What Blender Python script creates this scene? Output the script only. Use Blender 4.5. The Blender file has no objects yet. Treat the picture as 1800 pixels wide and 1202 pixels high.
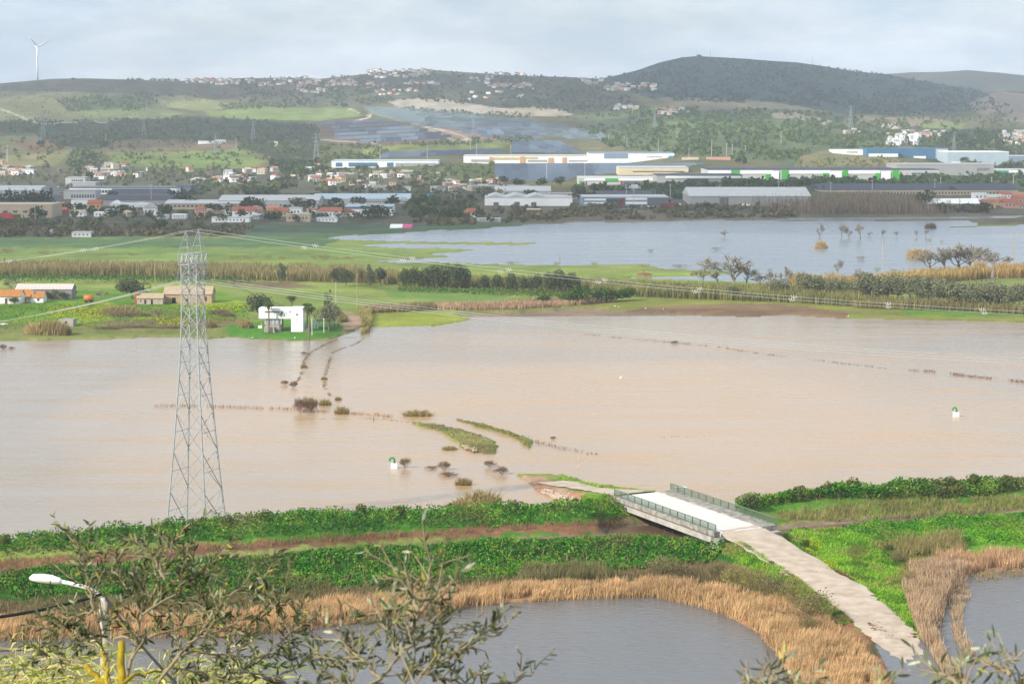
import bpy, math, random
import numpy as np
from mathutils import Vector, Matrix

# ------------------------------------------------------------------ camera, sky, sun, exposure
SC = bpy.context.scene
COL = SC.collection
W0, H0, FPX = 1800.0, 1202.0, 4000.0          # photograph size, focal length in photo pixels
CAMH = 64.0                                    # eye height above the flood water
PITCH = math.atan((601.0 - 200.0) / FPX)
cam_d = bpy.data.cameras.new('camera'); cam = bpy.data.objects.new('camera', cam_d); COL.objects.link(cam)
cam.location = (0, 0, CAMH); cam.rotation_euler = (math.pi / 2 - PITCH, 0, 0)
cam_d.sensor_width = 36.0; cam_d.lens = 36.0 * FPX / W0
cam_d.clip_start = 0.5; cam_d.clip_end = 30000
cam_d.dof.use_dof = True; cam_d.dof.focus_distance = 330.0; cam_d.dof.aperture_fstop = 11.0
SC.camera = cam

SUN_DIR = Vector((-0.70, -0.52, 0.56)).normalized()     # towards the sun: behind and left of the camera
sun_el = math.asin(SUN_DIR.z); sun_az = math.atan2(SUN_DIR.x, SUN_DIR.y)
world = bpy.data.worlds.new('World'); SC.world = world; world.use_nodes = True
wn = world.node_tree; wn.nodes.clear()
def wnode(t, **k):
    n = wn.nodes.new(t)
    for a, b in k.items(): setattr(n, a, b)
    return n
w_out = wnode('ShaderNodeOutputWorld'); w_bg = wnode('ShaderNodeBackground')
w_bg.inputs['Strength'].default_value = 0.10
sky = wnode('ShaderNodeTexSky', sky_type='NISHITA', sun_disc=False)
sky.sun_elevation = sun_el; sky.sun_rotation = sun_az
sky.altitude = 60; sky.air_density = 1.0; sky.dust_density = 1.6; sky.ozone_density = 1.0
tc = wnode('ShaderNodeTexCoord'); mp = wnode('ShaderNodeMapping'); mp.inputs['Scale'].default_value = (5.5, 5.5, 30)
nz = wnode('ShaderNodeTexNoise'); nz.inputs['Scale'].default_value = 1.0; nz.inputs['Detail'].default_value = 8; nz.inputs['Roughness'].default_value = 0.58
cr = wnode('ShaderNodeValToRGB'); cr.color_ramp.elements[0].position = 0.36; cr.color_ramp.elements[1].position = 0.72
mp2 = wnode('ShaderNodeMapping'); mp2.inputs['Scale'].default_value = (10, 10, 34)
nz2 = wnode('ShaderNodeTexNoise'); nz2.inputs['Detail'].default_value = 9; nz2.inputs['Roughness'].default_value = 0.62; nz2.inputs['Scale'].default_value = 1.0
cr2 = wnode('ShaderNodeValToRGB')
cr2.color_ramp.elements[0].position = 0.40; cr2.color_ramp.elements[0].color = (4.6, 5.9, 7.7, 1)
cr2.color_ramp.elements[1].position = 0.60; cr2.color_ramp.elements[1].color = (8.0, 8.7, 9.6, 1)
mx = wnode('ShaderNodeMix', data_type='RGBA')
L = wn.links.new
L(tc.outputs['Generated'], mp.inputs['Vector']); L(mp.outputs[0], nz.inputs['Vector']); L(nz.outputs['Fac'], cr.inputs['Fac'])
L(tc.outputs['Generated'], mp2.inputs['Vector']); L(mp2.outputs[0], nz2.inputs['Vector']); L(nz2.outputs['Fac'], cr2.inputs['Fac'])
sc1 = wnode('ShaderNodeMath', operation='MULTIPLY_ADD'); sc1.inputs[1].default_value = 0.42; sc1.inputs[2].default_value = 0.50
L(cr.outputs['Color'], sc1.inputs[0]); L(sc1.outputs[0], mx.inputs['Factor'])
L(sky.outputs['Color'], mx.inputs['A']); L(cr2.outputs['Color'], mx.inputs['B'])
L(mx.outputs['Result'], w_bg.inputs['Color']); L(w_bg.outputs[0], w_out.inputs['Surface'])

sun_d = bpy.data.lights.new('sun', 'SUN'); sun_o = bpy.data.objects.new('sun', sun_d); COL.objects.link(sun_o)
sun_d.energy = 4.2; sun_d.angle = math.radians(0.6); sun_d.color = (1.0, 0.94, 0.84)
sun_o.rotation_euler = SUN_DIR.to_track_quat('Z', 'Y').to_euler(); sun_o.location = (-300, -200, 400)
vs = SC.view_settings; vs.view_transform = 'Standard'; vs.look = 'None'; vs.exposure = 0.55; vs.gamma = 1.0
SC.cycles.use_denoising = True
SC.cycles.max_bounces = 6; SC.cycles.diffuse_bounces = 2; SC.cycles.glossy_bounces = 2
SC.cycles.transmission_bounces = 2; SC.cycles.transparent_max_bounces = 6; SC.cycles.volume_bounces = 0
SC.cycles.use_adaptive_sampling = True

# ------------------------------------------------------------------ camera geometry helpers
random.seed(7); RNG = np.random.default_rng(7)
_c, _s = math.cos(PITCH), math.sin(PITCH)
def ray(u, v):
    a = (np.asarray(u, float) - 900.0) / FPX; b = (601.0 - np.asarray(v, float)) / FPX
    return a, _c + b * _s, -_s + b * _c
def P(u, v, z=0.0):
    """photo pixel -> world point at height z"""
    dx, dy, dz = ray(u, v); t = (z - CAMH) / dz
    return np.stack(np.broadcast_arrays(dx * t, dy * t, np.zeros_like(dx * t) + z), -1)
def PD(u, v, y):
    """photo pixel -> world point at distance y"""
    dx, dy, dz = ray(u, v); t = y / dy
    return np.stack(np.broadcast_arrays(dx * t, dy * t, CAMH + dz * t), -1)
def proj(p):
    p = np.asarray(p, float); x, y, z = p[..., 0], p[..., 1], p[..., 2] - CAMH
    dep = y * _c - z * _s; up = y * _s + z * _c
    return 900 + FPX * x / dep, 601 - FPX * up / dep
def lin(c):
    c = np.asarray(c, float) / 255.0
    return np.where(c <= 0.04045, c / 12.92, ((c + 0.055) / 1.055) ** 2.4)
HAZE = lin((178, 192, 208))
KEXP = 1.45
def A(r, g, b, h=0.0):
    """photo colour -> surface colour, taking off h parts of haze"""
    h *= .72
    c = (lin((r, g, b)) - h * HAZE) / (1 - h) / KEXP
    return tuple(np.clip(c, 0.006, 0.85))
# noise
_T = np.random.default_rng(3).random((256, 256))
def vnoise(x, y, seed=0):
    x = np.asarray(x, float) + seed * 17.31; y = np.asarray(y, float) + seed * 9.77
    ix = np.floor(x).astype(int); iy = np.floor(y).astype(int); fx = x - ix; fy = y - iy
    fx = fx * fx * (3 - 2 * fx); fy = fy * fy * (3 - 2 * fy)
    g = lambda a, b: _T[a % 256, b % 256]
    return (g(ix, iy) * (1 - fx) + g(ix + 1, iy) * fx) * (1 - fy) + (g(ix, iy + 1) * (1 - fx) + g(ix + 1, iy + 1) * fx) * fy
def fbm(x, y, o=4, seed=0):
    r, a, t = 0.0, 1.0, 0.0
    for k in range(o):
        r = r + a * vnoise(np.asarray(x) * 2 ** k, np.asarray(y) * 2 ** k, seed + k * 5); t += a; a *= 0.5
    return r / t
def inpoly(u, v, poly):
    u = np.asarray(u, float); v = np.asarray(v, float); r = np.zeros(np.broadcast(u, v).shape, bool)
    n = len(poly)
    for i in range(n):
        x1, y1 = poly[i]; x2, y2 = poly[(i + 1) % n]
        if y1 == y2: continue
        c = ((y1 > v) != (y2 > v)) & (u < (x2 - x1) * (v - y1) / (y2 - y1) + x1)
        r ^= c
    return r
def pl_dist(x, y, pts):
    """distance to polyline in xy and interpolated z"""
    best = np.full(np.shape(x), 1e9); zz = np.zeros(np.shape(x))
    for (a, b) in zip(pts[:-1], pts[1:]):
        dx, dy = b[0] - a[0], b[1] - a[1]; l2 = dx * dx + dy * dy + 1e-9
        t = np.clip(((x - a[0]) * dx + (y - a[1]) * dy) / l2, 0, 1)
        d = np.hypot(x - a[0] - t * dx, y - a[1] - t * dy); m = d < best
        best = np.where(m, d, best); zz = np.where(m, a[2] + t * (b[2] - a[2]), zz)
    return best, zz

# ------------------------------------------------------------------ materials
MATS = {}
def mat(name, col, rough=0.8, var=0.12, scale=0.6, bump=0.0, metal=0.0, spec=0.3, col2=None, detail=4):
    """procedural principled material: two tones mixed by world-space noise"""
    if name in MATS: return MATS[name]
    m = bpy.data.materials.new(name); m.use_nodes = True; nt = m.node_tree; b = nt.nodes['Principled BSDF']
    b.inputs['Roughness'].default_value = rough; b.inputs['Metallic'].default_value = metal
    b.inputs['Specular IOR Level'].default_value = spec
    g = nt.nodes.new('ShaderNodeNewGeometry'); n = nt.nodes.new('ShaderNodeTexNoise')
    n.inputs['Scale'].default_value = scale; n.inputs['Detail'].default_value = detail
    nt.links.new(g.outputs['Position'], n.inputs['Vector'])
    r = nt.nodes.new('ShaderNodeValToRGB'); r.color_ramp.elements[0].position = 0.3; r.color_ramp.elements[1].position = 0.7
    c = np.array(col[:3]); c2 = np.array(col2[:3]) if col2 is not None else np.clip(c * (1 + var), 0, 0.95)
    r.color_ramp.elements[0].color = (*(c * (1 - var) if col2 is None else c), 1); r.color_ramp.elements[1].color = (*c2, 1)
    nt.links.new(n.outputs['Fac'], r.inputs['Fac']); nt.links.new(r.outputs['Color'], b.inputs['Base Color'])
    if bump > 0:
        bp = nt.nodes.new('ShaderNodeBump'); bp.inputs['Strength'].default_value = bump
        nt.links.new(n.outputs['Fac'], bp.inputs['Height']); nt.links.new(bp.outputs['Normal'], b.inputs['Normal'])
    MATS[name] = m; return m
def vegmat(name, trans=0.25, rough=0.75):
    """plants: colour per leaf from the mesh, diffuse with some light let through"""
    if name in MATS: return MATS[name]
    m = bpy.data.materials.new(name); m.use_nodes = True; nt = m.node_tree; nt.nodes.clear()
    o = nt.nodes.new('ShaderNodeOutputMaterial'); a = nt.nodes.new('ShaderNodeAttribute'); a.attribute_name = 'Col'
    d = nt.nodes.new('ShaderNodeBsdfDiffuse'); t = nt.nodes.new('ShaderNodeBsdfTranslucent'); x = nt.nodes.new('ShaderNodeMixShader')
    x.inputs[0].default_value = trans
    nt.links.new(a.outputs['Color'], d.inputs[0]); nt.links.new(a.outputs['Color'], t.inputs[0])
    nt.links.new(d.outputs[0], x.inputs[1]); nt.links.new(t.outputs[0], x.inputs[2]); nt.links.new(x.outputs[0], o.inputs[0])
    MATS[name] = m; return m

# ------------------------------------------------------------------ mesh and object helpers
def mesh_np(name, V, F, m=None, C=None, smooth=False):
    """V (n,3), F (k,3|4) arrays, C (n,3) colours"""
    V = np.asarray(V, np.float32); F = np.asarray(F, np.int32); me = bpy.data.meshes.new(name)
    k, w = F.shape
    me.vertices.add(len(V)); me.vertices.foreach_set('co', V.ravel())
    me.loops.add(k * w); me.loops.foreach_set('vertex_index', F.ravel())
    me.polygons.add(k); me.polygons.foreach_set('loop_start', np.arange(k, dtype=np.int32) * w)
    if smooth: me.polygons.foreach_set('use_smooth', np.ones(k, bool))
    if C is not None:
        a = me.attributes.new('Col', 'FLOAT_COLOR', 'POINT')
        a.data.foreach_set('color', np.c_[np.asarray(C, np.float32), np.ones(len(V), np.float32)].ravel())
    me.update(calc_edges=True)
    if m: me.materials.append(m)
    return me
def setp(o, label=None, cat=None, group=None, kind=None):
    if label: o['label'] = label
    if cat: o['category'] = cat
    if group: o['group'] = group
    if kind: o['kind'] = kind
    return o
def obj(name, me, parent=None, loc=(0, 0, 0), rz=0.0, sc=(1, 1, 1), m=None, rot=None):
    o = bpy.data.objects.new(name, me); COL.objects.link(o)
    o.location = loc; o.rotation_euler = rot if rot is not None else (0, 0, rz); o.scale = sc
    if parent is not None: o.parent = parent
    if m is not None:
        if len(me.materials) == 0: me.materials.append(None)
        o.material_slots[0].link = 'OBJECT'; o.material_slots[0].material = m
    return o
def thing(name, label, cat, loc=(0, 0, 0), rz=0.0, group=None):
    o = bpy.data.objects.new(name, None); COL.objects.link(o); o.location = tuple(float(q) for q in loc); o.rotation_euler = (0, 0, rz)
    o.empty_display_size = 0.3
    return setp(o, label, cat, group)
class MB:
    """collects quads/tris into one mesh"""
    def __init__(s): s.V = []; s.F = []; s.n = 0
    def add(s, V, F):
        s.V.append(np.asarray(V, float)); s.F += [tuple(int(i) + s.n for i in f) for f in F]; s.n += len(V); return s
    def box(s, x0, x1, y0, y1, z0, z1):
        V = [(x, y, z) for z in (z0, z1) for y in (y0, y1) for x in (x0, x1)]
        return s.add(V, [(0, 2, 3, 1), (4, 5, 7, 6), (0, 1, 5, 4), (2, 6, 7, 3), (0, 4, 6, 2), (1, 3, 7, 5)])
    def bar(s, a, b, w=0.1, n=4, w2=None):
        a = np.array(a, float); b = np.array(b, float); d = b - a; d /= np.linalg.norm(d) + 1e-9
        q = np.cross(d, (0, 0, 1) if abs(d[2]) < 0.95 else (1, 0, 0)); q /= np.linalg.norm(q); r = np.cross(d, q)
        w2 = w if w2 is None else w2
        V = []
        for p, ww in ((a, w), (b, w2)):
            for k in range(n):
                an = 2 * math.pi * (k + 0.5) / n; V.append(p + ww * (math.cos(an) * q + math.sin(an) * r))
        return s.add(V, [(k, (k + 1) % n, n + (k + 1) % n, n + k) for k in range(n)] + [tuple(range(n - 1, -1, -1)), tuple(range(n, 2 * n))])
    def tube(s, pts, rad, n=6):
        pts = [np.array(p, float) for p in pts]; rad = rad if hasattr(rad, '__len__') else [rad] * len(pts)
        V = []; up = None
        for i, p in enumerate(pts):
            d = pts[min(i + 1, len(pts) - 1)] - pts[max(i - 1, 0)]; d /= np.linalg.norm(d) + 1e-9
            if up is None: up = np.array((0, 0, 1.0)) if abs(d[2]) < 0.9 else np.array((1.0, 0, 0))
            q = np.cross(d, up); q /= np.linalg.norm(q) + 1e-9; r = np.cross(q, d); up = r
            for k in range(n):
                an = 2 * math.pi * k / n; V.append(p + rad[i] * (math.cos(an) * q + math.sin(an) * r))
        F = [(i * n + k, i * n + (k + 1) % n, (i + 1) * n + (k + 1) % n, (i + 1) * n + k) for i in range(len(pts) - 1) for k in range(n)]
        m = (len(pts) - 1) * n
        return s.add(V, F + [tuple(range(n - 1, -1, -1)), tuple(range(m, m + n))])
    def mesh(s, name, m=None, smooth=False):
        me = bpy.data.meshes.new(name); me.from_pydata(np.concatenate(s.V).tolist(), [], s.F); me.update()
        if smooth: me.polygons.foreach_set('use_smooth', [True] * len(me.polygons))
        if m: me.materials.append(m)
        return me
    def build(s, name, m, parent=None, loc=(0, 0, 0), rz=0.0, smooth=False): return obj(name, s.mesh(name, m, smooth), parent, loc, rz)
UNIT = MB().box(-.5, .5, -.5, .5, 0, 1).mesh('unit_block')
GABX = MB().add([(-.5, -.5, 0), (.5, -.5, 0), (.5, .5, 0), (-.5, .5, 0), (-.5, 0, 1), (.5, 0, 1)], [(0, 1, 5, 4), (2, 3, 4, 5), (0, 4, 3), (1, 2, 5), (0, 3, 2, 1)]).mesh('gable_roof')
GABY = MB().add([(-.5, -.5, 0), (.5, -.5, 0), (.5, .5, 0), (-.5, .5, 0), (0, -.5, 1), (0, .5, 1)], [(1, 2, 5, 4), (3, 0, 4, 5), (0, 1, 4), (2, 3, 5), (0, 3, 2, 1)]).mesh('gable_roof_deep')
HIP = MB().add([(-.5, -.5, 0), (.5, -.5, 0), (.5, .5, 0), (-.5, .5, 0), (-.22, 0, 1), (.22, 0, 1)], [(0, 1, 5, 4), (2, 3, 4, 5), (0, 4, 3), (1, 2, 5), (0, 3, 2, 1)]).mesh('hip_roof')
def block(name, parent, m, x0, x1, y0, y1, z0, z1, me=None, label=None):
    o = obj(name, me or UNIT, parent, ((x0 + x1) / 2, (y0 + y1) / 2, z0), 0, (x1 - x0, y1 - y0, z1 - z0), m)
    if label: o['label'] = label
    return o
_ONES = 'zeroth first second third fourth fifth sixth seventh eighth ninth tenth eleventh twelfth thirteenth fourteenth fifteenth sixteenth seventeenth eighteenth nineteenth'.split()
_TENS = {2: 'twent', 3: 'thirt', 4: 'fort', 5: 'fift', 6: 'sixt', 7: 'sevent', 8: 'eight', 9: 'ninet'}
def nth(n):
    if n < 20: return _ONES[n]
    t, o = divmod(n, 10)
    return _TENS[t] + 'ieth' if o == 0 else _TENS[t] + 'y-' + _ONES[o]
# ------------------------------------------------------------------ terrain: flood plain, banks, hills
RIDGE = [(-2600, 150), (-300, 152), (0, 147), (90, 139), (150, 138), (220, 140), (310, 143), (360, 141), (420, 138), (500, 137), (560, 139), (620, 133), (680, 126), (740, 122),
         (800, 126), (860, 130), (930, 134), (1000, 136), (1050, 139), (1075, 135), (1120, 124), (1160, 110), (1200, 101), (1225, 99), (1300, 103), (1350, 107),
         (1400, 110), (1450, 117), (1500, 126), (1560, 131), (1620, 143), (1700, 155), (1800, 166), (2100, 172), (4400, 165)]
BASE = [(-2600, 420), (-300, 420), (0, 419), (450, 417), (560, 413), (650, 404), (760, 400), (880, 394), (1000, 390), (1200, 386), (1400, 384), (1800, 380), (2100, 380), (4400, 380)]
_ru, _rv = np.array(RIDGE, float).T; _bu, _bv = np.array(BASE, float).T
_gt = np.array([0, .09, .225, .283, .38, .535, .67, .767, .92, 1.0]); _gg = np.array([0, .026, .09, .143, .247, .364, .506, .636, .844, 1.0])
def Rr(u): return np.interp(u, _ru, _rv)
def Bb(u): return np.interp(u, _bu, _bv)
def d0(v): return P(900, v, 0.0)[..., 1]
D0U = d0(Bb(_bu))
def hill_y(u, v):
    t = np.clip((Bb(u) - v) / (Bb(u) - Rr(u)), 0, 1)
    b = np.interp(u, _bu, D0U)
    y = b + (5200 - b) * np.interp(t, _gt, _gg)
    return y * (1 + 0.05 * (fbm(np.asarray(u) / 90, np.asarray(v) / 24, 4, 2) - 0.5) * np.clip(t * 2.2 - 0.5, 0, 1))
def pix(pts, z=0.0): return [tuple(P(a, b, z)) for a, b in pts]
CREST_A = [(-900, 1050), (-300, 995), (0, 966), (150, 951), (300, 936), (540, 919), (700, 915), (800, 910), (960, 904), (1035, 896)]
CREST_A2 = [(1330, 895), (1420, 880), (1500, 872), (1650, 866), (1800, 862), (2600, 835)]
CREST_B = [(-900, 1090), (0, 1010), (350, 990), (700, 966), (1000, 954), (1200, 952), (1275, 945)]
CREST_B2 = [(1370, 935), (1500, 935), (1650, 925), (1800, 915), (2600, 880)]
ridgeA = pix(CREST_A, 2.3); ridgeA2 = pix(CREST_A2, 2.3); ridgeB = pix(CREST_B, 2.2); ridgeB2 = pix(CREST_B2, 2.0)
ROAD_L = [(940, 848, .35), (1010, 858, .9), (1080, 870, 3.0), (1262, 934, 3.0), (1374, 1003, 1.6), (1406, 1021, 1.2), (1434, 1042, 1.0), (1494, 1089, .6), (1545, 1132, .0), (1592, 1202, -.2), (1660, 1300, -.2)]
ROAD_R = [(1005, 845, .35), (1060, 858, .9), (1160, 862, 3.0), (1338, 921, 3.0), (1460, 998, 1.6), (1516, 1028, 1.2), (1550, 1055, 1.0), (1596, 1098, .6), (1620, 1124, .02), (1652, 1202, -.2), (1720, 1300, -.2)]
roadL = [P(a, b, z) for a, b, z in ROAD_L]; roadR = [P(a, b, z) for a, b, z in ROAD_R]
# two banked pieces of road; the bridge bridges the canal between them
roadMidFar = [tuple((l + r) / 2) for l, r in zip(roadL[:3], roadR[:3])]
roadMidNear = [tuple((l + r) / 2) for l, r in zip(roadL[3:], roadR[3:])]
# dry land polygons inside the flooded part (photo pixels of the ground plane)
LAKE = [(-3000, 612), (0, 600), (200, 596), (330, 593), (372, 596), (410, 592), (432, 596), (520, 599), (580, 597), (640, 576), (668, 575), (760, 574), (812, 566), (826, 562), (800, 552), (850, 550), (1035, 541), (1060, 543), (1105, 549), (1170, 549),
        (1250, 556), (1330, 557), (1380, 553), (1450, 559), (1600, 562), (1800, 568), (4600, 600), (4600, 905), (1800, 872), (1500, 882), (1330, 905), (1250, 890), (1085, 880), (1000, 862), (985, 838), (960, 834), (905, 836), (975, 886), (960, 897), (800, 901), (540, 911), (300, 929), (0, 957), (-3000, 1250)]
ISLANDS = [[(716, 742), (760, 746), (800, 752), (845, 766), (872, 786), (868, 796), (832, 796), (800, 775), (770, 760), (740, 748)],
           [(790, 735), (850, 746), (900, 761), (938, 780), (930, 787), (890, 767), (845, 752), (800, 740)],
           [(985, 834), (1010, 842), (1075, 856), (1070, 864), (1010, 855), (980, 842)]]
POND = [(-3000, 1180), (-300, 1150), (0, 1124), (120, 1120), (400, 1118), (540, 1106), (640, 1092), (760, 1080), (830, 1064), (1000, 1052), (1150, 1048), (1235, 1066), (1300, 1090), (1345, 1118), (1375, 1160), (1400, 1210), (1440, 1320), (1450, 1900), (-3000, 1900)]
POND2 = [(1640, 1120), (1650, 1070), (1680, 1020), (1720, 1005), (1800, 1000), (2600, 980), (4600, 980), (4600, 1900), (1760, 1900), (1720, 1300), (1690, 1210)]
POND3 = [(1560, 1132), (1612, 1126), (1652, 1202), (1720, 1300), (1760, 1900), (1450, 1900), (1560, 1300), (1590, 1202)]
FAR = [(590, 418), (700, 410), (770, 404), (850, 402), (930, 396), (1000, 392), (1200, 389), (1330, 387), (1500, 388), (1600, 389), (1722, 389), (1700, 397), (1640, 401), (1700, 399), (1800, 394), (4600, 384), (4600, 492), (1800, 488), (1700, 491), (1640, 486), (1400, 500), (1330, 497), (1240, 494), (1130, 490), (1090, 488), (1250, 484),
       (1290, 478), (1160, 474), (1130, 466), (1000, 467), (860, 466), (800, 462), (700, 463), (660, 459), (740, 455), (800, 450), (740, 447), (820, 440), (780, 437), (690, 436), (640, 430), (700, 428), (900, 431), (960, 428), (870, 426), (700, 424)]
FAR2 = [(1330, 384), (1500, 381), (1790, 378), (1800, 384), (1640, 385), (1450, 387)]
CANAL = pix([(-900, 1085), (0, 1012), (350, 990), (700, 968), (1000, 950), (1170, 945), (1330, 936), (1500, 920), (1650, 910), (1800, 902), (2600, 870)])
UNDER = [tuple(P(1165, 896, 3.0)), tuple(P(1262, 921, 3.0))]
def ground_z(x, y, u, v):
    """plain and banks; u, v are the pixel of the ground point at height 0"""
    wu = (fbm(x / 9, y / 9, 3, 11) - .5); k = np.clip((v - 500) / 300, .12, 1.0)
    uu = u + wu * 26 * k; vv = v + (fbm(x / 7, y / 7, 3, 17) - .5) * 9 * k
    wet = inpoly(uu, vv, LAKE)
    for p in ISLANDS: wet &= ~inpoly(uu, vv, p)
    wet |= inpoly(uu, vv, POND) | inpoly(uu, vv, POND2) | inpoly(u, v, POND3)
    uf = u + (fbm(x / 60, y / 60, 3, 21) - .5) * 60; vf = v + (fbm(x / 50, y / 60, 3, 22) - .5) * 4
    wet |= inpoly(uf, vf, FAR) | inpoly(uf, vf, FAR2)
    z = np.where(wet, -0.55, 0.22 + 0.25 * fbm(x / 12, y / 12, 3, 5))
    near = y < 420
    if np.any(near):
        for pts, hw, sl in ((ridgeA, 1.5, .36), (ridgeA2, 2.0, .34), (ridgeB, 1.2, .36), (ridgeB2, 2.5, .33), (roadMidFar, 3.6, .5), (roadMidNear, 3.6, .42)):
            d, zc = pl_dist(x, y, pts)
            zr = zc - sl * np.maximum(0, d - hw) + (fbm(x / 3, y / 3, 3, 8) - .5) * np.where(d > hw, .35, .1) - (.12 if pts in (roadMidFar, roadMidNear) else 0)
            z = np.where(near, np.maximum(z, np.minimum(zr, zc)), z)
        d, _z = pl_dist(x, y, CANAL)
        z = np.where(near, np.minimum(z, -1.1 + .42 * np.maximum(0, d - 2.5)), z)
        d, _z = pl_dist(x, y, UNDER)
        z = np.where(near, np.minimum(z, -1.1 + 1.1 * np.maximum(0, d - 8.5)), z)
        for pts in (roadMidFar, roadMidNear):
            d, zc = pl_dist(x, y, pts); z = np.where(near & (d < 3.4), np.minimum(z, zc - .12), z)
    # farm rise by the lake
    rise = inpoly(u, v, [(-3000, 600), (-3000, 480), (390, 500), (480, 540), (560, 565), (600, 575), (560, 592), (400, 585), (0, 590)])
    z = z + np.where(rise & (z > 0), np.clip((598 - v) / 40, 0, 1) * 1.6, 0)
    return z
def G(u, v):
    """ground point seen at photo pixel (u, v)"""
    u = float(u); v = float(v)
    if v <= Bb(u): return PD(u, v, float(hill_y(u, v)))
    p = P(u, v, 0.2)
    for _ in range(3):
        uu, vv = proj((p[0], p[1], 0.0))
        z = float(ground_z(np.array([p[0]]), np.array([p[1]]), np.array([uu]), np.array([vv]))[0])
        p = P(u, v, max(z, 0.0))
    return p

US = np.r_[np.arange(-2500, -300, 55), np.arange(-300, 2100, 5.0), np.arange(2100, 4401, 55)]
VN = np.r_[np.arange(1900, 1240, -12), np.arange(1240, 830, -2.0)]
nP = 205
rows_xyz = []; rows_uv = []
for v in VN:
    p = P(US, np.full_like(US, v), 0.0); rows_xyz.append(p); rows_uv.append(np.c_[US, np.full_like(US, v)])
for s in np.linspace(0, 1, nP):
    v = 829 + (Bb(US) - 829) * s ** 0.92
    rows_xyz.append(P(US, v, 0.0)); rows_uv.append(np.c_[US, v])
nplain = len(rows_xyz)
for s in np.linspace(0, 1, 190)[1:]:
    v = Bb(US) + (Rr(US) - Bb(US)) * s
    rows_xyz.append(PD(US, v, hill_y(US, v))); rows_uv.append(np.c_[US, v])
nhill = len(rows_xyz)
last = rows_xyz[-1]
for dy, dz in ((120, -6), (500, -60), (1100, -150)):
    q = last.copy(); q[:, 1] += dy; q[:, 0] *= (1 + dy / 5200); q[:, 2] = np.maximum(q[:, 2] + dz, -5); rows_xyz.append(q); rows_uv.append(rows_uv[-1])
XYZ = np.array(rows_xyz); UV = np.array(rows_uv)
X, Y = XYZ[:nplain, :, 0], XYZ[:nplain, :, 1]
XYZ[:nplain, :, 2] = ground_z(X, Y, UV[:nplain, :, 0], UV[:nplain, :, 1])
# far plain meets the hill foot
hz = XYZ[nplain, :, 2]
# ---- land cover
Ug, Vg = UV[..., 0].copy(), UV[..., 1].copy()
_nr = (XYZ[..., 1] < 430) & (XYZ[..., 1] > 150); _pu, _pv = proj(XYZ[_nr]); Ug[_nr] = _pu; Vg[_nr] = _pv     # raised banks: the pixel they are seen at
Xg, Yg = XYZ[..., 0], XYZ[..., 1]
CG = np.zeros(XYZ.shape)
hillm = np.arange(len(rows_xyz))[:, None] >= nplain
n1 = fbm(Ug / 60, Vg / 16, 5, 31); n2 = fbm(Ug / 22, Vg / 7, 4, 41); n3 = fbm(Xg / 6, Yg / 9, 4, 51)
def mixc(a, b, t): return np.asarray(a) * (1 - t[..., None]) + np.asarray(b) * t[..., None]
CG[:] = mixc(A(118, 122, 98, .25), A(140, 138, 108, .25), np.clip((n1 - .3) * 2.4, 0, 1))
CG = np.where(hillm[..., None], CG, mixc(A(128, 146, 66), A(146, 156, 84), np.clip((fbm(Xg / 40, Yg / 60, 4, 61) - .3) * 2.5, 0, 1)))
_wk = np.clip((Vg - 120) / 500, .25, 1.2)
_wu = (fbm(Ug / 30, Vg / 12, 3, 71) - .5) * 34 * _wk; _wv = (fbm(Ug / 24, Vg / 10, 3, 77) - .5) * 10 * _wk
def paint(poly, c1, c2=None, warp=1.0, nn=None):
    """cover a patch of land (photo pixels) with two tones of a ground"""
    m = inpoly(Ug + _wu * warp, Vg + _wv * warp, poly)
    t = np.clip(((n2 if nn is None else nn)[m] - .3) * 2.5, 0, 1)
    CG[m] = mixc(c1, c2 if c2 is not None else np.array(c1) * .85, t)
H = .30
# hills, from the top down
paint([(-400, 130), (620, 130), (640, 150), (560, 165), (420, 175), (330, 178), (180, 168), (0, 168), (-400, 180)], A(136, 138, 132, .4), A(120, 126, 120, .4))
paint([(-400, 166), (60, 160), (180, 163), (280, 168), (330, 180), (250, 205), (100, 215), (-400, 215)], A(150, 152, 120, H), A(132, 140, 112, H))
paint([(100, 178), (170, 170), (260, 166), (285, 180), (240, 196), (120, 196)], A(112, 124, 104, H), A(126, 136, 110, H))
paint([(265, 168), (330, 168), (420, 184), (370, 196), (300, 190)], A(166, 172, 122, H), A(150, 160, 114, H))
paint([(130, 196), (250, 190), (330, 198), (300, 206), (230, 214), (160, 212)], A(152, 164, 120, H), A(140, 152, 114, H))
paint([(360, 196), (450, 190), (560, 188), (620, 188), (640, 205), (560, 212), (430, 210), (370, 204)], A(154, 174, 114, H), A(140, 162, 108, H), warp=.6)
paint([(-400, 205), (150, 215), (350, 205), (440, 212), (560, 222), (560, 300), (430, 262), (330, 250), (240, 245), (120, 275), (60, 235), (-400, 225)], A(96, 108, 92, H), A(112, 120, 100, H))
paint([(-400, 232), (60, 240), (130, 262), (90, 300), (-400, 300)], A(166, 158, 124, H), A(146, 152, 110, H))
paint([(20, 248), (90, 246), (118, 262), (60, 270)], A(170, 140, 118, H), A(160, 136, 110, H))
paint([(180, 248), (330, 244), (440, 250), (400, 268), (300, 272), (190, 270)], A(152, 140, 122, H), A(138, 132, 112, H))
paint([(190, 268), (300, 268), (420, 262), (470, 285), (430, 305), (320, 312), (200, 298)], A(150, 166, 96, H), A(132, 152, 90, H))
paint([(320, 270), (400, 266), (450, 284), (410, 296), (330, 292)], A(144, 168, 106, H), A(132, 156, 100, H))
paint([(-400, 292), (180, 292), (560, 300), (700, 300), (860, 330), (860, 400), (600, 412), (-400, 425)], A(104, 112, 96, .2), A(126, 124, 108, .2))
paint([(640, 130), (1080, 135), (1140, 190), (1000, 200), (900, 192), (690, 185), (640, 165), (560, 170)], A(112, 124, 120, .42), A(128, 134, 126, .42))
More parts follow.
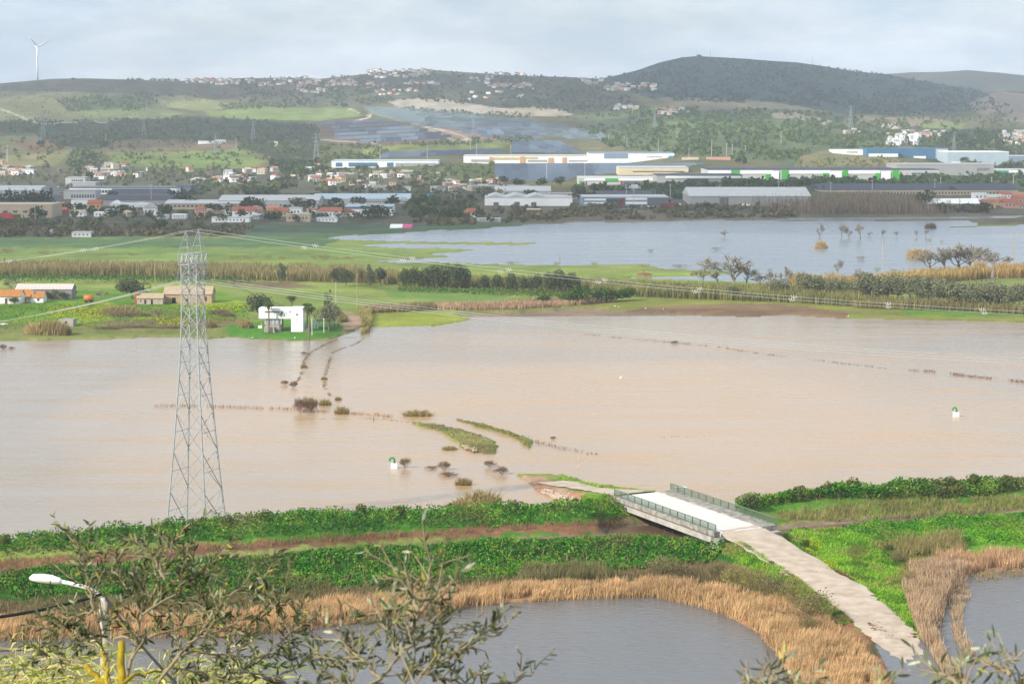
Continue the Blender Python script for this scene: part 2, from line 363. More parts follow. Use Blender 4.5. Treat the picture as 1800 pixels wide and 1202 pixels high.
paint([(560, 160), (700, 150), (720, 175), (640, 190), (500, 190), (420, 180)], A(120, 130, 120, .35), A(136, 140, 124, .35))
paint([(680, 178), (720, 173), (790, 176), (860, 188), (900, 192), (905, 202), (800, 200), (700, 190)], A(208, 196, 178, H), A(180, 174, 158, H), warp=.5)
paint([(880, 192), (940, 188), (990, 193), (1010, 203), (960, 205), (900, 204)], A(196, 184, 160, H), A(176, 168, 148, H), warp=.5)
paint([(640, 188), (700, 190), (880, 205), (1050, 235), (1060, 246), (960, 240), (760, 225), (700, 213), (650, 200)], A(150, 168, 150, H), A(140, 158, 146, H), warp=.4)
paint([(548, 214), (640, 208), (700, 214), (800, 246), (740, 256), (620, 256), (570, 246)], A(148, 134, 128, H), A(136, 126, 120, H), warp=.5)
paint([(745, 222), (860, 218), (960, 236), (940, 248), (820, 250)], A(176, 150, 140, H), A(160, 144, 132, H), warp=.5)
paint([(620, 262), (700, 255), (860, 246), (900, 250), (880, 262), (690, 276), (620, 280)], A(158, 172, 104, H), A(136, 146, 108, H), warp=.6)
paint([(560, 255), (640, 258), (640, 285), (560, 285)], A(136, 146, 110, H), A(122, 134, 104, H))
paint([(700, 292), (870, 288), (880, 318), (790, 330), (720, 310)], A(112, 126, 94, H), A(128, 138, 96, H))
paint([(1020, 240), (1130, 250), (1160, 285), (1020, 275)], A(148, 144, 118, H), A(132, 140, 108, H))
paint([(1000, 205), (1130, 190), (1300, 190), (1480, 200), (1600, 240), (1500, 262), (1400, 290), (1250, 275), (1100, 262)], A(116, 134, 112, H), A(130, 144, 114, H))
paint([(1130, 215), (1280, 212), (1420, 222), (1440, 235), (1300, 240), (1150, 232)], A(122, 150, 112, H), A(136, 156, 116, H))
# forest hill
paint([(1060, 139), (1200, 95), (1300, 95), (1460, 112), (1560, 125), (1720, 158), (1780, 190), (1600, 205), (1480, 200), (1390, 185), (1160, 178), (1100, 160)], A(106, 124, 130, .45), A(114, 130, 134, .45), warp=.6)
paint([(1150, 172), (1290, 172), (1400, 186), (1460, 200), (1300, 200), (1190, 190)], A(150, 146, 134, .35), A(138, 142, 126, .35))
paint([(1355, 200), (1400, 197), (1430, 205), (1465, 214), (1450, 219), (1400, 210), (1360, 207)], A(206, 192, 166, H), A(190, 176, 150, H), warp=.4)
paint([(1480, 206), (1620, 206), (1680, 216), (1560, 226), (1480, 222)], A(168, 160, 140, H), A(176, 160, 142, H))
paint([(1545, 220), (1575, 216), (1580, 226), (1548, 228)], A(236, 220, 190, .2), A(226, 212, 184, .2), warp=.3)
paint([(1620, 218), (1700, 216), (1690, 226), (1625, 226)], A(160, 178, 110, H), A(150, 168, 108, H))
paint([(1690, 190), (1740, 165), (1780, 160), (1840, 175), (2200, 180), (2200, 215), (1780, 215)], A(168, 152, 146, .35), A(150, 148, 138, .35))
paint([(1400, 275), (1460, 262), (1540, 262), (1600, 290), (1580, 300), (1400, 300)], A(160, 148, 112, .25), A(146, 148, 106, .25))
paint([(1540, 290), (1610, 292), (1620, 303), (1500, 305)], A(170, 136, 112, .25))
paint([(1600, 240), (1700, 226), (2200, 230), (2200, 300), (1640, 300)], A(96, 112, 98, H), A(112, 124, 104, H))
paint([(1080, 325), (1400, 312), (1820, 305), (2200, 305), (2200, 350), (1500, 335), (1300, 350), (1080, 350)], A(92, 110, 90, .2), A(104, 120, 94, .2), warp=.5)
paint([(860, 350), (1800, 345), (2200, 350), (2200, 392), (1000, 402), (700, 404)], A(118, 116, 96, .12), A(134, 128, 104, .12), warp=.6)
paint([(1000, 335), (1250, 335), (1250, 368), (1000, 368)], A(128, 130, 130, .12), A(110, 112, 112, .12), warp=.4)
# tracks and roads up the hills
def track(pts, w, c=(222, 206, 184), h=.25):
    for (a, b), (c_, d) in zip(pts[:-1], pts[1:]): paint([(a - w * .4, b - w * .5), (a + w * .4, b + w * .5), (c_ + w * .4, d + w * .5), (c_ - w * .4, d - w * .5)], A(*c, h), warp=.0)
for tr_, w_ in (([(-60, 175), (2, 192), (30, 203), (70, 218)], 3.2), ([(612, 191), (630, 198)], 2.4), ([(640, 203), (652, 202), (648, 207), (625, 213)], 2.2), ([(745, 222), (790, 232), (825, 244), (806, 250), (745, 224)], 2.6), ([(560, 246), (660, 252)], 1.6),
                ([(618, 296), (640, 310), (656, 324), (680, 332)], 4.0), ([(527, 291), (540, 300), (552, 314)], 4.0), ([(942, 158), (965, 178)], 2.2), ([(875, 250), (895, 274)], 2.0), ([(70, 218), (160, 214), (190, 216)], 1.5)): track(tr_, w_)
track([(95, 322), (100, 345), (98, 372)], 22, (120, 124, 132), .2)
track([(560, 307), (720, 300), (790, 306)], 3, (200, 196, 186)); track([(700, 308), (760, 314), (800, 318)], 6, (190, 190, 184))
# plain
paint([(-3000, 421), (600, 419), (560, 440), (-3000, 442)], A(88, 118, 70), A(98, 124, 74), nn=n3)  # far meadow: cloud shade put into its darker green
paint([(420, 396), (660, 394), (900, 392), (960, 398), (700, 412), (600, 420), (430, 420)], A(78, 110, 68), A(96, 116, 74), nn=n3)
paint([(-3000, 440), (620, 436), (740, 446), (700, 456), (-3000, 458)], A(116, 142, 68), A(134, 152, 76), nn=n3)
paint([(-3000, 470), (400, 470), (1040, 478), (1300, 480), (1320, 500), (-3000, 500)], A(150, 166, 72), A(136, 156, 66), nn=n3)
paint([(-3000, 490), (460, 484), (600, 498), (780, 506), (950, 520), (850, 530), (640, 520), (470, 520), (-3000, 520)], A(138, 156, 70), A(150, 160, 80), nn=n3)
paint([(370, 494), (520, 498), (560, 506), (500, 508), (380, 503)], A(128, 106, 84), A(140, 126, 86), nn=n3, warp=.4)
paint([(660, 505), (790, 512), (900, 520), (880, 530), (700, 528)], A(112, 146, 66), A(124, 150, 70), nn=n3)
paint([(655, 540), (800, 548), (840, 560), (800, 580), (650, 582)], A(160, 170, 64), A(150, 160, 58), nn=n3, warp=.4)
paint([(830, 545), (1050, 530), (1300, 520), (1500, 530), (1500, 560), (1030, 552), (850, 560)], A(148, 146, 70), A(134, 140, 62), nn=n3)
paint([(1090, 548), (1180, 538), (1330, 536), (1500, 548), (1480, 562), (1300, 560), (1150, 556)], A(132, 106, 78), A(146, 118, 86), nn=n3)
paint([(1480, 535), (1800, 545), (2600, 560), (2600, 585), (1500, 562)], A(138, 148, 62), A(146, 140, 76), nn=n3)
paint([(1560, 542), (1700, 545), (1810, 552), (1800, 560), (1600, 556)], A(98, 142, 50), A(112, 146, 54), nn=n3)
paint([(-3000, 520), (390, 520), (440, 560), (380, 575), (-3000, 580)], A(96, 140, 40), A(128, 158, 46), nn=n3)
paint([(-3000, 575), (400, 574), (430, 600), (-3000, 622)], A(122, 134, 64), A(140, 140, 80), nn=n3)
paint([(80, 548), (180, 540), (215, 548), (170, 560), (100, 560)], A(168, 172, 40), A(120, 152, 44), nn=n3, warp=.6)
paint([(290, 536), (380, 535), (440, 540), (420, 548), (340, 550)], A(160, 172, 40), A(116, 150, 44), nn=n3)
paint([(130, 556), (330, 553), (330, 572), (150, 574)], A(112, 120, 62), A(150, 164, 48), nn=n3)
paint([(170, 572), (420, 566), (430, 576), (190, 582)], A(142, 112, 82), A(136, 124, 84), nn=n3, warp=.5)
paint([(400, 578), (470, 570), (600, 572), (600, 592), (520, 600), (400, 598)], A(80, 134, 40), A(92, 140, 44), nn=n3, warp=.4)
paint([(588, 548), (618, 550), (640, 562), (648, 580), (600, 582), (604, 565)], A(186, 160, 132), A(170, 140, 112), nn=n3, warp=.3)
# near banks
paint([(-3000, 930), (900, 880), (1090, 862), (1090, 940), (-3000, 1010)], A(84, 140, 44), A(70, 118, 40), nn=n3)
paint([(-3000, 1010), (0, 984), (200, 968), (560, 946), (900, 922), (1100, 912), (1180, 922), (1130, 940), (900, 938), (560, 958), (300, 975), (0, 1008), (-3000, 1060)], A(152, 110, 84), A(132, 100, 70), nn=n3)
paint([(0, 1000), (340, 966), (560, 950), (566, 956), (340, 976), (100, 1002)], A(126, 92, 70), A(140, 106, 84), nn=n3, warp=.5)
paint([(-3000, 1030), (0, 1008), (700, 962), (1270, 942), (1290, 950), (1340, 985), (1240, 995), (1000, 1018), (400, 1050), (0, 1062), (-3000, 1100)], A(60, 118, 36), A(48, 96, 30), nn=n3)
paint([(-3000, 1100), (0, 1062), (400, 1048), (1000, 1012), (1240, 985), (1400, 1005), (1420, 1040), (1250, 1050), (1000, 1040), (400, 1075), (-3000, 1140)], A(138, 108, 78), A(120, 100, 70), nn=n3)
paint([(1260, 880), (2600, 830), (2600, 905), (1400, 925), (1340, 915)], A(92, 142, 46), A(122, 130, 64), nn=n3)
paint([(1350, 905), (1500, 890), (1800, 880), (2600, 860), (2600, 890), (1800, 902), (1400, 920)], A(140, 138, 76), A(116, 142, 60), nn=n3)
paint([(1340, 925), (1500, 915), (2600, 885), (2600, 975), (1700, 985), (1600, 1000), (1640, 1110), (1612, 1120), (1500, 1020), (1440, 990), (1380, 950)], A(128, 180, 48), A(104, 158, 42), nn=n3)
paint([(1270, 935), (1300, 930), (1390, 1005), (1440, 1045), (1500, 1095), (1480, 1110), (1380, 1040), (1280, 975)], A(100, 158, 44), A(84, 130, 40), nn=n3)
paint([(1600, 985), (1700, 985), (2600, 970), (2600, 1010), (1700, 1015), (1650, 1070), (1640, 1130), (1620, 1120), (1630, 1050)], A(170, 136, 104), A(150, 126, 92), nn=n3)
paint([(1250, 1045), (1420, 1030), (1550, 1130), (1600, 1210), (1650, 1400), (1420, 1400), (1380, 1160), (1300, 1085)], A(176, 132, 92), A(150, 112, 76), nn=n3)
paint([(905, 834), (960, 838), (1000, 862), (1030, 868), (1020, 890), (960, 892)], A(176, 124, 92), A(196, 168, 140), nn=n3, warp=.4)
for p in ISLANDS[:2]: paint([(a, b) for a, b in p], A(150, 146, 88), A(128, 116, 78), nn=n3, warp=.3)
paint([(-3000, 1120), (0, 1092), (400, 1080), (830, 1035), (1000, 1026), (1160, 1026), (1260, 1040), (1400, 1080), (1500, 1140), (1600, 1300), (1400, 1300), (1330, 1120), (1235, 1075), (1150, 1058), (830, 1075), (400, 1128), (-3000, 1200)], A(190, 148, 104), A(168, 128, 90), nn=n3)
# underwater bed
CG = np.where(((XYZ[..., 2] < -.1) & ~hillm)[..., None], np.array(A(150, 130, 108)), CG)
CG = np.where(((XYZ[..., 2] > -.1) & (XYZ[..., 2] < .28) & (Yg < 420) & (Yg > 230) & ~hillm)[..., None] & (n3 > .55)[..., None], CG * .82, CG)

_hm = np.broadcast_to(hillm, CG.shape[:2]); _l = CG[_hm] @ np.array([.3, .5, .2]); CG[_hm] = (CG[_hm] * .76 + _l[:, None] * .24) * .93      # winter hills: greyer greens
nr, nc = XYZ.shape[:2]
idx = np.arange(nr * nc).reshape(nr, nc)
F = np.stack([idx[:-1, :-1], idx[:-1, 1:], idx[1:, 1:], idx[1:, :-1]], -1).reshape(-1, 4)
def ground_material():
    m = bpy.data.materials.new('ground'); m.use_nodes = True; nt = m.node_tree; b = nt.nodes['Principled BSDF']
    b.inputs['Roughness'].default_value = .95; b.inputs['Specular IOR Level'].default_value = .1
    a = nt.nodes.new('ShaderNodeAttribute'); a.attribute_name = 'Col'
    g = nt.nodes.new('ShaderNodeNewGeometry')
    def noise(s, d=5):
        n = nt.nodes.new('ShaderNodeTexNoise'); n.inputs['Scale'].default_value = s; n.inputs['Detail'].default_value = d; n.inputs['Roughness'].default_value = .65
        nt.links.new(g.outputs['Position'], n.inputs['Vector']); return n
    f1 = noise(.035, 8); f2 = noise(.9, 5)
    mr = nt.nodes.new('ShaderNodeMapRange'); mr.inputs[1].default_value = .3; mr.inputs[2].default_value = .7; mr.inputs[3].default_value = .62; mr.inputs[4].default_value = 1.3
    nt.links.new(f1.outputs['Fac'], mr.inputs[0])
    mr2 = nt.nodes.new('ShaderNodeMapRange'); mr2.inputs[1].default_value = .3; mr2.inputs[2].default_value = .7; mr2.inputs[3].default_value = .72; mr2.inputs[4].default_value = 1.25
    nt.links.new(f2.outputs['Fac'], mr2.inputs[0])
    mm = nt.nodes.new('ShaderNodeMath'); mm.operation = 'MULTIPLY'; nt.links.new(mr.outputs[0], mm.inputs[0]); nt.links.new(mr2.outputs[0], mm.inputs[1])
    sc = nt.nodes.new('ShaderNodeVectorMath'); sc.operation = 'SCALE'; nt.links.new(a.outputs['Color'], sc.inputs[0]); nt.links.new(mm.outputs[0], sc.inputs['Scale'])
    nt.links.new(sc.outputs[0], b.inputs['Base Color'])
    bp = nt.nodes.new('ShaderNodeBump'); bp.inputs['Strength'].default_value = .5; bp.inputs['Distance'].default_value = .3
    nt.links.new(f2.outputs['Fac'], bp.inputs['Height']); nt.links.new(bp.outputs[0], b.inputs['Normal'])
    return m
GROUND_MAT = ground_material()
ground = obj('ground', mesh_np('ground', XYZ.reshape(-1, 3), F, GROUND_MAT, CG.reshape(-1, 3), smooth=True))
setp(ground, 'green flood plain with banks rising to scrubby hills', kind='structure')
# the far hills behind, to the right
fu = np.arange(1380, 4400, 20.0)
fr = np.interp(fu, [1380, 1500, 1540, 1600, 1650, 1700, 1760, 1800, 1900, 2100, 2600, 4400], [165, 140, 132, 127, 127, 124, 128, 133, 131, 126, 130, 125])
FV = []; FC = []
for s in np.linspace(0, 1, 28):
    v = 205 + (fr - 205) * s + (fbm(fu / 30, np.full_like(fu, s * 5), 3, 5) - .5) * 2.0 * (s > .95)
    FV.append(PD(fu, v, 5700 + 900 * s + 160 * (fbm(fu / 60, np.full_like(fu, s * 6), 4, 9) - .5)))
    t = np.clip((fbm(fu / 50, np.full_like(fu, s * 4), 4, 15) - .3) * 2.5, 0, 1)
    FC.append(mixc(A(112, 126, 130, .42), A(128, 136, 136, .42), t))
q = FV[-1].copy(); q[:, 1] += 900; q[:, 2] -= 160; FV.append(q); FC.append(FC[-1])
FV = np.array(FV); FC = np.array(FC); nr, nc = FV.shape[:2]; idx = np.arange(nr * nc).reshape(nr, nc)
Ff = np.stack([idx[:-1, :-1], idx[:-1, 1:], idx[1:, 1:], idx[1:, :-1]], -1).reshape(-1, 4)
setp(obj('far_hills', mesh_np('far_hills', FV.reshape(-1, 3), Ff, GROUND_MAT, FC.reshape(-1, 3), smooth=True)), 'pale far hills behind the dark wooded hill', kind='structure')
# hillside under the viewpoint
hx = np.linspace(-160, 160, 90); hy = np.linspace(-60, 205, 90)
HX, HY = np.meshgrid(hx, hy)
def slope_z(x, y):
    z = np.interp(y, [-60, 1.5, 3, 6, 12, 30, 48, 60, 150, 205], [62.3, 62.3, 61.6, 59.2, 57.5, 52, 46.5, 42, 4, -3])
    return z + (fbm(np.asarray(x) / 5, np.asarray(y) / 5, 3, 4) - .5) * np.clip((np.asarray(y) - 2) / 10, 0, 1) * 1.2
HZ = slope_z(HX, HY); idx = np.arange(8100).reshape(90, 90)
Fh = np.stack([idx[:-1, :-1], idx[:-1, 1:], idx[1:, 1:], idx[1:, :-1]], -1).reshape(-1, 4)
hc = mixc(A(128, 140, 60), A(150, 130, 90), np.clip((fbm(HX / 6, HY / 6, 4, 3) - .3) * 2.5, 0, 1))
setp(obj('hillside', mesh_np('hillside', np.stack([HX, HY, HZ], -1).reshape(-1, 3), Fh, GROUND_MAT, hc.reshape(-1, 3), smooth=True)), 'grassy hillside dropping away below the viewpoint', kind='structure')

# ------------------------------------------------------------------ water
def water_material(name, deep, tone2, rough, wave, wscale, sx=1.0, tone_center=None):
    m = bpy.data.materials.new(name); m.use_nodes = True; nt = m.node_tree; b = nt.nodes['Principled BSDF']
    b.inputs['Roughness'].default_value = rough; b.inputs['IOR'].default_value = 1.33
    g = nt.nodes.new('ShaderNodeNewGeometry')
    mp = nt.nodes.new('ShaderNodeMapping'); mp.inputs['Scale'].default_value = (.006, .004, 1); nt.links.new(g.outputs['Position'], mp.inputs['Vector'])
    n = nt.nodes.new('ShaderNodeTexNoise'); n.inputs['Detail'].default_value = 5; n.inputs['Scale'].default_value = 1.0; n.inputs['Distortion'].default_value = .8
    nt.links.new(mp.outputs[0], n.inputs['Vector'])
    r = nt.nodes.new('ShaderNodeValToRGB'); r.color_ramp.elements[0].position = .34; r.color_ramp.elements[1].position = .66
    r.color_ramp.elements[0].color = (*deep, 1); r.color_ramp.elements[1].color = (*tone2, 1)
    fac = n.outputs['Fac']
    if tone_center is not None:      # second tone gathers around one place
        m2 = nt.nodes.new('ShaderNodeMapping'); m2.inputs['Location'].default_value = (-tone_center[0] * .0055, -tone_center[1] * .0035, 0); m2.inputs['Scale'].default_value = (.0055, .0035, 0); nt.links.new(g.outputs['Position'], m2.inputs['Vector'])
        ln = nt.nodes.new('ShaderNodeVectorMath'); ln.operation = 'LENGTH'; nt.links.new(m2.outputs[0], ln.inputs[0])
        ad = nt.nodes.new('ShaderNodeMath'); ad.operation = 'MULTIPLY_ADD'; ad.inputs[1].default_value = -.55; nt.links.new(ln.outputs['Value'], ad.inputs[0])
        a2 = nt.nodes.new('ShaderNodeMath'); a2.operation = 'ADD'; a2.inputs[1].default_value = .28; nt.links.new(fac, a2.inputs[0]); nt.links.new(a2.outputs[0], ad.inputs[2]); fac = ad.outputs[0]
    ms = nt.nodes.new('ShaderNodeMapping'); ms.inputs['Scale'].default_value = (.016, .11, 1); ms.inputs['Rotation'].default_value = (0, 0, .12); nt.links.new(g.outputs['Position'], ms.inputs['Vector'])
    st = nt.nodes.new('ShaderNodeTexNoise'); st.inputs['Scale'].default_value = 1; st.inputs['Detail'].default_value = 6; st.inputs['Roughness'].default_value = .7; nt.links.new(ms.outputs[0], st.inputs['Vector'])      # wind streaks
    s2 = nt.nodes.new('ShaderNodeMath'); s2.operation = 'MULTIPLY_ADD'; s2.inputs[1].default_value = .2; s2.inputs[2].default_value = -.1; nt.links.new(st.outputs['Fac'], s2.inputs[0])
    s3 = nt.nodes.new('ShaderNodeMath'); s3.operation = 'ADD'; nt.links.new(s2.outputs[0], s3.inputs[0]); nt.links.new(fac, s3.inputs[1]); fac = s3.outputs[0]
    rr = nt.nodes.new('ShaderNodeMapRange'); rr.inputs[1].default_value = .35; rr.inputs[2].default_value = .65; rr.inputs[3].default_value = rough * .55; rr.inputs[4].default_value = rough * 1.5; nt.links.new(st.outputs['Fac'], rr.inputs[0]); nt.links.new(rr.outputs[0], b.inputs['Roughness'])
    nt.links.new(fac, r.inputs['Fac']); nt.links.new(r.outputs['Color'], b.inputs['Base Color'])
    mw = nt.nodes.new('ShaderNodeMapping'); mw.inputs['Scale'].default_value = (wscale * sx, wscale, 1); mw.inputs['Rotation'].default_value = (0, 0, .25)
    nt.links.new(g.outputs['Position'], mw.inputs['Vector'])
    w = nt.nodes.new('ShaderNodeTexNoise'); w.inputs['Detail'].default_value = 4; w.inputs['Scale'].default_value = 1; w.inputs['Roughness'].default_value = .6
    nt.links.new(mw.outputs[0], w.inputs['Vector'])
    bp = nt.nodes.new('ShaderNodeBump'); bp.inputs['Strength'].default_value = wave; bp.inputs['Distance'].default_value = .3
    nt.links.new(w.outputs['Fac'], bp.inputs['Height']); nt.links.new(bp.outputs[0], b.inputs['Normal'])
    return m
def sheet(name, label, pts, m):
    V = [tuple(P(a, b, 0.0)) for a, b in pts]
    return setp(obj(name, MB().add(V, [tuple(range(len(V)))]).mesh(name, m)), label, kind='structure')
sheet('flood_lake', 'wide lake of beige muddy flood water', [(-3000, 1290), (0, 985), (540, 930), (960, 912), (1090, 905), (1090, 880), (1240, 880), (1330, 908), (1500, 890), (1800, 880), (4600, 915), (4600, 535), (-3000, 580)],
      water_material('muddy_water', A(168, 148, 120), A(208, 170, 122), .22, .36, .55, .5, tone_center=P(1280, 720, 0)))
sheet('far_flood', 'blue grey flood water over the far fields', [(-3000, 500), (4600, 500), (4600, 377), (1200, 379), (560, 406), (-3000, 440)],
      water_material('far_water', A(120, 128, 134), A(136, 138, 138), .2, .5, .3, .5))
sheet('canal_water', 'brown water in the canal under the bridge', [(-900, 1060), (0, 985), (700, 940), (1170, 915), (1500, 890), (2600, 840), (2600, 890), (1500, 945), (1170, 975), (0, 1035), (-900, 1110)], water_material('canal_water', A(120, 98, 78), A(132, 108, 86), .2, .3, .8, .5)).location.z = -.62
sheet('pond', 'slate grey pond water in front of the reeds', [(-3000, 1900), (4600, 1900), (4600, 960), (1640, 990), (1540, 1090), (1340, 1050), (1000, 1035), (500, 1080), (-3000, 1150)],
      water_material('pond_water', A(108, 110, 110), A(122, 120, 116), .16, .6, 1.2, .45))
# ------------------------------------------------------------------ plants
VEG = vegmat('leaf', .25); DRY = vegmat('dry_stalk', .30); BARK = mat('bark', A(128, 114, 96), .9, .25, 3.0); WOOD = mat('weathered_wood', A(150, 138, 120), .85, .2, 2.0)
LICHEN = mat('lichen_bark', A(150, 128, 36), .9, .35, 30.0, .3, col2=A(196, 170, 40))
def jit(c, n, s=.18, r=None):
    r = r or RNG
    return np.clip(np.asarray(c) * (1 + s * r.standard_normal((n, 1))) * (1 + .05 * r.standard_normal((n, 3))), .004, .9)
def leaf_cloud(P_, size, cols, r=None, flat=0.0, aspect=.62):
    """one small diamond leaf clump at each point"""
    r = r or RNG; n = len(P_); size = np.broadcast_to(size, (n,))[:, None] * (0.6 + .8 * r.random((n, 1)))
    a = r.standard_normal((n, 3)); a[:, 2] *= (1 - flat); a /= np.linalg.norm(a, axis=1, keepdims=True)
    b = np.cross(a, r.standard_normal((n, 3))); b /= np.linalg.norm(b, axis=1, keepdims=True) + 1e-9
    V = np.stack([P_ - a * size * .5, P_ + b * size * aspect * .5, P_ + a * size * .5, P_ - b * size * aspect * .5], 1).reshape(-1, 3)
    return V, np.arange(4 * n).reshape(n, 4), np.repeat(cols, 4, 0)
def blade_cloud(P_, h, w, cols, lean=.15, r=None, tip=.25, wind=(0, 0)):
    """one narrow stalk at each point: a tapering blade"""
    r = r or RNG; n = len(P_); h = np.broadcast_to(h, (n,))[:, None] * (.65 + .5 * r.random((n, 1))); an = r.random(n) * math.tau
    q = np.stack([np.cos(an), np.sin(an), np.zeros(n)], 1) * (np.broadcast_to(w, (n,))[:, None] * .5)
    d = np.c_[r.standard_normal((n, 2)) * lean + np.array(wind), np.ones(n)] * h
    mid = P_ + d * .55 * np.array([.8, .8, 1]); top = P_ + d
    V = np.stack([P_ - q * .7, P_ + q * .7, mid + q, mid - q, top + q * tip, top - q * tip], 1).reshape(-1, 3)
    i = np.arange(n)[:, None] * 6
    return V, np.concatenate([i + [0, 1, 2, 3], i + [3, 2, 4, 5]]), np.repeat(cols, 6, 0)
def join(parts):
    V, F, C, n = [], [], [], 0
    for v, f, c in parts: V.append(v); F.append(f + n); C.append(c); n += len(v)
    return np.concatenate(V), np.concatenate(F), np.concatenate(C)
def lobes_pts(lobes, n, r, shell=.35):
    """points through the outer part of a set of ellipsoid lobes (x,y,z,rx,ry,rz)"""
    lobes = np.array(lobes, float); wgt = lobes[:, 3] * lobes[:, 5]; k = r.choice(len(lobes), n, p=wgt / wgt.sum())
    d = r.standard_normal((n, 3)); d /= np.linalg.norm(d, axis=1, keepdims=True)
    rad = (1 - shell * r.random((n, 1)) ** 1.4)
    return lobes[k, :3] + d * rad * lobes[k, 3:]
def crown_mesh(name, seed, w, h, n, leaf, col, col2=None, squash=1.0, nl=9, base=.25, kind='round', var=.2):
    r = np.random.default_rng(seed); L_ = []
    for i in range(nl):
        if kind == 'round':
            a = r.random() * math.tau; q = r.random() ** .5 * .56 * (i > 0)
            zc = base * h + (h * (1 - base)) * (.3 + .45 * r.random()) * (1 - .35 * q)
            rr = w * .5 * (.46 + .24 * r.random()); L_.append((math.cos(a) * q * w * .5 * 1.1, math.sin(a) * q * w * .5 * 1.1, zc, rr, rr, rr * .8 * squash))
        elif kind == 'tall':
            t = (i + .5) / nl; rr = w * .5 * (.55 + .5 * math.sin(math.pi * min(1, t * .85 + .15))) * (.8 + .3 * r.random()) * (1.15 - .6 * t)
            L_.append((r.standard_normal() * w * .1, r.standard_normal() * w * .1, base * h + (1 - base) * h * t * .92, rr, rr, h / nl * .9))
        elif kind == 'cone':
            t = (i + .5) / nl; rr = w * .5 * (1.05 - t)
            L_.append((r.standard_normal() * w * .06, r.standard_normal() * w * .06, base * h + (1 - base) * h * t, rr, rr, h / nl * .8))
    Pn = lobes_pts(L_, n, r); Pn = Pn[Pn[:, 2] > 0.05 * h]
    t = r.random((len(Pn), 1)); c = np.asarray(col) * (1 - t) + np.asarray(col2 if col2 is not None else col) * t
    c = np.clip(c * (1 + var * r.standard_normal((len(Pn), 1))), .004, .9)
    return mesh_np(name, *leaf_cloud(Pn, leaf, c, r)[:2], VEG, leaf_cloud(Pn, leaf, c, np.random.default_rng(1))[2])
def trunk_mesh(name, h, rad, seed=0, limbs=4, spread=.3, top=.75):
    r = np.random.default_rng(seed); mb = MB()
    mb.tube([(0, 0, -.3), (r.standard_normal() * .03 * h, 0, h * .35), (r.standard_normal() * .05 * h, r.standard_normal() * .04 * h, h * top)], [rad * 1.25, rad, rad * .4], 6)
    for k in range(limbs):
        a = r.random() * math.tau; z0 = h * (.25 + .3 * r.random())
        mb.tube([(0, 0, z0), (math.cos(a) * h * spread * .5, math.sin(a) * h * spread * .5, z0 + h * .16), (math.cos(a) * h * spread, math.sin(a) * h * spread, z0 + h * .36)], [rad * .5, rad * .35, rad * .12], 5)
    return mb.mesh(name, BARK)
def bare_mesh(name, seed, h, rad, depth=4, kids=3, col=BARK, spread=.6, lean=0.0, multi=1, twig=.006):
    """bare branching crown"""
    r = np.random.default_rng(seed); mb = MB()
    def grow(p, d, l, w, k):
        q = p + d * l * .5 + r.standard_normal(3) * l * .05; e = p + d * l
        mb.tube([p, q, e], [w, w * .85, w * .65], 5 if k > 2 else 3)
        if k == 0: return
        for _ in range(kids if k > 1 else kids + 1):
            nd = d + r.standard_normal(3) * spread; nd[2] = abs(nd[2]) * .7 + .25; nd /= np.linalg.norm(nd)
            grow(p + d * l * (.55 + .45 * r.random()), nd, l * (.55 + .25 * r.random()), max(w * .55, twig * h / 4), k - 1)
    for k in range(multi):
        d = np.array([r.standard_normal() * .35 * (multi > 1) + lean, r.standard_normal() * .35 * (multi > 1), 1.0]); d /= np.linalg.norm(d)
        grow(np.array([0, 0, -.2]), d, h * (.42 if multi == 1 else .5), rad, depth)
    return mb.mesh(name, col)
DARK = A(86, 98, 66); DARK2 = A(118, 126, 90); OLV = A(126, 130, 96); OLV2 = A(160, 162, 126); GRN = A(74, 104, 48); GRN2 = A(104, 132, 60)
def hz(c, h=.25): return np.array(c)
CROWNS = {
    'dark': [crown_mesh('crown', 10 + i, 1, 1, 1500, .075, DARK, DARK2, nl=12, base=.12) for i in range(3)],
    'olive': [crown_mesh('crown', 20 + i, 1, 1, 1500, .06, OLV, OLV2, nl=12, base=.1) for i in range(3)],
    'tall': [crown_mesh('crown', 30 + i, 1, 1, 1000, .08, DARK, DARK2, nl=8, base=.1, kind='tall') for i in range(3)],
    'cone': [crown_mesh('crown', 40 + i, 1, 1, 900, .07, DARK, DARK2, nl=9, base=.08, kind='cone') for i in range(2)],
    'bush': [crown_mesh('crown', 50 + i, 1, 1, 900, .085, GRN, GRN2, nl=9, base=.0) for i in range(3)],
    'far': [crown_mesh('crown', 60 + i, 1, 1, 170, .20, A(92, 104, 84, .2), A(112, 120, 96, .2), nl=7, base=.08, var=.14) for i in range(4)],
    'fartall': [crown_mesh('crown', 70 + i, 1, 1, 150, .2, A(80, 94, 78, .2), A(98, 108, 88, .2), nl=6, base=.05, kind='tall', var=.14) for i in range(3)],
    'wither': [crown_mesh('crown', 80 + i, 1, 1, 700, .07, A(150, 140, 100), A(120, 116, 80), nl=8, base=.05) for i in range(2)],
}
TRUNKS = [trunk_mesh('trunk', 1, .035, i) for i in range(3)]
def tree(kind, label, cat, u, v, w, h, group=None, name='tree', trunk=True, p=None):
    """a tree (trunk, crown) w metres wide and h high, standing on the ground seen at pixel (u, v)"""
    p = G(u, v) if p is None else p
    t = thing(name, label, cat, p, 0, group); rz = random.random() * 6.28
    if trunk: obj('trunk', random.choice(TRUNKS), t, (0, 0, 0), rz, (h * .8, h * .8, h * .85))
    obj('crown', random.choice(CROWNS[kind]), t, (0, 0, h * .06 if trunk else -.1), rz, (w, w, h * (.95 if trunk else 1.0)))
    return t
def scale_at(u, v):
    """photo pixels per metre on the ground at (u, v)"""
    p = G(u, v); return FPX / math.hypot(p[1], p[2] - CAMH)
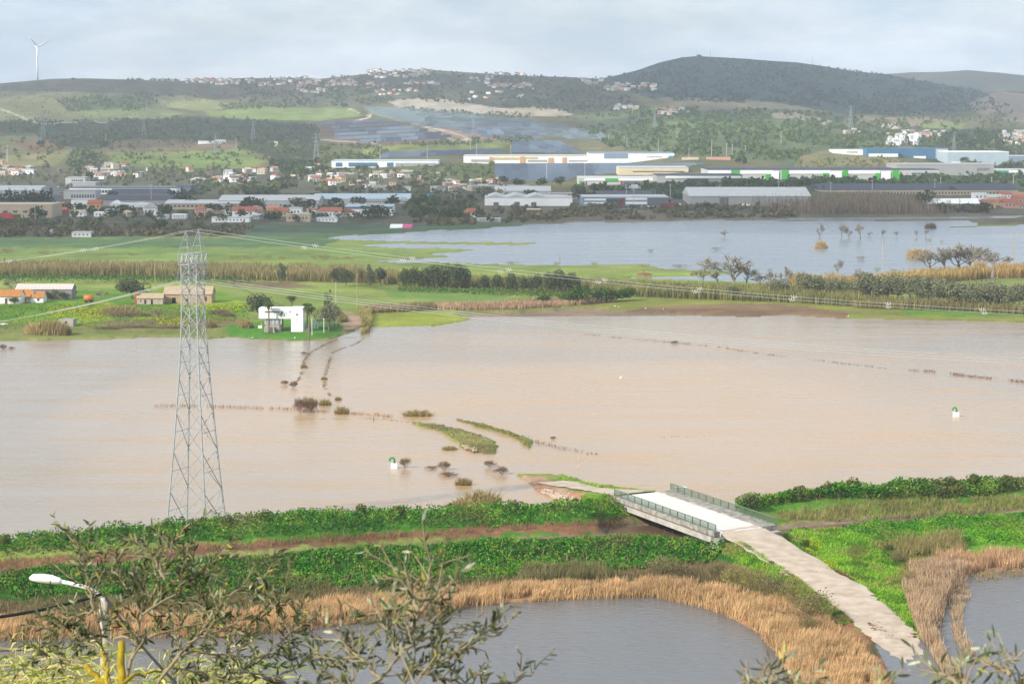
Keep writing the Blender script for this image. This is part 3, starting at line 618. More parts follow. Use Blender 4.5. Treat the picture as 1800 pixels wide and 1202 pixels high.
def clump_mesh(name, seed, n, w, d, h, bw, c1, c2, lean=.14, fall=.5):
    """stand of stalks w x d metres, h high"""
    r = np.random.default_rng(seed); x = (r.random(n) - .5); y = (r.random(n) - .5); k = np.hypot(x, y) < .52; x, y = x[k], y[k]; n = len(x)
    hh = h * (1 - fall * (np.hypot(x, y) / .5) ** 2); t = r.random((n, 1)); c = np.asarray(c1) * (1 - t) + np.asarray(c2) * t
    return mesh_np(name, *(lambda a: (a[0], a[1], DRY, a[2]))(blade_cloud(np.c_[x * w, y * d, np.full(n, -.15)], hh, bw, jit(c, n, .15, r), lean, r)))
def one(name, label, cat, me, p, rz=0.0, sc=(1, 1, 1), group=None, kind=None):
    o = obj(name, me, None, tuple(float(a) for a in p), rz, sc); return setp(o, label, cat, group, kind)
def gz(x, y):
    x = np.atleast_1d(np.asarray(x, float)); y = np.atleast_1d(np.asarray(y, float)); u, v = proj(np.stack([x, y, 0 * x], -1))
    return ground_z(x, y, u, v)
def scatter(poly, n, zmin=-9, zmax=99, r=None, road=False):
    """n random ground points (evenly by area) that are seen inside a polygon of photo pixels"""
    r = r or RNG; Q = np.array([P(a, b, z)[:2] for a, b in poly for z in (0.0, 3.5)]); lo, hi = Q.min(0), Q.max(0); out = []; got = 0
    for _ in range(40):
        q = lo + (hi - lo) * r.random((n * 2, 2)); z = gz(q[:, 0], q[:, 1]); uu, vv = proj(np.c_[q, np.maximum(z, 0)])
        k = inpoly(uu, vv, poly) & (z > zmin) & (z < zmax); q = np.c_[q[k], z[k]]
        if not road and len(q) and q[:, 1].min() < 420: q = q[(pl_dist(q[:, 0], q[:, 1], roadMidNear)[0] > 2.9) & (pl_dist(q[:, 0], q[:, 1], roadMidFar)[0] > 2.6)]
        out.append(q); got += len(q)
        if got >= n: break
    return np.concatenate(out)[:n]
def stuff(name, label, parts, m=VEG, kind='stuff', cat=None, group=None):
    V, F, C = join(parts); o = obj(name, mesh_np(name, V, F, m, C)); return setp(o, label, cat, group, kind)
# ------------------------------------------------------------------ road, bridge and the near banks
CONC = mat('road_concrete', A(192, 172, 148), .9, .1, .5, .2, col2=A(224, 206, 184), detail=12)
DECK = mat('bridge_concrete', A(228, 221, 209), .85, .06, .35, .1, col2=A(248, 244, 236), detail=9); GIRD = mat('girder_concrete', A(176, 170, 160), .85, .12, .9, .1, col2=A(214, 209, 202), detail=8)
STAIN = mat('weathered_concrete', A(120, 114, 102), .9, .2, 1.0, .2, col2=A(200, 194, 182), detail=9); RAILG = mat('green_rail_paint', A(120, 146, 122), .6, .12, 1.5, metal=.2)
def ribbon(name, label, Lp, Rp, m, lift=.05, n=8, kind='structure', jag=0.0):
    Ls, Rs = [], []
    for (a, b), (c, d) in zip(zip(Lp[:-1], Lp[1:]), zip(Rp[:-1], Rp[1:])):
        for t in np.arange(n) / n: Ls.append(a + (b - a) * t); Rs.append(c + (d - c) * t)
    Ls.append(Lp[-1]); Rs.append(Rp[-1]); V = []; k = 7
    for i, (a, b) in enumerate(zip(Ls, Rs)):
        for j in range(k):
            q = a + (b - a) * (j / (k - 1)); e = (RNG.standard_normal() * jag if j in (0, k - 1) else 0)
            w = (b - a) / np.linalg.norm(b - a); V.append(q + w * e + np.array([0, 0, lift + .035 * RNG.standard_normal() - (.10 if j in (0, k - 1) else 0)]))
    m_ = len(Ls); F = [(i * k + j, i * k + j + 1, (i + 1) * k + j + 1, (i + 1) * k + j) for i in range(m_ - 1) for j in range(k - 1)]
    return setp(obj(name, MB().add(V, F).mesh(name, m, True)), label, kind=kind)
def lower(pts, dz): return [p + np.array([0, 0, dz]) for p in pts]
ribbon('road', 'pale concrete road sloping from the bridge into the pond', roadL[3:], roadR[3:], CONC, .08, 10, jag=.28)
ribbon('road', 'pale concrete road running from the bridge into the flood lake', roadL[:3], roadR[:3], CONC, .08, 10, jag=.28)
# flood wrack line across the road
# bridge: corners on the deck at 3 m
L0, L1 = P(1079, 873, 3.0), P(1257, 937, 3.0); R0, R1 = P(1180, 862, 3.0), P(1362, 923, 3.0)
bx = L1 - L0; blen = float(np.linalg.norm(bx)); bx /= blen; by = np.array([-bx[1], bx[0], 0.0])
wid = float(np.dot(R0 - L0, by)); skew = float(np.dot(R0 - L0, bx))
if wid < 0: by = -by; wid = -wid
br = thing('bridge', 'pale concrete road bridge with green railings crossing the canal', 'bridge', L0)
def bq(a, c, z): return np.array(a * bx + c * by) + np.array([0, 0, z]) + 0
def skewbox(mb, a0, a1, c0, c1, z0, z1):
    f = lambda a, c: a + skew * c / wid
    V = [bq(f(a, c), c, z) for z in (z0, z1) for c in (c0, c1) for a in (a0, a1)]
    return mb.add(V, [(0, 2, 3, 1), (4, 5, 7, 6), (0, 1, 5, 4), (2, 6, 7, 3), (0, 4, 6, 2), (1, 3, 7, 5)])
cl, crr = .9, wid - 2.6
skewbox(MB(), -.2, blen + .2, cl, crr, -.55, .0).build('deck', DECK, br)
skewbox(MB(), 0, blen, -.15, cl - .01, -.54, .16).build('edge_beam', STAIN, br)
skewbox(MB(), 0, blen, crr + .01, wid + .15, -.54, .14).build('edge_beam', STAIN, br)
skewbox(MB(), 1.2, blen - 1.2, .35, .95, -1.75, -.55).build('girder', GIRD, br)
skewbox(MB(), 1.2, blen - 1.2, wid / 2 - .3, wid / 2 + .3, -1.75, -.55).build('girder', GIRD, br)
skewbox(MB(), 1.2, blen - 1.2, wid - .95, wid - .35, -1.75, -.55).build('girder', GIRD, br)
skewbox(MB(), -1.5, 1.15, -.1, wid + .1, -3.4, -.63).build('abutment', STAIN, br)
skewbox(MB(), blen - 1.15, blen + 1.5, -.1, wid + .1, -3.4, -.63).build('abutment', STAIN, br)
for c in (.12, wid - .12):
    rl = skewbox(MB(), 0, blen, c - .05, c + .05, 1.18, 1.27).build('railing', RAILG, br)
    skewbox(MB(), 0, blen, c - .03, c + .03, .26, .32).build('bottom_rail', RAILG, rl)
    nb = 14
    for i in range(nb + 1):
        a = blen * i / nb
        skewbox(MB(), a - .05, a + .05, c - .05, c + .05, .1, 1.18).build('post', RAILG, rl)
    for i in range(nb):
        mb = MB(); a = blen * i / nb
        for j in range(1, 13): skewbox(mb, a + blen / nb * j / 13 - .018, a + blen / nb * j / 13 + .02, c - .02, c + .02, .32, 1.18)
        setp(mb.build('baluster', RAILG, rl), kind='stuff')
wb = P(1198, 862, 2.0)
one('concrete_block', 'small white concrete block behind the far end of the bridge railing', 'block', MB().box(-.9, .9, -.4, .4, -.6, .9).box(-1, 1, -.5, .5, .9, 1.0).mesh('concrete_block', DECK), P(1196, 866, 2.4))

# --- leafy cover on the banks
def band(polyA, z_lo, zval=None): return polyA
G1, G2, G3 = A(92, 162, 48), A(62, 126, 40), A(128, 184, 66)
def greens(n, r, dark=.35):
    t = r.random((n, 1)); c = np.asarray(G2) * (1 - t) + np.asarray(G1) * t; k = r.random(n) < .15; c[k] = G3; k = r.random(n) < dark * .35; c[k] = np.array(G2) * .7
    return jit(c, n, .15, r)
r = np.random.default_rng(101)
def cover(poly, n, depth, leaf, r, dark=.3, mod=6.0):
    q = scatter(poly, n, zmin=.1, r=r); hh = depth * (.2 + 1.3 * fbm(q[:, 0] / mod, q[:, 1] / mod, 3, 91)) * r.random(len(q)) ** .6; q[:, 2] += hh
    c = greens(len(q), r, dark); g = fbm(q[:, 0] / 2.6, q[:, 1] / 2.6, 3, 61)[:, None]; g2 = fbm(q[:, 0] / 7, q[:, 1] / 7, 3, 67)[:, None]
    c = c * (1 - np.clip((g - .52) * 4, 0, .8)) + np.array(A(150, 184, 70)) * np.clip((g - .52) * 4, 0, .8); c = c * (1 - np.clip((g2 - .58) * 5, 0, .75)) + np.array(A(132, 128, 78)) * np.clip((g2 - .58) * 5, 0, .75)
    k = fbm(q[:, 0] / 1.7, q[:, 1] / 1.7, 2, 73) > .3
    return leaf_cloud(q[k], leaf, c[k], r, .2, .8)
stuff('bank_foliage', 'dense bright green leaves covering the near canal bank',
      [cover([(-250, 1030), (0, 1010), (350, 988), (700, 964), (1000, 952), (1200, 950), (1280, 955), (1250, 990), (1000, 1012), (700, 1030), (350, 1044), (0, 1056), (-250, 1075)], 62000, 1.0, .34, r)])
stuff('bank_foliage', 'green bushes and castor plants along the lake side canal bank',
      [cover([(-250, 985), (0, 956), (300, 926), (540, 911), (800, 903), (960, 897), (1090, 884), (1110, 908), (960, 924), (800, 930), (540, 940), (300, 958), (0, 980), (-250, 1010)], 34000, 1.9, .36, r, .7, 4.0)])
stuff('bank_foliage', 'green bushes on the bank beyond the bridge, along the lake',
      [cover([(1270, 886), (1420, 872), (1500, 862), (1650, 852), (1800, 846), (2000, 838), (2000, 862), (1800, 868), (1650, 880), (1480, 878), (1400, 884), (1300, 900)], 24000, 2.3, .38, r, .6, 5.0),
       cover([(1480, 935), (1620, 915), (1800, 905), (2000, 895), (2000, 950), (1800, 958), (1700, 960), (1560, 958)], 17000, 1.3, .3, r, .15, 4.0)])
qd = np.concatenate([scatter([(-250, 1030), (0, 1010), (700, 964), (1200, 950), (1250, 990), (700, 1030), (0, 1056)], 1500, .1, 99, r), scatter([(-250, 985), (0, 956), (540, 911), (1090, 884), (1100, 905), (540, 936), (0, 976)], 1100, .1, 99, r), scatter([(1290, 890), (1500, 864), (1800, 848), (1800, 870), (1400, 888)], 800, .1, 99, r)])
stuff('dead_stems', 'brown dead stems sticking out of the green bank plants', [blade_cloud(qd, 1.7, .07, jit(A(170, 148, 110), len(qd), .25, r), .3, r)], DRY)
# individually standing castor plants on the crest
CASTOR = [stuff_me for stuff_me in (crown_mesh('castor', 200 + i, 1, 1, 520, .13, A(96, 138, 58), A(132, 122, 82), nl=7, base=.15) for i in range(3))]
for i, u in enumerate((8, 118, 216, 292, 356, 402, 470, 512, 590, 634, 702, 842, 905)):
    p = P(u, np.interp(u, *np.array(CREST_A).T) - 2, 2.2); w = random.uniform(1.6, 2.9)
    one('castor_bush', f'{nth(i + 1)} tall castor bush from the left on the lake side bank', 'bush', CASTOR[i % 3], p - np.array([0, 0, .2]), random.random() * 6, (w, w, w * random.uniform(.95, 1.2)), 'castor bushes on the canal bank')
for i, u in enumerate((1322, 1402, 1455, 1502, 1562, 1618, 1668, 1712, 1765)):
    p = P(u, np.interp(u, *np.array(CREST_A2).T) - 3, 2.2); w = random.uniform(1.8, 3.4)
    one('castor_bush', f'{nth(i + 1)} bush beyond the bridge on the lake bank, counted from the bridge', 'bush', CASTOR[i % 3], p - np.array([0, 0, .2]), random.random() * 6, (w, w, w * random.uniform(.9, 1.1)), 'bushes on the bank past the bridge')
# --- grass on verges
GR1, GR2 = A(140, 204, 56), A(176, 208, 80)
def grass(poly, n, h, r, c1=GR1, c2=GR2, zmin=.1, w=.09):
    q = scatter(poly, n, zmin=zmin, r=r); t = r.random((len(q), 1)); c = np.asarray(c1) * (1 - t) + np.asarray(c2) * t
    g = np.clip((fbm(q[:, 0] / 4, q[:, 1] / 4, 4, 63) - .5) * 5, 0, .85)[:, None]; c = c * (1 - g) + np.array(A(186, 172, 108)) * g; g = np.clip((fbm(q[:, 0] / 2.5, q[:, 1] / 2.5, 3, 69) - .55) * 5, 0, .8)[:, None]; c = c * (1 - g) + np.array(A(84, 128, 44)) * g
    return blade_cloud(q - [0, 0, .03], h * (.4 + 1.3 * fbm(q[:, 0] / 1.5, q[:, 1] / 1.5, 3, 75)), w, jit(c, len(q), .22, r), .4, r)
stuff('verge_grass', 'bright green grass on the verges beside the road and bridge',
      [grass([(1262, 935), (1300, 932), (1384, 1003), (1440, 1046), (1500, 1092), (1480, 1100), (1380, 1030), (1270, 975)], 9000, .35, r),
       grass([(1345, 925), (1480, 930), (1560, 960), (1590, 1000), (1612, 1060), (1625, 1110), (1612, 1118), (1512, 1026), (1440, 985)], 15000, .42, r), grass([(1540, 955), (1600, 960), (1640, 1000), (1640, 1110), (1618, 1100), (1590, 1010)], 6500, .7, r, A(176, 160, 100), A(140, 150, 72)),
       grass([(1020, 872), (1085, 872), (1100, 892), (1030, 896)], 2500, .4, r), grass([(1062, 855), (1180, 856), (1180, 866), (1060, 862)], 1800, .35, r),
       grass(ISLANDS[0], 2200, .25, r, A(168, 158, 96), A(140, 130, 84)), grass(ISLANDS[1], 1300, .3, r, A(164, 170, 84), A(150, 140, 88)),
       grass(ISLANDS[2], 700, .3, r)])
# --- dry stalks and reeds
T1, T2, T3 = A(246, 210, 158), A(228, 186, 134), A(196, 178, 136); S1, S2 = A(170, 160, 112), A(136, 134, 84)
def reeds(poly, n, h, r, c1=T1, c2=T2, lean=.1, zmin=-9, zmax=99, w=.07, sink=.2, wind=(0, 0)):
    q = scatter(poly, n, zmin, zmax, r); q[:, 2] = np.maximum(q[:, 2], -.3) - sink * .2; t = r.random((len(q), 1))
    q = q[fbm(q[:, 0] / 1.6, q[:, 1] / 1.6, 3, 27) > .36]; t = t[:len(q)]; hh = h * (.35 + 1.25 * fbm(q[:, 0] / 2.2, q[:, 1] / 2.2, 3, 12)); tone = (.72 + .56 * fbm(q[:, 0] / 3.5, q[:, 1] / 3.5, 3, 19))[:, None]
    return blade_cloud(q, hh, w, jit((np.asarray(c1) * (1 - t) + np.asarray(c2) * t) * tone, len(q), .14, r), lean, r, wind=wind)
FR = [(-250, 1152), (0, 1126), (120, 1122), (400, 1120), (540, 1108), (640, 1094), (760, 1082), (830, 1066), (1000, 1054), (1150, 1050), (1233, 1068), (1298, 1092), (1343, 1120), (1373, 1162), (1398, 1212), (1440, 1322)]
BK = [(1620, 1320), (1560, 1215), (1520, 1150), (1450, 1095), (1350, 1060), (1250, 1040), (1150, 1030), (1000, 1030), (830, 1040), (640, 1060), (400, 1085), (120, 1092), (0, 1096), (-250, 1120)]
stuff('reed_fringe', 'tan reeds fringing the grey pond below the green bank', [reeds(FR + BK, 84000, 1.5, r, lean=.16, wind=(.12, 0), zmin=-.6, zmax=1.2)], DRY)
stuff('reed_fringe', 'pinkish dry reeds fringing the small pond past the road',
      [reeds([(1600, 1000), (1650, 985), (1700, 1000), (1690, 1025), (1662, 1060), (1650, 1120), (1690, 1215), (1660, 1215), (1625, 1140), (1600, 1080), (1585, 1030)], 12000, 1.5, r, A(232, 202, 168), A(206, 172, 136), .16),
       reeds([(1640, 985), (1800, 975), (2000, 968), (2000, 992), (1800, 1000), (1690, 1008)], 9000, 1.5, r, A(240, 200, 158), A(220, 178, 136), .14),
       reeds([(1672, 1030), (1700, 1020), (1706, 1050), (1690, 1080), (1694, 1110), (1716, 1150), (1700, 1160), (1676, 1120), (1670, 1070)], 2600, 1.0, r, A(226, 200, 166), A(206, 176, 140), .18, zmin=-.7),
       reeds([(1700, 1008), (1800, 1002), (1800, 1012), (1720, 1022)], 1500, .7, r, A(200, 176, 140), A(180, 160, 120), zmin=-.7)], DRY)
stuff('dry_stalks', 'dry brownish green weeds between the leafy bank and the reeds',
      [reeds([(-250, 1090), (0, 1060), (400, 1046), (700, 1030), (1000, 1010), (1230, 990), (1260, 1030), (1150, 1030), (1000, 1030), (700, 1050), (400, 1080), (0, 1092), (-250, 1120)], 15000, 1.1, r, S1, A(132, 112, 80), .3),
       reeds([(905, 1012), (1060, 1000), (1072, 1022), (920, 1030)], 4200, 1.7, r, S1, S2, .18),
       reeds([(1560, 960), (1680, 950), (1700, 975), (1590, 982)], 4200, 1.9, r, A(206, 184, 128), A(160, 158, 96), .25)], DRY)
stuff('dry_stalks', 'yellowish dead grass along the muddy foot of the lake side bank',
      [reeds([(-250, 1010), (0, 984), (300, 962), (540, 944), (800, 932), (1090, 912), (1100, 920), (800, 940), (540, 956), (300, 975), (0, 1002), (-250, 1040)], 4200, .8, r, A(186, 160, 112), A(138, 128, 76), .5),
       reeds([(1360, 902), (1500, 888), (1800, 874), (2000, 866), (2000, 885), (1800, 893), (1500, 912), (1390, 916)], 6000, 1.0, r, A(206, 186, 132), A(150, 164, 84), .4)], DRY)
# shrubs by the road
TWIG = mat('twig_brown', A(150, 132, 96), .9, .2, 5.0); TWIGY = mat('twig_yellow', A(168, 160, 84), .9, .2, 5.0)
SHR = [bare_mesh('stems', 300 + i, 1.0, .012, 3, 3, TWIGY if i % 2 else TWIG, .45, multi=9, twig=.016) for i in range(3)]
SHL = [crown_mesh('foliage', 320 + i, 1, 1, 900, .045, A(128, 132, 76), A(158, 152, 100), nl=9, base=.1) for i in range(3)]
def shrub(u, v, w, h, label, group='shrubs between the reeds and the road', fol=True, name='shrub', p=None, i=None):
    p = G(u, v) if p is None else p; t = thing(name, label, 'shrub', p, 0, group); k = random.randrange(3)
    obj('stems', SHR[k], t, (0, 0, 0), random.random() * 6, (w, w, h))
    if fol: obj('foliage', SHL[k], t, (0, 0, 0), random.random() * 6, (w, w, h))
    return t
for i, (u, v, w, h) in enumerate([(1172, 1016, 5.2, 3.6), (1262, 1022, 3.6, 3.4), (1296, 1040, 4.0, 4.0), (1330, 1046, 4.2, 4.2), (1362, 1062, 4.6, 4.6), (1398, 1072, 4.2, 4.4), (1434, 1094, 6.2, 4.6), (1418, 1112, 3.2, 2.4)]):
    shrub(u, v, w, h, ['broad pale shrub on the mud before the leafy bank', 'thin brownish shrub at the end of the leafy bank', 'sparse shrub second before the road, by a mud patch', 'third tangled shrub of the thicket before the road',
                       'fourth tangled shrub with yellowish stems in the roadside thicket', 'fifth greenish shrub of the roadside thicket', 'big fan shaped grey green willow shrub beside the road', 'low twiggy shrub in the reeds under the willow shrub'][i])
for i, (u, v, w, h) in enumerate([(1505, 985, 3.0, 2.6), (1578, 990, 2.6, 2.2), (1590, 1022, 4.0, 2.4), (1618, 1000, 3.0, 2.0), (1612, 1052, 3.4, 2.2)]):
    shrub(u, v, w, h, f'{nth(i + 1)} brown twiggy shrub past the road, counted from the bridge', 'shrubs past the road', fol=i in (0, 1))
for i, (u, v) in enumerate([(1562, 964), (1384, 944), (1418, 955)]):
    tree('bush', ['small dark round bush on the green slope past the road', 'low dark bush on the grass by the railing end', 'small dark bush in the grass past the bridge'][i], 'bush', u, v + 8, 2.0, 1.6, 'small bushes on the verge', 'bush', False)
# yellow flowers in the verge
r2 = np.random.default_rng(5); qf = np.concatenate([scatter([(1408, 950), (1440, 948), (1446, 968), (1420, 972)], 420, r=r2), scatter([(1445, 985), (1470, 985), (1475, 1000), (1450, 1002)], 160, r=r2)]); qf[:, 2] += .35
stuff('wild_flowers', 'yellow wild flowers in the grass beside the road', [leaf_cloud(qf, .17, jit(A(226, 220, 40), len(qf), .1, r2), r2)])
# drift line of debris over the road, stones of the revetment
q = scatter([(1383, 1003), (1455, 1000), (1520, 1012), (1530, 1026), (1500, 1020), (1400, 1010)], 1500, r=r2, road=True); q[:, 2] += .12
q2 = scatter([(1520, 1090), (1600, 1104), (1612, 1122), (1548, 1128)], 1500, r=r2, road=True); q2[:, 2] += .14
stuff('flood_debris', 'brown drift of sticks and straw left across the road by the flood', [leaf_cloud(np.r_[q, q2], .5, jit(A(150, 112, 78), len(q) + len(q2), .2, r2), r2, .85, .16)], DRY)
STONE = mat('pale_stone', A(214, 190, 166), .9, .15, 2.0, .2); ICO = None
def stone_mesh(seed):
    r = np.random.default_rng(seed); t = (1 + 5 ** .5) / 2
    V = np.array([(-1, t, 0), (1, t, 0), (-1, -t, 0), (1, -t, 0), (0, -1, t), (0, 1, t), (0, -1, -t), (0, 1, -t), (t, 0, -1), (t, 0, 1), (-t, 0, -1), (-t, 0, 1)], float)
    V /= np.linalg.norm(V[0]); V *= (.75 + .5 * r.random((12, 1))); V *= (1, .8, .6)
    return V, [(0, 11, 5), (0, 5, 1), (0, 1, 7), (0, 7, 10), (0, 10, 11), (1, 5, 9), (5, 11, 4), (11, 10, 2), (10, 7, 6), (7, 1, 8), (3, 9, 4), (3, 4, 2), (3, 2, 6), (3, 6, 8), (3, 8, 9), (4, 9, 5), (2, 4, 11), (6, 2, 10), (8, 6, 7), (9, 8, 1)]
mb = MB()
for k, p in enumerate(np.r_[scatter([(950, 858), (1000, 866), (1020, 884), (965, 890)], 130, zmin=0, r=r2), scatter([(808, 782), (840, 786), (836, 796), (812, 792)], 34, r=r2), scatter([(1080, 1008), (1200, 1012), (1180, 1036), (1060, 1030)], 60, r=r2)]):
    V, Fq = stone_mesh(k % 9); mb.add(V * random.uniform(.14, .42) + p, Fq)
setp(mb.build('rubble', STONE), 'pale stones strewn on the road embankment and mud', kind='stuff')
# ------------------------------------------------------------------ pylon and power lines
STEEL = mat('galvanised_steel', A(180, 186, 187), .45, .12, .8, metal=.2); GLASSI = mat('insulator_glass', A(120, 140, 140), .2, .1, 3.0); WIRE = mat('cable_alloy', (.62, .61, .56), .5, .05, .1, metal=.2)
PYB = P(345, 925, 0.0) - np.array([0, 0, 0]); PYB = np.array([PYB[0], PYB[1], -.4])
phi = math.radians(-19.4)
pyl = thing('pylon', 'tall grey steel lattice pylon standing in the flood lake', 'pylon', PYB, phi)
ZS = [0, 6.2, 12.4, 18.4, 23.8, 28.4, 32.0, 34.6, 37.0, 39.4, 41.4]; WS = [6.9, 5.9, 5.0, 4.2, 3.5, 3.05, 2.75, 2.65, 2.6, 2.6, 2.6]
CN = [(-1, -1), (1, -1), (1, 1), (-1, 1)]
def cpt(k, i): return np.array([CN[k % 4][0] * WS[i] / 2, CN[k % 4][1] * WS[i] / 2, ZS[i]])
for k in range(4):
    mb = MB()
    for i in range(len(ZS) - 1): mb.bar(cpt(k, i), cpt(k, i + 1), .15 if i < 5 else .115)
    mb.build('leg', STEEL, pyl)
def strut(a, b, w=.065, name='brace'): MB().bar(a, b, w).build(name, STEEL, pyl)
for i in range(len(ZS) - 1):
    for k in range(4):
        a0, b0, a1, b1 = cpt(k, i), cpt(k + 1, i), cpt(k, i + 1), cpt(k + 1, i + 1)
        strut(a0, b1); strut(b0, a1)
        mid = (a0 + b0 + a1 + b1) / 4
        if i < 5:
            strut(a0 + (a1 - a0) * .5, mid, .05); strut(b0 + (b1 - b0) * .5, mid, .05)
        if i in (1, 2, 3, 4): strut((a0 + a1) / 2, (b0 + b1) / 2 if False else (cpt(k + 1, i) + cpt(k + 1, i + 1)) / 2, .03)
        if i >= 4: strut(a1, b1, .05, 'belt')
# head: cross beam running away from the viewer, two earth wire peaks
HB, HT, HL = 41.4, 43.0, 3.0
for sx in (-1, 1):
    for z in (HB, HT): strut((sx * .9, -HL, z), (sx * .9, HL, z), .07, 'beam')
for j in range(9):
    y = -HL + 2 * HL * j / 8
    for sx in (-1, 1): strut((sx * .9, y, HB), (sx * .9, y, HT), .045)
    strut((-.9, y, HB), (.9, y, HB), .045); strut((-.9, y, HT), (.9, y, HT), .045)
    if j < 8:
        for sx in (-1, 1): strut((sx * .9, y, HB if j % 2 else HT), (sx * .9, y + HL / 4, HT if j % 2 else HB), .04)
PK = []
for y in (-2.1, 2.1):
    top = np.array([0, y, 46.6]); PK.append(top)
    for sx, sy in CN: strut((sx * .9, y + sy * .9, HT), top, .06, 'peak_leg')
    for q in (.3, .6):
        c = [np.array([sx * .9 * (1 - q), y + sy * .9 * (1 - q), HT + (46.6 - HT) * q]) for sx, sy in CN]
        for k in range(4): strut(c[k], c[(k + 1) % 4], .035)
CPH = []
for y in (-2.7, 0, 2.7):
    for s in (-1, 1):
        mb = MB(); a = np.array([s * .9, y, HB - .1]); b = np.array([s * 1.3, y, 38.9])
        for q in np.linspace(.25, .95, 9): mb.bar(a + (b - a) * q, a + (b - a) * (q + .035), .15, 7)
        mb.bar(a, b, .03); mb.build('insulator_string', GLASSI, pyl)
    mb = MB(); xs = np.linspace(-1.3, 1.3, 9); mb.tube([(x, y, 38.9 - .9 * (1 - (x / 1.3) ** 2)) for x in xs], .03, 4); mb.build('jumper', WIRE, pyl)
    CPH.append((np.array([-1.3, y, 38.9]), np.array([1.3, y, 38.9])))
Mp = Matrix.Translation(PYB) @ Matrix.Rotation(phi, 4, 'Z')
def pw(p): return np.array(Mp @ Vector(p))
def span(a, b, sag, n=40): return [a + (b - a) * t - np.array([0, 0, 4 * sag * t * (1 - t)]) for t in np.linspace(0, 1, n)]
MARK = mat('marker_white', A(236, 238, 226), .5, .05, 1.0)
def spiral(c, d):
    mb = MB(); d = d / np.linalg.norm(d); s = np.cross(d, (0, 0, 1)); s /= np.linalg.norm(s); u_ = np.cross(s, d)
    mb.tube([c + d * (t - .5) * 1.1 + (math.cos(t * 19) * s + math.sin(t * 19) * u_) * .28 * math.sin(math.pi * t) ** .5 for t in np.linspace(.02, .98, 26)], .04, 4); return mb
def wire(label, a, b, sag, rad, cat='cable', marks=0):
    pts = span(a, b, sag); t = thing('power_line', label, cat, (0, 0, 0), 0, 'power lines of the steel pylon')
    MB().tube(pts, rad, 5).build('conductor', WIRE, t)
    for k in range(marks):
        f = (k + 1.2) / (marks + 1.4); i = int(f * 39); c = pts[i] + (pts[i + 1] - pts[i]) * (f * 39 - i); spiral(c, pts[i + 1] - pts[i]).build('bird_marker', MARK, t)
ER = np.array([363.0, 372.0, 38.0]); EL = PD(-1150, 520, 330)
for k, y in enumerate((-2.7, 0, 2.7)):
    n_ = ['nearest', 'middle', 'farthest'][k]
    a = pw((1.3, y, 38.9)); b = np.array([ER[0], ER[1] + y * 3.0, 38.9]); wire(f'{n_} of the three lower wires running from the pylon across the lake', a, b, 15.6, .03)
    a = pw((-1.3, y, 38.9)); b = np.array([EL[0], EL[1] + y * .6, 37.0]); wire(f'{n_} of the three merging wires running left from the pylon', a, b, 8.0, .026)
for k, p in enumerate(PK):
    n_ = ['nearer', 'farther'][k]; y = p[1]
    wire(f'{n_} of the two marked top wires running from the pylon across the lake', pw(p), np.array([ER[0], ER[1] + y * 3, 46.2]), 15.6, .024, marks=26)
    wire(f'{n_} of the two marked top wires running left from the pylon', pw(p), np.array([EL[0], EL[1] + y * .6, 46.5]), 6.5, .022, marks=8)

# ------------------------------------------------------------------ white house by the lake and its palms
WHITE = mat('white_paint', (.80, .80, .78), .7, .04, .8); GLASS = mat('dark_glass', (.03, .04, .05), .15, .2, .5, spec=.6); GREYC = mat('grey_render', A(186, 178, 168), .85, .1, 1.0)
PALEG = mat('glass_panel', A(176, 180, 184), .3, .1, 1.0, spec=.5); TILE = mat('clay_tile', A(196, 112, 66), .85, .18, .6, col2=A(214, 138, 84)); ORANGE = mat('lichen_tile', A(206, 148, 72), .85, .15, 1.5, col2=A(176, 112, 66), detail=8)
hp = G(497, 583); k_ = scale_at(497, 583); hp = hp + np.array([0, 0, 0])
wh = thing('white_house', 'white cubist house on legs at the lake edge among palms', 'house', hp)
def hx(px): return (px - 497) / k_
Hh = lambda v: (583 - v) / k_
up = block('upper_storey', wh, WHITE, hx(455), hx(514.5), 0, 6.0, Hh(560), Hh(542)); 
tw = block('tower', wh, WHITE, hx(512), hx(533), -.35, 5.6, -.3, Hh(541))
for a, b in ((466, 492), (509, 512.5)): block('window_strip', wh, GLASS, hx(a), hx(b), -.04, .05, Hh(549.2), Hh(547.2))
mb = MB(); mb.V = []; c = np.array([hx(522.6), -.40, Hh(552.7)]); n = 14
V = [(c[0] + .28 * math.cos(math.tau * i / n), c[1], c[2] + .28 * math.sin(math.tau * i / n)) for i in range(n)]; V += [(x, y + .08, z) for x, y, z in V]
MB().add(V, [tuple(range(n))] + [(i, (i + 1) % n, n + (i + 1) % n, n + i) for i in range(n)]).build('round_window', GLASS, wh)
V = [(hx(521) + .12 * math.cos(math.tau * i / n), -.40, Hh(562.3) + .12 * math.sin(math.tau * i / n)) for i in range(n)]; V += [(x, y + .08, z) for x, y, z in V]
MB().add(V, [tuple(range(n))] + [(i, (i + 1) % n, n + (i + 1) % n, n + i) for i in range(n)]).build('round_window', GLASS, wh)
block('ground_floor', wh, GREYC, hx(466), hx(494), .6, 5.0, -.3, Hh(570.5))
for i in range(4): block('glass_pane', wh, PALEG, hx(466 + i * 7.0) + .06, hx(473 + i * 7.0) - .06, .55, .7, Hh(570), Hh(560.2))
for i in range(5): block('column', wh, WHITE, hx(466 + i * 7.0) - .08, hx(466 + i * 7.0) + .08, .45, .75, Hh(570.4), Hh(560))
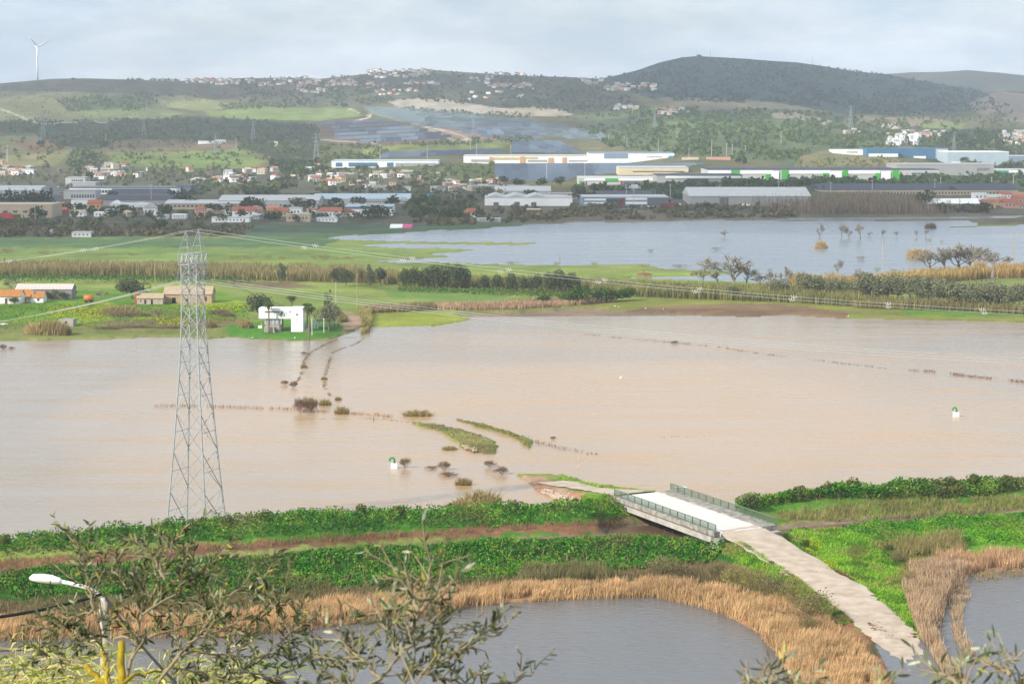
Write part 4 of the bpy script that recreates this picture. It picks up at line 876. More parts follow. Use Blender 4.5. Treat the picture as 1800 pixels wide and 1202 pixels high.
MB().add([(hx(474), -.1, Hh(572)), (hx(485), -1.6, -.2), (hx(485), -1.0, -.2), (hx(474), .5, Hh(572)), (hx(474), -.1, Hh(572) - .3), (hx(485), -1.6, -.5), (hx(485), -1.0, -.5), (hx(474), .5, Hh(572) - .3)], [(0, 1, 2, 3), (4, 7, 6, 5), (0, 4, 5, 1), (2, 6, 7, 3), (0, 3, 7, 4), (1, 5, 6, 2)]).build('stair', GREYC, wh)
block('terrace_wall', wh, GREYC, hx(465), hx(483), -1.2, .5, -.3, Hh(574.5))
sr = thing('stair_tower', 'dark grey outside stair against the side of the white house', 'stairs', G(539, 583)); 
for i in range(7): block('step', sr, GREYC, -.75, .75, i * .3, i * .3 + .45, .35 * i, .35 * i + .12)
for q in (-.72, .72): MB().bar((q, 0, 0), (q, 2.4, 3.4), .05).build('handrail', STEEL, sr); MB().bar((q, 2.3, -.1), (q, 2.3, 2.6), .05).build('post', STEEL, sr)
aw = G(556, 578); k2 = scale_at(556, 578); wk = thing('white_kiosk', 'small white sloping screen wall beside the house palms', 'screen wall', aw)
MB().add([(-.8, 0, 0), (-.3, 0, 0), (-.3, 0, 1.7), (.15, 0, 1.7), (.15, 0, 0), (.5, 0, 0), (.5, 0, 1.9), (1.4, 0, 1.9), (1.4, 0, 2.2), (-.2, 0, 3.0), (-.8, 0, 3.1)] + [(x, .25, z) for x, z in ((-.8, 0), (-.3, 0), (-.3, 1.7), (.15, 1.7), (.15, 0), (.5, 0), (.5, 1.9), (1.4, 1.9), (1.4, 2.2), (-.2, 3.0), (-.8, 3.1))],
         [tuple(range(10, -1, -1)), tuple(range(11, 22))] + [(i, (i + 1) % 11, 11 + (i + 1) % 11, 11 + i) for i in range(11)]).build('screen', WHITE, wk)
block('base', wk, GREYC, -1.0, .8, -.1, .4, -.3, .02)
for i, (u, v0, v1) in enumerate(((548.5, 588, 563), (569.5, 586, 561))):
    p = G(u, v0); h = (v0 - v1) / scale_at(u, v0); t = thing('white_post', ['white lamp post on the lawn by the white house', 'white post right of the white house, under the grey tree'][i], 'post', p, 0, 'white posts on the lawn')
    MB().bar((0, 0, -.2), (0, 0, h), .09, 8).build('pole', WHITE, t); MB().tube([(0, 0, h), (0, 0, h + .1), (0, 0, h + .28)], [.12, .2, .05], 8).build('cap', WHITE, t)
wt = thing('water_tank', 'small white trough with a pump left of the white house', 'trough', G(457, 577)); block('trough', wt, WHITE, -.55, .6, 0, .8, -.1, .75); block('pump', wt, GREYC, .25, .6, .2, .5, .75, 1.5)
FRD = [None] * 2
def palm_crown(seed, n=34, L_=1.0):
    r = np.random.default_rng(seed); V, F, C = [], [], []; b = 0
    for i in range(n):
        a = i * 2.4 + r.random() * .3; up = (1 - i / n) * 1.25 - .35; dirx, diry = math.cos(a), math.sin(a); pts = []
        for t in np.linspace(0, 1, 6):
            el = up * t - 1.1 * t * t; pts.append(np.array([dirx * t * L_ * math.cos(max(-1.2, up - .9 * t)), diry * t * L_ * math.cos(max(-1.2, up - .9 * t)), L_ * el * .75]))
        side = np.array([-diry, dirx, 0])
        c = np.array(A(82, 104, 58)) * (.8 + .5 * r.random()) if i < n * .72 else np.array(A(150, 122, 84)) * (.8 + .4 * r.random())
        for k in range(5):
            for s in (-1, 1):
                w0 = .20 * math.sin(math.pi * (k / 5) ** .7 + .15) * L_; w1 = .20 * math.sin(min(math.pi, math.pi * ((k + 1) / 5) ** .7 + .1)) * L_
                V += [pts[k], pts[k + 1], pts[k + 1] + side * s * w1 + (0, 0, -.1 * L_), pts[k] + side * s * w0 + (0, 0, -.1 * L_)]; F.append((b, b + 1, b + 2, b + 3)); C += [c] * 4; b += 4
    return mesh_np('fronds', np.array(V), np.array(F), VEG, np.array(C))
PALMC = [palm_crown(i) for i in range(3)]; PTR = mat('palm_bark', A(140, 118, 92), .95, .2, 4.0, .4)
def palm(u, v, vt, w, label):
    p = G(u, v); h = (v - vt) / scale_at(u, v); t = thing('palm_tree', label, 'palm', p, 0, 'palms round the white house')
    MB().tube([(0, 0, -.2), (.05, 0, h * .5), (0, 0, h)], [.26, .2, .24], 8).build('trunk', PTR, t); MB().tube([(0, 0, h - 1.4), (0, 0, h - .6), (0, 0, h)], [.24, .5, .3], 8).build('dead_skirt', PTR, t)
    obj('fronds', PALMC[random.randrange(3)], t, (0, 0, h), random.random() * 6, (w, w, w))
palm(472.5, 583, 533, 1.7, 'slim palm in front of the white house on its left')
palm(497, 582, 547, 2.0, 'shaggy palm before the middle of the white house')
palm(513, 556, 521, 1.8, 'palm standing behind the roof of the white house')
palm(543.5, 596, 540, 2.1, 'tall palm right of the white house with brown hanging fronds')
palm(540, 578, 534, 1.7, 'slender palm close behind the stair of the white house')
tree('dark', 'big dark round evergreen tree behind the white house', 'tree', 455, 560, 8.6, 8.6)
tree('olive', 'grey green pine tree beside the white house, at the track', 'tree', 578, 583, 8.4, 9.0)
tree('cone', 'dark conifer rising behind the grey tree by the track', 'tree', 578, 572, 5.6, 10.4)
# ------------------------------------------------------------------ farm
def win(parent, m, x0, x1, z0, z1, y=-.03, name='window'): return block(name, parent, m, x0, x1, y, y + .1, z0, z1)
STUC = mat('old_stucco', A(206, 188, 170), .9, .12, 1.0); BEIGE = mat('sand_render', A(202, 172, 138), .9, .1, .7); ROOFB = mat('faded_tile', A(206, 182, 150), .9, .1, .8, col2=A(184, 162, 134)); BRICK = mat('red_brick', A(190, 104, 78), .9, .15, 2.0)
DARKO = mat('dark_opening', (.02, .018, .016), .9, .2, 1.0)
def gable_house(name, label, u0, u1, vb, vw, vr, depth, wm, rm, cat='house', wins=(), group=None, eave=.25, rz=0.0):
    """u0..u1 wide, foot at vb, eaves at vw, ridge at vr; ridge runs along the front"""
    uc = (u0 + u1) / 2; p = G(uc, vb); s = scale_at(uc, vb); w = (u1 - u0) / s; hw = (vb - vw) / s; hr = max(.25, (vw - vr) / s * 1.0)
    t = thing(name, label, cat, p, rz, group)
    block('wall', t, wm, -w / 2, w / 2, 0, depth, -.5, hw)
    gb = block('gable', t, wm, -w / 2, w / 2, .02, depth - .02, hw, hw + hr * .94, GABX)
    mb = MB(); e = eave; z0 = hw - e * hr / (depth / 2); T = .14
    for s_ in (0, 1):
        ya, yb = (-e, depth / 2) if s_ == 0 else (depth + e, depth / 2)
        V = [(-w / 2 - e, ya, z0), (w / 2 + e, ya, z0), (w / 2 + e, yb, hw + hr), (-w / 2 - e, yb, hw + hr)]; mb.add(V + [(x, y, z + T) for x, y, z in V], [(0, 3, 2, 1), (4, 5, 6, 7), (0, 1, 5, 4), (1, 2, 6, 5), (2, 3, 7, 6), (3, 0, 4, 7)] if s_ == 0 else [(0, 1, 2, 3), (4, 7, 6, 5), (0, 4, 5, 1), (1, 5, 6, 2), (2, 6, 7, 3), (3, 7, 4, 0)])
    mb.build('roof', rm, t)
    for (a, b, c, d, nm, m_) in wins: win(t, m_, -w / 2 + w * a, -w / 2 + w * b, hw * c, hw * d, name=nm)
    return t, w, hw, s
D_, W_ = 'door', 'window'
gable_house('barn', 'long beige barn with a faded roof, behind the pylon', 288, 372, 533, 517, 505, 9, BEIGE, ROOFB, 'barn', [(.17, .25, 0, .62, D_, DARKO), (.47, .54, 0, .6, D_, DARKO), (.84, .90, .25, .72, W_, DARKO)])
t, w, hw, s = gable_house('cottage', 'small ruined white cottage with a pale roof beside the barn', 241, 286, 535, 524, 517, 5, STUC, ROOFB, 'cottage', [(.12, .17, .45, .7, W_, DARKO), (.28, .36, .1, .75, D_, DARKO), (.54, .62, 0, .78, D_, DARKO), (.80, .88, .3, .8, W_, GREYC)])
block('chimney', t, BRICK, -w / 2 - .9, -w / 2 + .1, 1.0, 2.2, 0, hw + 1.9)
CORR = mat('corrugated_roof', A(226, 214, 204), .6, .06, 2.0); GREYB = mat('grey_block_wall', A(158, 154, 152), .9, .1, .8)
t, w, hw, s = gable_house('shed', 'long grey farm shed with a pale corrugated roof', 28, 126, 526, 508.5, 501, 8, GREYB, CORR, 'shed', [(.0, .32, .05, .98, 'brick_panel', mat('pale_brick', A(206, 172, 150), .9, .1, 1.0))])
for i in range(16): MB().bar((-w / 2 + w * (i + .5) / 16, -.25, hw + .12), (-w / 2 + w * (i + .5) / 16, 4, hw + 1.55), .05).build('roof_rib', CORR, t)
gable_house('farmhouse', 'white farmhouse with orange lichen roof, at the photo edge', -40, 36, 534, 521, 511, 7, WHITE, ORANGE, 'house', [(.64, .70, 0, .75, D_, mat('brown_door', A(120, 80, 70), .7, .1, 1.0)), (.36, .42, .35, .75, W_, DARKO)])
t, w, hw, s = gable_house('farm_annex', 'low white farm annex with orange roof, before the grey shed', 54, 76, 532, 523, 514, 6, WHITE, ORANGE, 'house', [(.52, .70, .35, .75, W_, DARKO)])
block('chimney', t, GREYC, -w * .45, -w * .33, 1.5, 2.2, hw, hw + 2.0)
gable_house('farm_annex', 'orange roofed link building between the farmhouse and the annex', 24, 53, 531, 524, 511, 8, WHITE, ORANGE, 'house', [(.55, .75, .1, .8, D_, DARKO)])
gable_house('shed', 'small brown roofed shed behind the grey shed', 27, 47, 510, 506, 503, 5, CORR, mat('brown_tile', A(176, 110, 70), .85, .15, 1.0), 'shed')
# horse trailer, rusty orange
tp = G(156, 532); tr = thing('farm_trailer', 'rusty orange rounded farm trailer parked on the grass', 'trailer', tp, .15); RUST = mat('rusty_orange', A(196, 96, 48), .6, .2, 2.5, col2=A(230, 158, 74))
MB().tube([(-1.6, 0, 1.5), (-1.5, 0, 1.5), (1.5, 0, 1.5), (1.6, 0, 1.5)], [.8, 1.05, 1.05, .8], 12).build('tank', RUST, tr, smooth=True)
block('chassis', tr, mat('dark_rust', A(112, 60, 44), .8, .2, 2.0), -1.7, 1.7, -.6, .6, .4, .65)
for sx in (-.8, .8):
    for sy in (-.65, .65): MB().bar((sx, sy - .12, .4), (sx, sy + .12, .4), .4, 12).build('wheel', mat('tyre', (.03, .03, .03), .9, .1, 1), tr)
MB().bar((1.7, 0, .5), (2.8, 0, .4), .06).build('drawbar', RUST, tr)
rp = G(122, 574); ru = thing('ruin', 'roofless grey concrete hut half hidden by tall dry reeds', 'ruin', rp, -.1); block('wall', ru, GREYC, -3.2, 1.2, 0, .3, -.3, 2.2); block('wall', ru, GREYC, .9, 1.2, .3, 3.5, -.3, 2.2); block('wall', ru, GREYC, -3.2, -2.9, .3, 3.5, -.3, 2.0); block('opening', ru, DARKO, -1.3, -.7, -.03, .05, .8, 1.6); block('wall', ru, GREYC, -2.88, .88, 3.2, 3.5, -.3, 2.2)
one('white_boulder', 'white tarpaulin covered heap on the grass near the farm', 'heap', MB().add(stone_mesh(3)[0] * (1.4, .9, .8), stone_mesh(3)[1]).mesh('white_boulder', WHITE, True), G(8, 570))
tree('dark', 'broad dark evergreen tree standing before the reed belt, left of the barn', 'tree', 232, 524, 12.6, 7.6)
for i, (u, v, w, h, k) in enumerate([(83, 527, 4.2, 3.4, 'dark'), (98, 527, 3.8, 3.8, 'olive'), (113, 528, 4.2, 3.2, 'dark'), (25, 534, 4.0, 2.8, 'dark'), (130, 521, 2.2, 3.4, 'dark')]):
    tree(k, ['first round bush before the grey shed wall', 'second rounder olive bush before the grey shed wall', 'third dark bush before the grey shed wall', 'dark round bush at the door of the orange roofed farmhouse', 'dark bush at the end of the grey shed'][i], 'bush', u, v, w, h, 'bushes at the farm', 'bush')
# ------------------------------------------------------------------ poles
POLE = mat('pole_wood', A(196, 168, 118), .85, .12, 2.0); POLEG = mat('pole_concrete', A(200, 190, 176), .85, .1, 1.0)
def upole(u, v, vt, label, m=POLE, arm=True, r_=.16, group='wooden and concrete poles on the plain'):
    p = G(u, v); h = (v - vt) / scale_at(u, v); t = thing('utility_pole', label, 'pole', p, .3, group)
    MB().bar((0, 0, -.3), (0, 0, h), r_, 8, r_ * .7).build('shaft', m, t)
    if arm: MB().bar((-.8, 0, h - .35), (.8, 0, h - .35), .06).build('crossarm', m, t); [MB().bar((x, 0, h - .35), (x, 0, h - .05), .05, 6).build('insulator', GLASSI, t) for x in (-.7, 0, .7)]
upole(273, 514, 461, 'tan wooden pole rising behind the ruined cottage')
upole(628, 545, 480, 'tan pole by the track beyond the white house')
upole(591, 572, 496, 'grey pole beside the white house trees', POLEG)
upole(1551, 480, 416, 'pale pole standing in the far flood near the golden bush', POLEG); upole(1781, 466, 407, 'pole in the far flood at the right edge', POLE); upole(984, 482, 446, 'thin dark pole on the green spit in the far flood', BARK, False, .1)
# ------------------------------------------------------------------ reed belts, tree rows and bushes of the plain
r = np.random.default_rng(606)
C1, C2, C3 = A(190, 176, 122), A(156, 146, 98), A(206, 176, 116)
def canes(poly, n, h, c1=C1, c2=C2, w=.2, lean=.14, zmin=-9, mod=6.0):
    q = scatter(poly, n, zmin, 99, r); q[:, 2] = np.maximum(q[:, 2], 0) - .1; t = r.random((len(q), 1)); hh = h * (.6 + .7 * fbm(q[:, 0] / mod, q[:, 1] / mod, 3, 33))
    return blade_cloud(q, hh, w, jit((np.asarray(c1) * (1 - t) + np.asarray(c2) * t) * (.7 + .6 * fbm(q[:, 0] / 5, q[:, 1] / 5, 3, 37))[:, None], len(q), .18, r), lean, r, .5)
def leafy(poly, n, h, leaf, c1, c2, zmin=.1, mod=8.0):
    q = scatter(poly, n, zmin, 99, r); q[:, 2] += h * (.3 + fbm(q[:, 0] / mod, q[:, 1] / mod, 3, 35)) * r.random(len(q)) ** .7; t = r.random((len(q), 1))
    return leaf_cloud(q, leaf, jit(np.asarray(c1) * (1 - t) + np.asarray(c2) * t, len(q), .18, r), r)
stuff('reed_belt', 'long brown belt of cane reeds across the green plain', [canes([(-200, 478), (0, 476), (200, 476), (420, 480), (600, 486), (700, 492), (700, 500), (560, 496), (400, 492), (200, 488), (0, 488), (-200, 488)], 36000, 4.6),
      canes([(700, 494), (900, 502), (1080, 508), (1080, 516), (900, 512), (700, 503)], 9000, 4.2, A(176, 170, 112), A(146, 142, 92))], DRY)
stuff('reed_belt', 'olive and tan cane thicket before the far flood', [canes([(1030, 508), (1120, 508), (1240, 512), (1330, 515), (1420, 520), (1520, 530), (1510, 540), (1380, 532), (1240, 527), (1120, 522), (1040, 520)], 15000, 4.0, A(176, 170, 110), A(140, 142, 82)),
      canes([(1500, 532), (1700, 540), (1820, 550), (1820, 556), (1700, 548), (1500, 542)], 5000, 3.0, A(170, 158, 104), A(140, 130, 86))], DRY)
stuff('reed_belt', 'golden reeds on the strip beyond the olive trees at the right', [canes([(1385, 502), (1500, 500), (1640, 492), (1740, 485), (1742, 490), (1640, 498), (1520, 508), (1400, 512)], 9000, 4.4, A(222, 192, 128), A(196, 166, 104)),
      canes([(1745, 482), (1830, 476), (1900, 474), (1900, 486), (1830, 488), (1750, 490)], 4500, 4.6, A(220, 188, 124), A(194, 162, 102))], DRY)
stuff('hedge_foliage', 'low green undergrowth at the foot of the reed belt', [leafy([(-200, 492), (0, 490), (200, 490), (420, 494), (470, 500), (300, 497), (0, 497), (-200, 497)], 4200, 2.4, .8, A(84, 118, 60), A(104, 140, 66)),
      leafy([(700, 508), (900, 514), (1030, 520), (1030, 526), (900, 520), (700, 513)], 2800, 2.0, .7, A(96, 124, 64), A(120, 146, 70))])
stuff('pink_reeds', 'pale pinkish dry reeds edging the meadow behind the lake', [canes([(760, 538), (860, 538), (970, 530), (1080, 526), (1080, 531), (980, 540), (880, 545), (770, 546)], 7000, 1.9, A(218, 182, 152), A(196, 164, 130), .16),
      canes([(640, 545), (700, 545), (760, 540), (770, 545), (700, 549), (650, 551)], 3000, 2.2, A(196, 172, 132), A(160, 146, 100), .2)], DRY)
stuff('track_reeds', 'yellow brown bushes and reeds along the track by the white house', [canes([(580, 552), (600, 556), (612, 566), (596, 568), (584, 560)], 1500, 2.0, A(186, 176, 112), A(150, 144, 88), .14), canes([(628, 548), (652, 552), (654, 566), (648, 584), (634, 588), (638, 566)], 2600, 2.2, A(204, 188, 126), A(160, 152, 90), .14)], DRY)
# trees in the row
row = [(592, 497, 8, 7, 'dark'), (608, 503, 9, 8, 'dark'), (634, 498, 5, 7, 'wither'), (650, 504, 5.5, 9, 'tall'), (668, 501, 7.5, 8, 'dark'), (494, 497, 6, 8, 'tall'), (710, 507, 7.5, 8.5, 'dark'), (728, 507, 10, 9.5, 'dark'), (750, 508, 9, 8.8, 'dark'), (768, 510, 12, 11, 'dark'), (790, 510, 12, 11.5, 'dark'), (808, 512, 12.5, 12, 'dark'),
       (852, 513, 7, 7, 'dark'), (876, 513, 8.5, 7.5, 'dark'), (901, 514, 8.5, 8.5, 'dark'), (922, 515, 8, 7, 'dark'), (942, 516, 8.5, 8.5, 'dark'), (965, 517, 8, 9.5, 'dark'), (985, 517, 11.5, 10.5, 'dark'), (1008, 517, 9, 9, 'dark')]
for i, (u, v, w, h, k) in enumerate(sorted(row)):
    tree(k, f'{nth(i + 1)} tree from the left in the dark tree row on the reed belt', 'tree', u, v, w * .68, h * .95, 'trees of the row on the reed belt')
for i, (u, v, w, h, k) in enumerate([(960, 534, 7.5, 3.6, 'bush'), (1000, 534, 9, 4.6, 'bush'), (1022, 533, 11, 7, 'bush'), (1052, 531, 10, 6, 'bush'), (1076, 531, 8, 5, 'bush'), (1106, 529, 9, 5.4, 'bush')]):
    tree(k, ['small round green bush alone in the pink reeds', 'first rounded green bush left of the cane thicket', 'tallest green bush at the left end of the cane thicket', 'third green bush at the cane thicket', 'fourth small green bush at the cane thicket', 'fifth green bush, last before the open canes'][i], 'bush', u, v, w, h, 'green bushes at the cane thicket', 'bush', False)
for i, (u, v, w, h) in enumerate([(1126, 512, 6, 4), (1152, 513, 7, 4), (1180, 514, 7, 4.4), (1202, 520, 6, 4.6), (1232, 520, 7, 4), (1286, 526, 8, 5)]):
    tree('dark', f'{nth(i + 1)} small dark bush from the left among the canes before the far flood', 'bush', u, v, w, h, 'dark bushes among the canes', 'bush', False)
rr_ = np.random.default_rng(9)
for i, u in enumerate(np.r_[1372, 1418, 1440, 1458, 1476, np.arange(1510, 1812, 17.5)]):
    v = np.interp(u, [1370, 1500, 1640, 1800], [524, 529, 538, 547]); w = rr_.uniform(9, 12.5); h = rr_.uniform(8.6, 11.0) * (1.0 if u > 1500 else .9)
    tree('olive', f'{nth(i + 1)} grey green olive tree from the left in the row along the far bank', 'tree', u + rr_.uniform(-3, 3), v + rr_.uniform(-2, 2), w, h, 'olive trees along the far bank')
# bare trees
TWG = mat('bare_twig', A(150, 140, 120), .95, .15, 2.0); TWG2 = mat('bare_twig_gold', A(160, 148, 120), .95, .15, 2.0)
BT = [bare_mesh('branches', 700 + i, 1.0, .022, 4, 4, TWG2 if i % 2 else TWG, .5, twig=.026) for i in range(4)]
def bare(u, v, w, h, label, group='bare winter trees by the far flood', k=None, name='bare_tree'):
    p = G(u, v); p[2] = max(p[2], -.1); t = thing(name, label, 'tree', p, 0, group); b = BT[random.randrange(4) if k is None else k]; obj('trunk', TRUNKS[0], t, (0, 0, 0), random.random() * 6, (h * .5, h * .5, h * .5)); obj('branches', b, t, (0, 0, 0), random.random() * 6, (w * 1.3, w * 1.3, h * 1.08))
for i, a in enumerate([(1290, 503, 19, 14), (1236, 499, 7, 8), (1262, 500, 7, 6), (1312, 503, 8, 9), (1354, 504, 7, 8), (1380, 505, 6, 9), (1404, 506, 6, 7), (1335, 504, 8, 6), (1472, 482, 5, 7), (1508, 505, 6, 8)]):
    bare(*a, ['big spreading bare tree before the far flood', 'small slim bare tree left of the big spreading one', 'low bare bush left beside the big spreading tree', 'bare tree close right of the big spreading one', 'pale bare tree between the spreading tree and the olive row', 'taller thin bare tree by the golden reeds', 'bare shrub nearest the golden reed strip', 'bare bush half way to the golden reeds', 'lone thin bare tree in the shallow flood by the green spit', 'bare tree rising from the golden reeds'][i])
for i, a in enumerate([(1441, 420, 5, 9.5), (1479, 419, 5, 9), (1492, 419, 6, 7), (1512, 419, 6.5, 9), (1551, 417, 4, 5), (1577, 417, 4, 4), (1611, 417, 3, 4.5), (1627, 417, 3, 5), (1274, 418, 4, 5), (1528, 417, 4, 3)]):
    bare(*a, f'{nth(i + 1)} bare tree of the thin line standing far out in the blue flood', 'bare trees standing in the far flood')
for i, a in enumerate([(1634, 474, 12, 9), (1660, 474, 17, 11), (1684, 474, 18, 13), (1706, 474, 17, 12), (1728, 476, 15, 11), (1748, 478, 10, 9)]):
    bare(*a, f'{nth(i + 1)} grey leafless bush from the left in the thicket behind the golden reeds', 'leafless thicket behind the golden reeds', k=0 if i % 2 else 2, name='bare_bush')
# bushes of reed
GOLD = [clump_mesh('reed_clump', 800 + i, 1500, 1, 1, 1, .035, A(232, 206, 150), A(206, 174, 116), .2, .75) for i in range(2)]; PALE = [clump_mesh('reed_clump', 810 + i, 900, 1, 1, 1, .03, A(206, 182, 130), A(168, 156, 98), .16) for i in range(2)]; BRN = [clump_mesh('shrub', 820 + i, 700, 1, 1, 1, .025, A(170, 148, 122), A(140, 122, 100), .25) for i in range(2)]
def clump(kind, u, v, w, d, h, label, group=None, name='reed_clump', cat='reeds'):
    p = G(u, v); p[2] = max(p[2], -.05); return one(name, label, cat, random.choice(kind), p, random.random() * 6 if abs(w - d) < .3 * w else 0, (w, d, h), group)
clump(GOLD, 1614, 453, 10.5, 7, 5.0, 'big golden rounded reed clump in the far flood'); clump(GOLD, 1443, 436, 6.5, 5, 4.2, 'small golden brown reed clump in the far flood'); clump(GOLD, 1722, 480, 6.5, 5, 6.0, 'golden reed clump beside the leafless thicket'); clump(GOLD, 1132, 484, 6, 3, 1.8, 'low golden reed clump on the green spit of the far flood'); clump(BRN, 1636, 401, 6, 4, 4, 'round brown bush at the far shore of the blue flood', None, 'bush', 'bush')
for i, (u, v, w, h) in enumerate([(902, 465, 22, 4), (978, 467, 12, 5), (1044, 467, 14, 5), (1130, 469, 27, 4), (1196, 470, 26, 4), (1255, 470, 14, 4), (1144, 443, 13, 4), (1260, 440, 17, 5), (1514, 457, 18, 5), (1542, 476, 14, 4), (1570, 478, 14, 4), (1634, 424, 9, 4), (1655, 426, 9, 3)]):
    clump(SHR, u, v, w * .26, w * .12 + .8, h * .42, f'{nth(i + 1)} low brown scrub patch breaking the surface of the far flood', 'scrub patches in the far flood', 'scrub_patch', 'scrub')
for i, (u, v, w, h) in enumerate([(8, 446, 22, 5), (84, 448, 20, 4), (186, 449, 8, 3), (408, 455, 18, 4), (440, 455, 16, 4), (470, 455, 10, 4), (500, 456, 12, 3), (555, 456, 10, 4), (572, 456, 12, 4), (590, 456, 8, 3.5), (615, 456, 12, 3), (232, 450, 8, 3)]):
    clump(SHR, u, v, w * .5, 3, h * .62, f'{nth(i + 1)} dark brown bush on the ditch line across the far meadow', 'bushes on the meadow ditch line', 'bush', 'bush')
for i, (u, v, w, d, h, lb) in enumerate([(62, 587, 6, 4, 3.9, 'left'), (78, 586, 6.5, 4, 4.6, 'second'), (94, 586, 6, 4, 4.8, 'middle'), (112, 586, 5, 4, 3.8, 'right')]):
    clump(GOLD if i == 0 else PALE, u, v, w, d, h, f'{lb} clump of the tall dry reeds in front of the ruined hut', 'tall reeds before the ruined hut')
clump(PALE, 368, 575, 4.2, 4, 3.0, 'pale reed clump just right of the pylon, on the far shore'); clump(PALE, 432, 576, 4.8, 4, 3.2, 'pale reed clump left of the white house'); clump(PALE, 196, 552, 7, 4, 3.0, 'olive reed clump before the ruined cottage, left side'); clump(PALE, 222, 552, 8, 4, 3.4, 'olive reed clump before the ruined cottage, right side')
for i, (u, v, w, h) in enumerate([(215, 556, 9, 2.4), (250, 556, 8, 2.0), (386, 552, 8, 2.4), (400, 556, 6, 2.0), (240, 576, 14, 1.4), (300, 577, 12, 1.2), (190, 578, 10, 1.3)]):
    clump(BRN, u, v, w * .8, 2.5, h * .8, f'{nth(i + 1)} brown weedy scrub patch on the farm slope', 'scrub on the farm slope', 'scrub_patch', 'scrub')
bare(280, 563, 5, 4.5, 'thin yellowish bare tree below the ruined cottage', None, 1); bare(20, 510, 6, 4.5, 'grey bare tree behind the orange roofed farmhouse', None, 0); bare(176, 528, 4, 4, 'bare bush behind the orange trailer', None, 0)
qf = np.concatenate([scatter(p_, n_, r=r) for p_, n_ in (([(80, 548), (180, 540), (215, 548), (170, 560), (100, 560)], 900), ([(290, 538), (440, 536), (420, 548), (340, 550)], 700), ([(270, 562), (330, 558), (340, 572), (280, 574)], 500))]); qf[:, 2] += .4
stuff('wild_flowers', 'yellow flowering weeds on the farm slope', [leaf_cloud(qf, .5, jit(A(206, 206, 50), len(qf), .12, r), r)])
stuff('farm_weeds', 'lush green weeds on the slope between farm and lake', [leafy([(-100, 540), (60, 536), (230, 536), (430, 540), (440, 566), (300, 574), (0, 580), (-100, 584)], 9000, .9, .45, A(92, 136, 46), A(132, 160, 56))])
# ------------------------------------------------------------------ things standing in the muddy lake
GPUMP = mat('green_enamel', A(44, 160, 84), .45, .08, 2.0)
def well(u, v, label):
    p = np.array(P(u, v, 0.0)); t = thing('pump_well', label, 'pump', p, .1, 'green and white pumps in the flood')
    block('plinth', t, WHITE, -.55, .55, -.5, .5, -.4, 1.0); mb = MB()
    pts = [(.1, 0, 1.0), (.1, 0, 1.5)] + [(.1 - .45 * (1 - math.cos(a)) , 0, 1.5 + .45 * math.sin(a)) for a in np.linspace(.3, math.pi, 8)]
    mb.tube(pts, .17, 10).build('bent_pipe', GPUMP, t, smooth=True); MB().tube([(-.8, 0, 1.52), (-.8, 0, 1.36)], [.2, .3], 12).build('mouth', GPUMP, t); MB().bar((.1, 0, .98), (.1, 0, 1.08), .34, 12).build('flange', GPUMP, t)
well(692.5, 823, 'green bent pump pipe on a white block by the bare bush'); well(1680.5, 732, 'green bent pump pipe on a white block alone out in the lake')
BUSHB = [bare_mesh('stems', 900 + i, 1.0, .008, 3, 4, TWIG, .4, multi=14, twig=.018) for i in range(2)]; BUSHD = [bare_mesh('stems', 910 + i, 1.0, .008, 3, 4, mat('dead_twig', A(150, 122, 98), .95, .15, 3.0), .5, multi=14, twig=.02) for i in range(2)]
def stem(kind, u, v, w, h, label, group='bushes breaking the surface of the muddy lake'):
    p = np.array(P(u, v, 0.0)); one('drowned_bush', label, 'bush', random.choice(kind), p, random.random() * 6, (w * .7, w * .7, h * 1.1), group)
for i, a in enumerate([(BUSHB, 713, 822, 2.4, 2.1, 'bare tan bush beside the near pump'), (BUSHD, 780, 826, 2.8, 1.9, 'grey dead bush right of the near pump, middle of the lake'), (BUSHD, 758, 824, 2.6, .6, 'flat dead twigs left of the grey dead bush'), (BUSHD, 788, 836, 3.6, .8, 'sprawling dead branches under the grey dead bush'), (BUSHD, 861, 821, 2.6, 1.4, 'low dark bush at the flooded road, further one'), (BUSHD, 882, 833, 3.2, 1.5, 'dark twiggy bush at the flooded road, nearer one'),
                       (BUSHD, 528, 725, 4.2, 3.4, 'dark bush in the lake where the straw line begins'), (BUSHD, 545, 724, 3.4, 3.4, 'second dark bush at the straw line'), (BUSHD, 516, 681, 2.4, 1.7, 'reddish dark bush ending the left line of twigs'), (BUSHD, 500, 676, 2.2, 1.2, 'dark tuft left of the reddish bush'), (BUSHD, 534, 623, 2.0, .8, 'small dark tuft on the left line of twigs'), (BUSHD, 6, 614, 2.4, 1.6, 'dark bush at the left edge of the lake'), (BUSHD, 20, 614, 2.0, .8, 'flat twigs beside the bush at the left edge'), (BUSHD, 972, 772, 1.4, .7, 'small dark tuft right of the grassy island'), (BUSHD, 1186, 604, 2.6, .9, 'faint brown tuft in the middle of the wide lake')]): stem(*a)
TUFT = [clump_mesh('tuft', 830 + i, 420, 1, 1, 1, .05, A(196, 174, 116), A(164, 146, 90), .25) for i in range(2)]
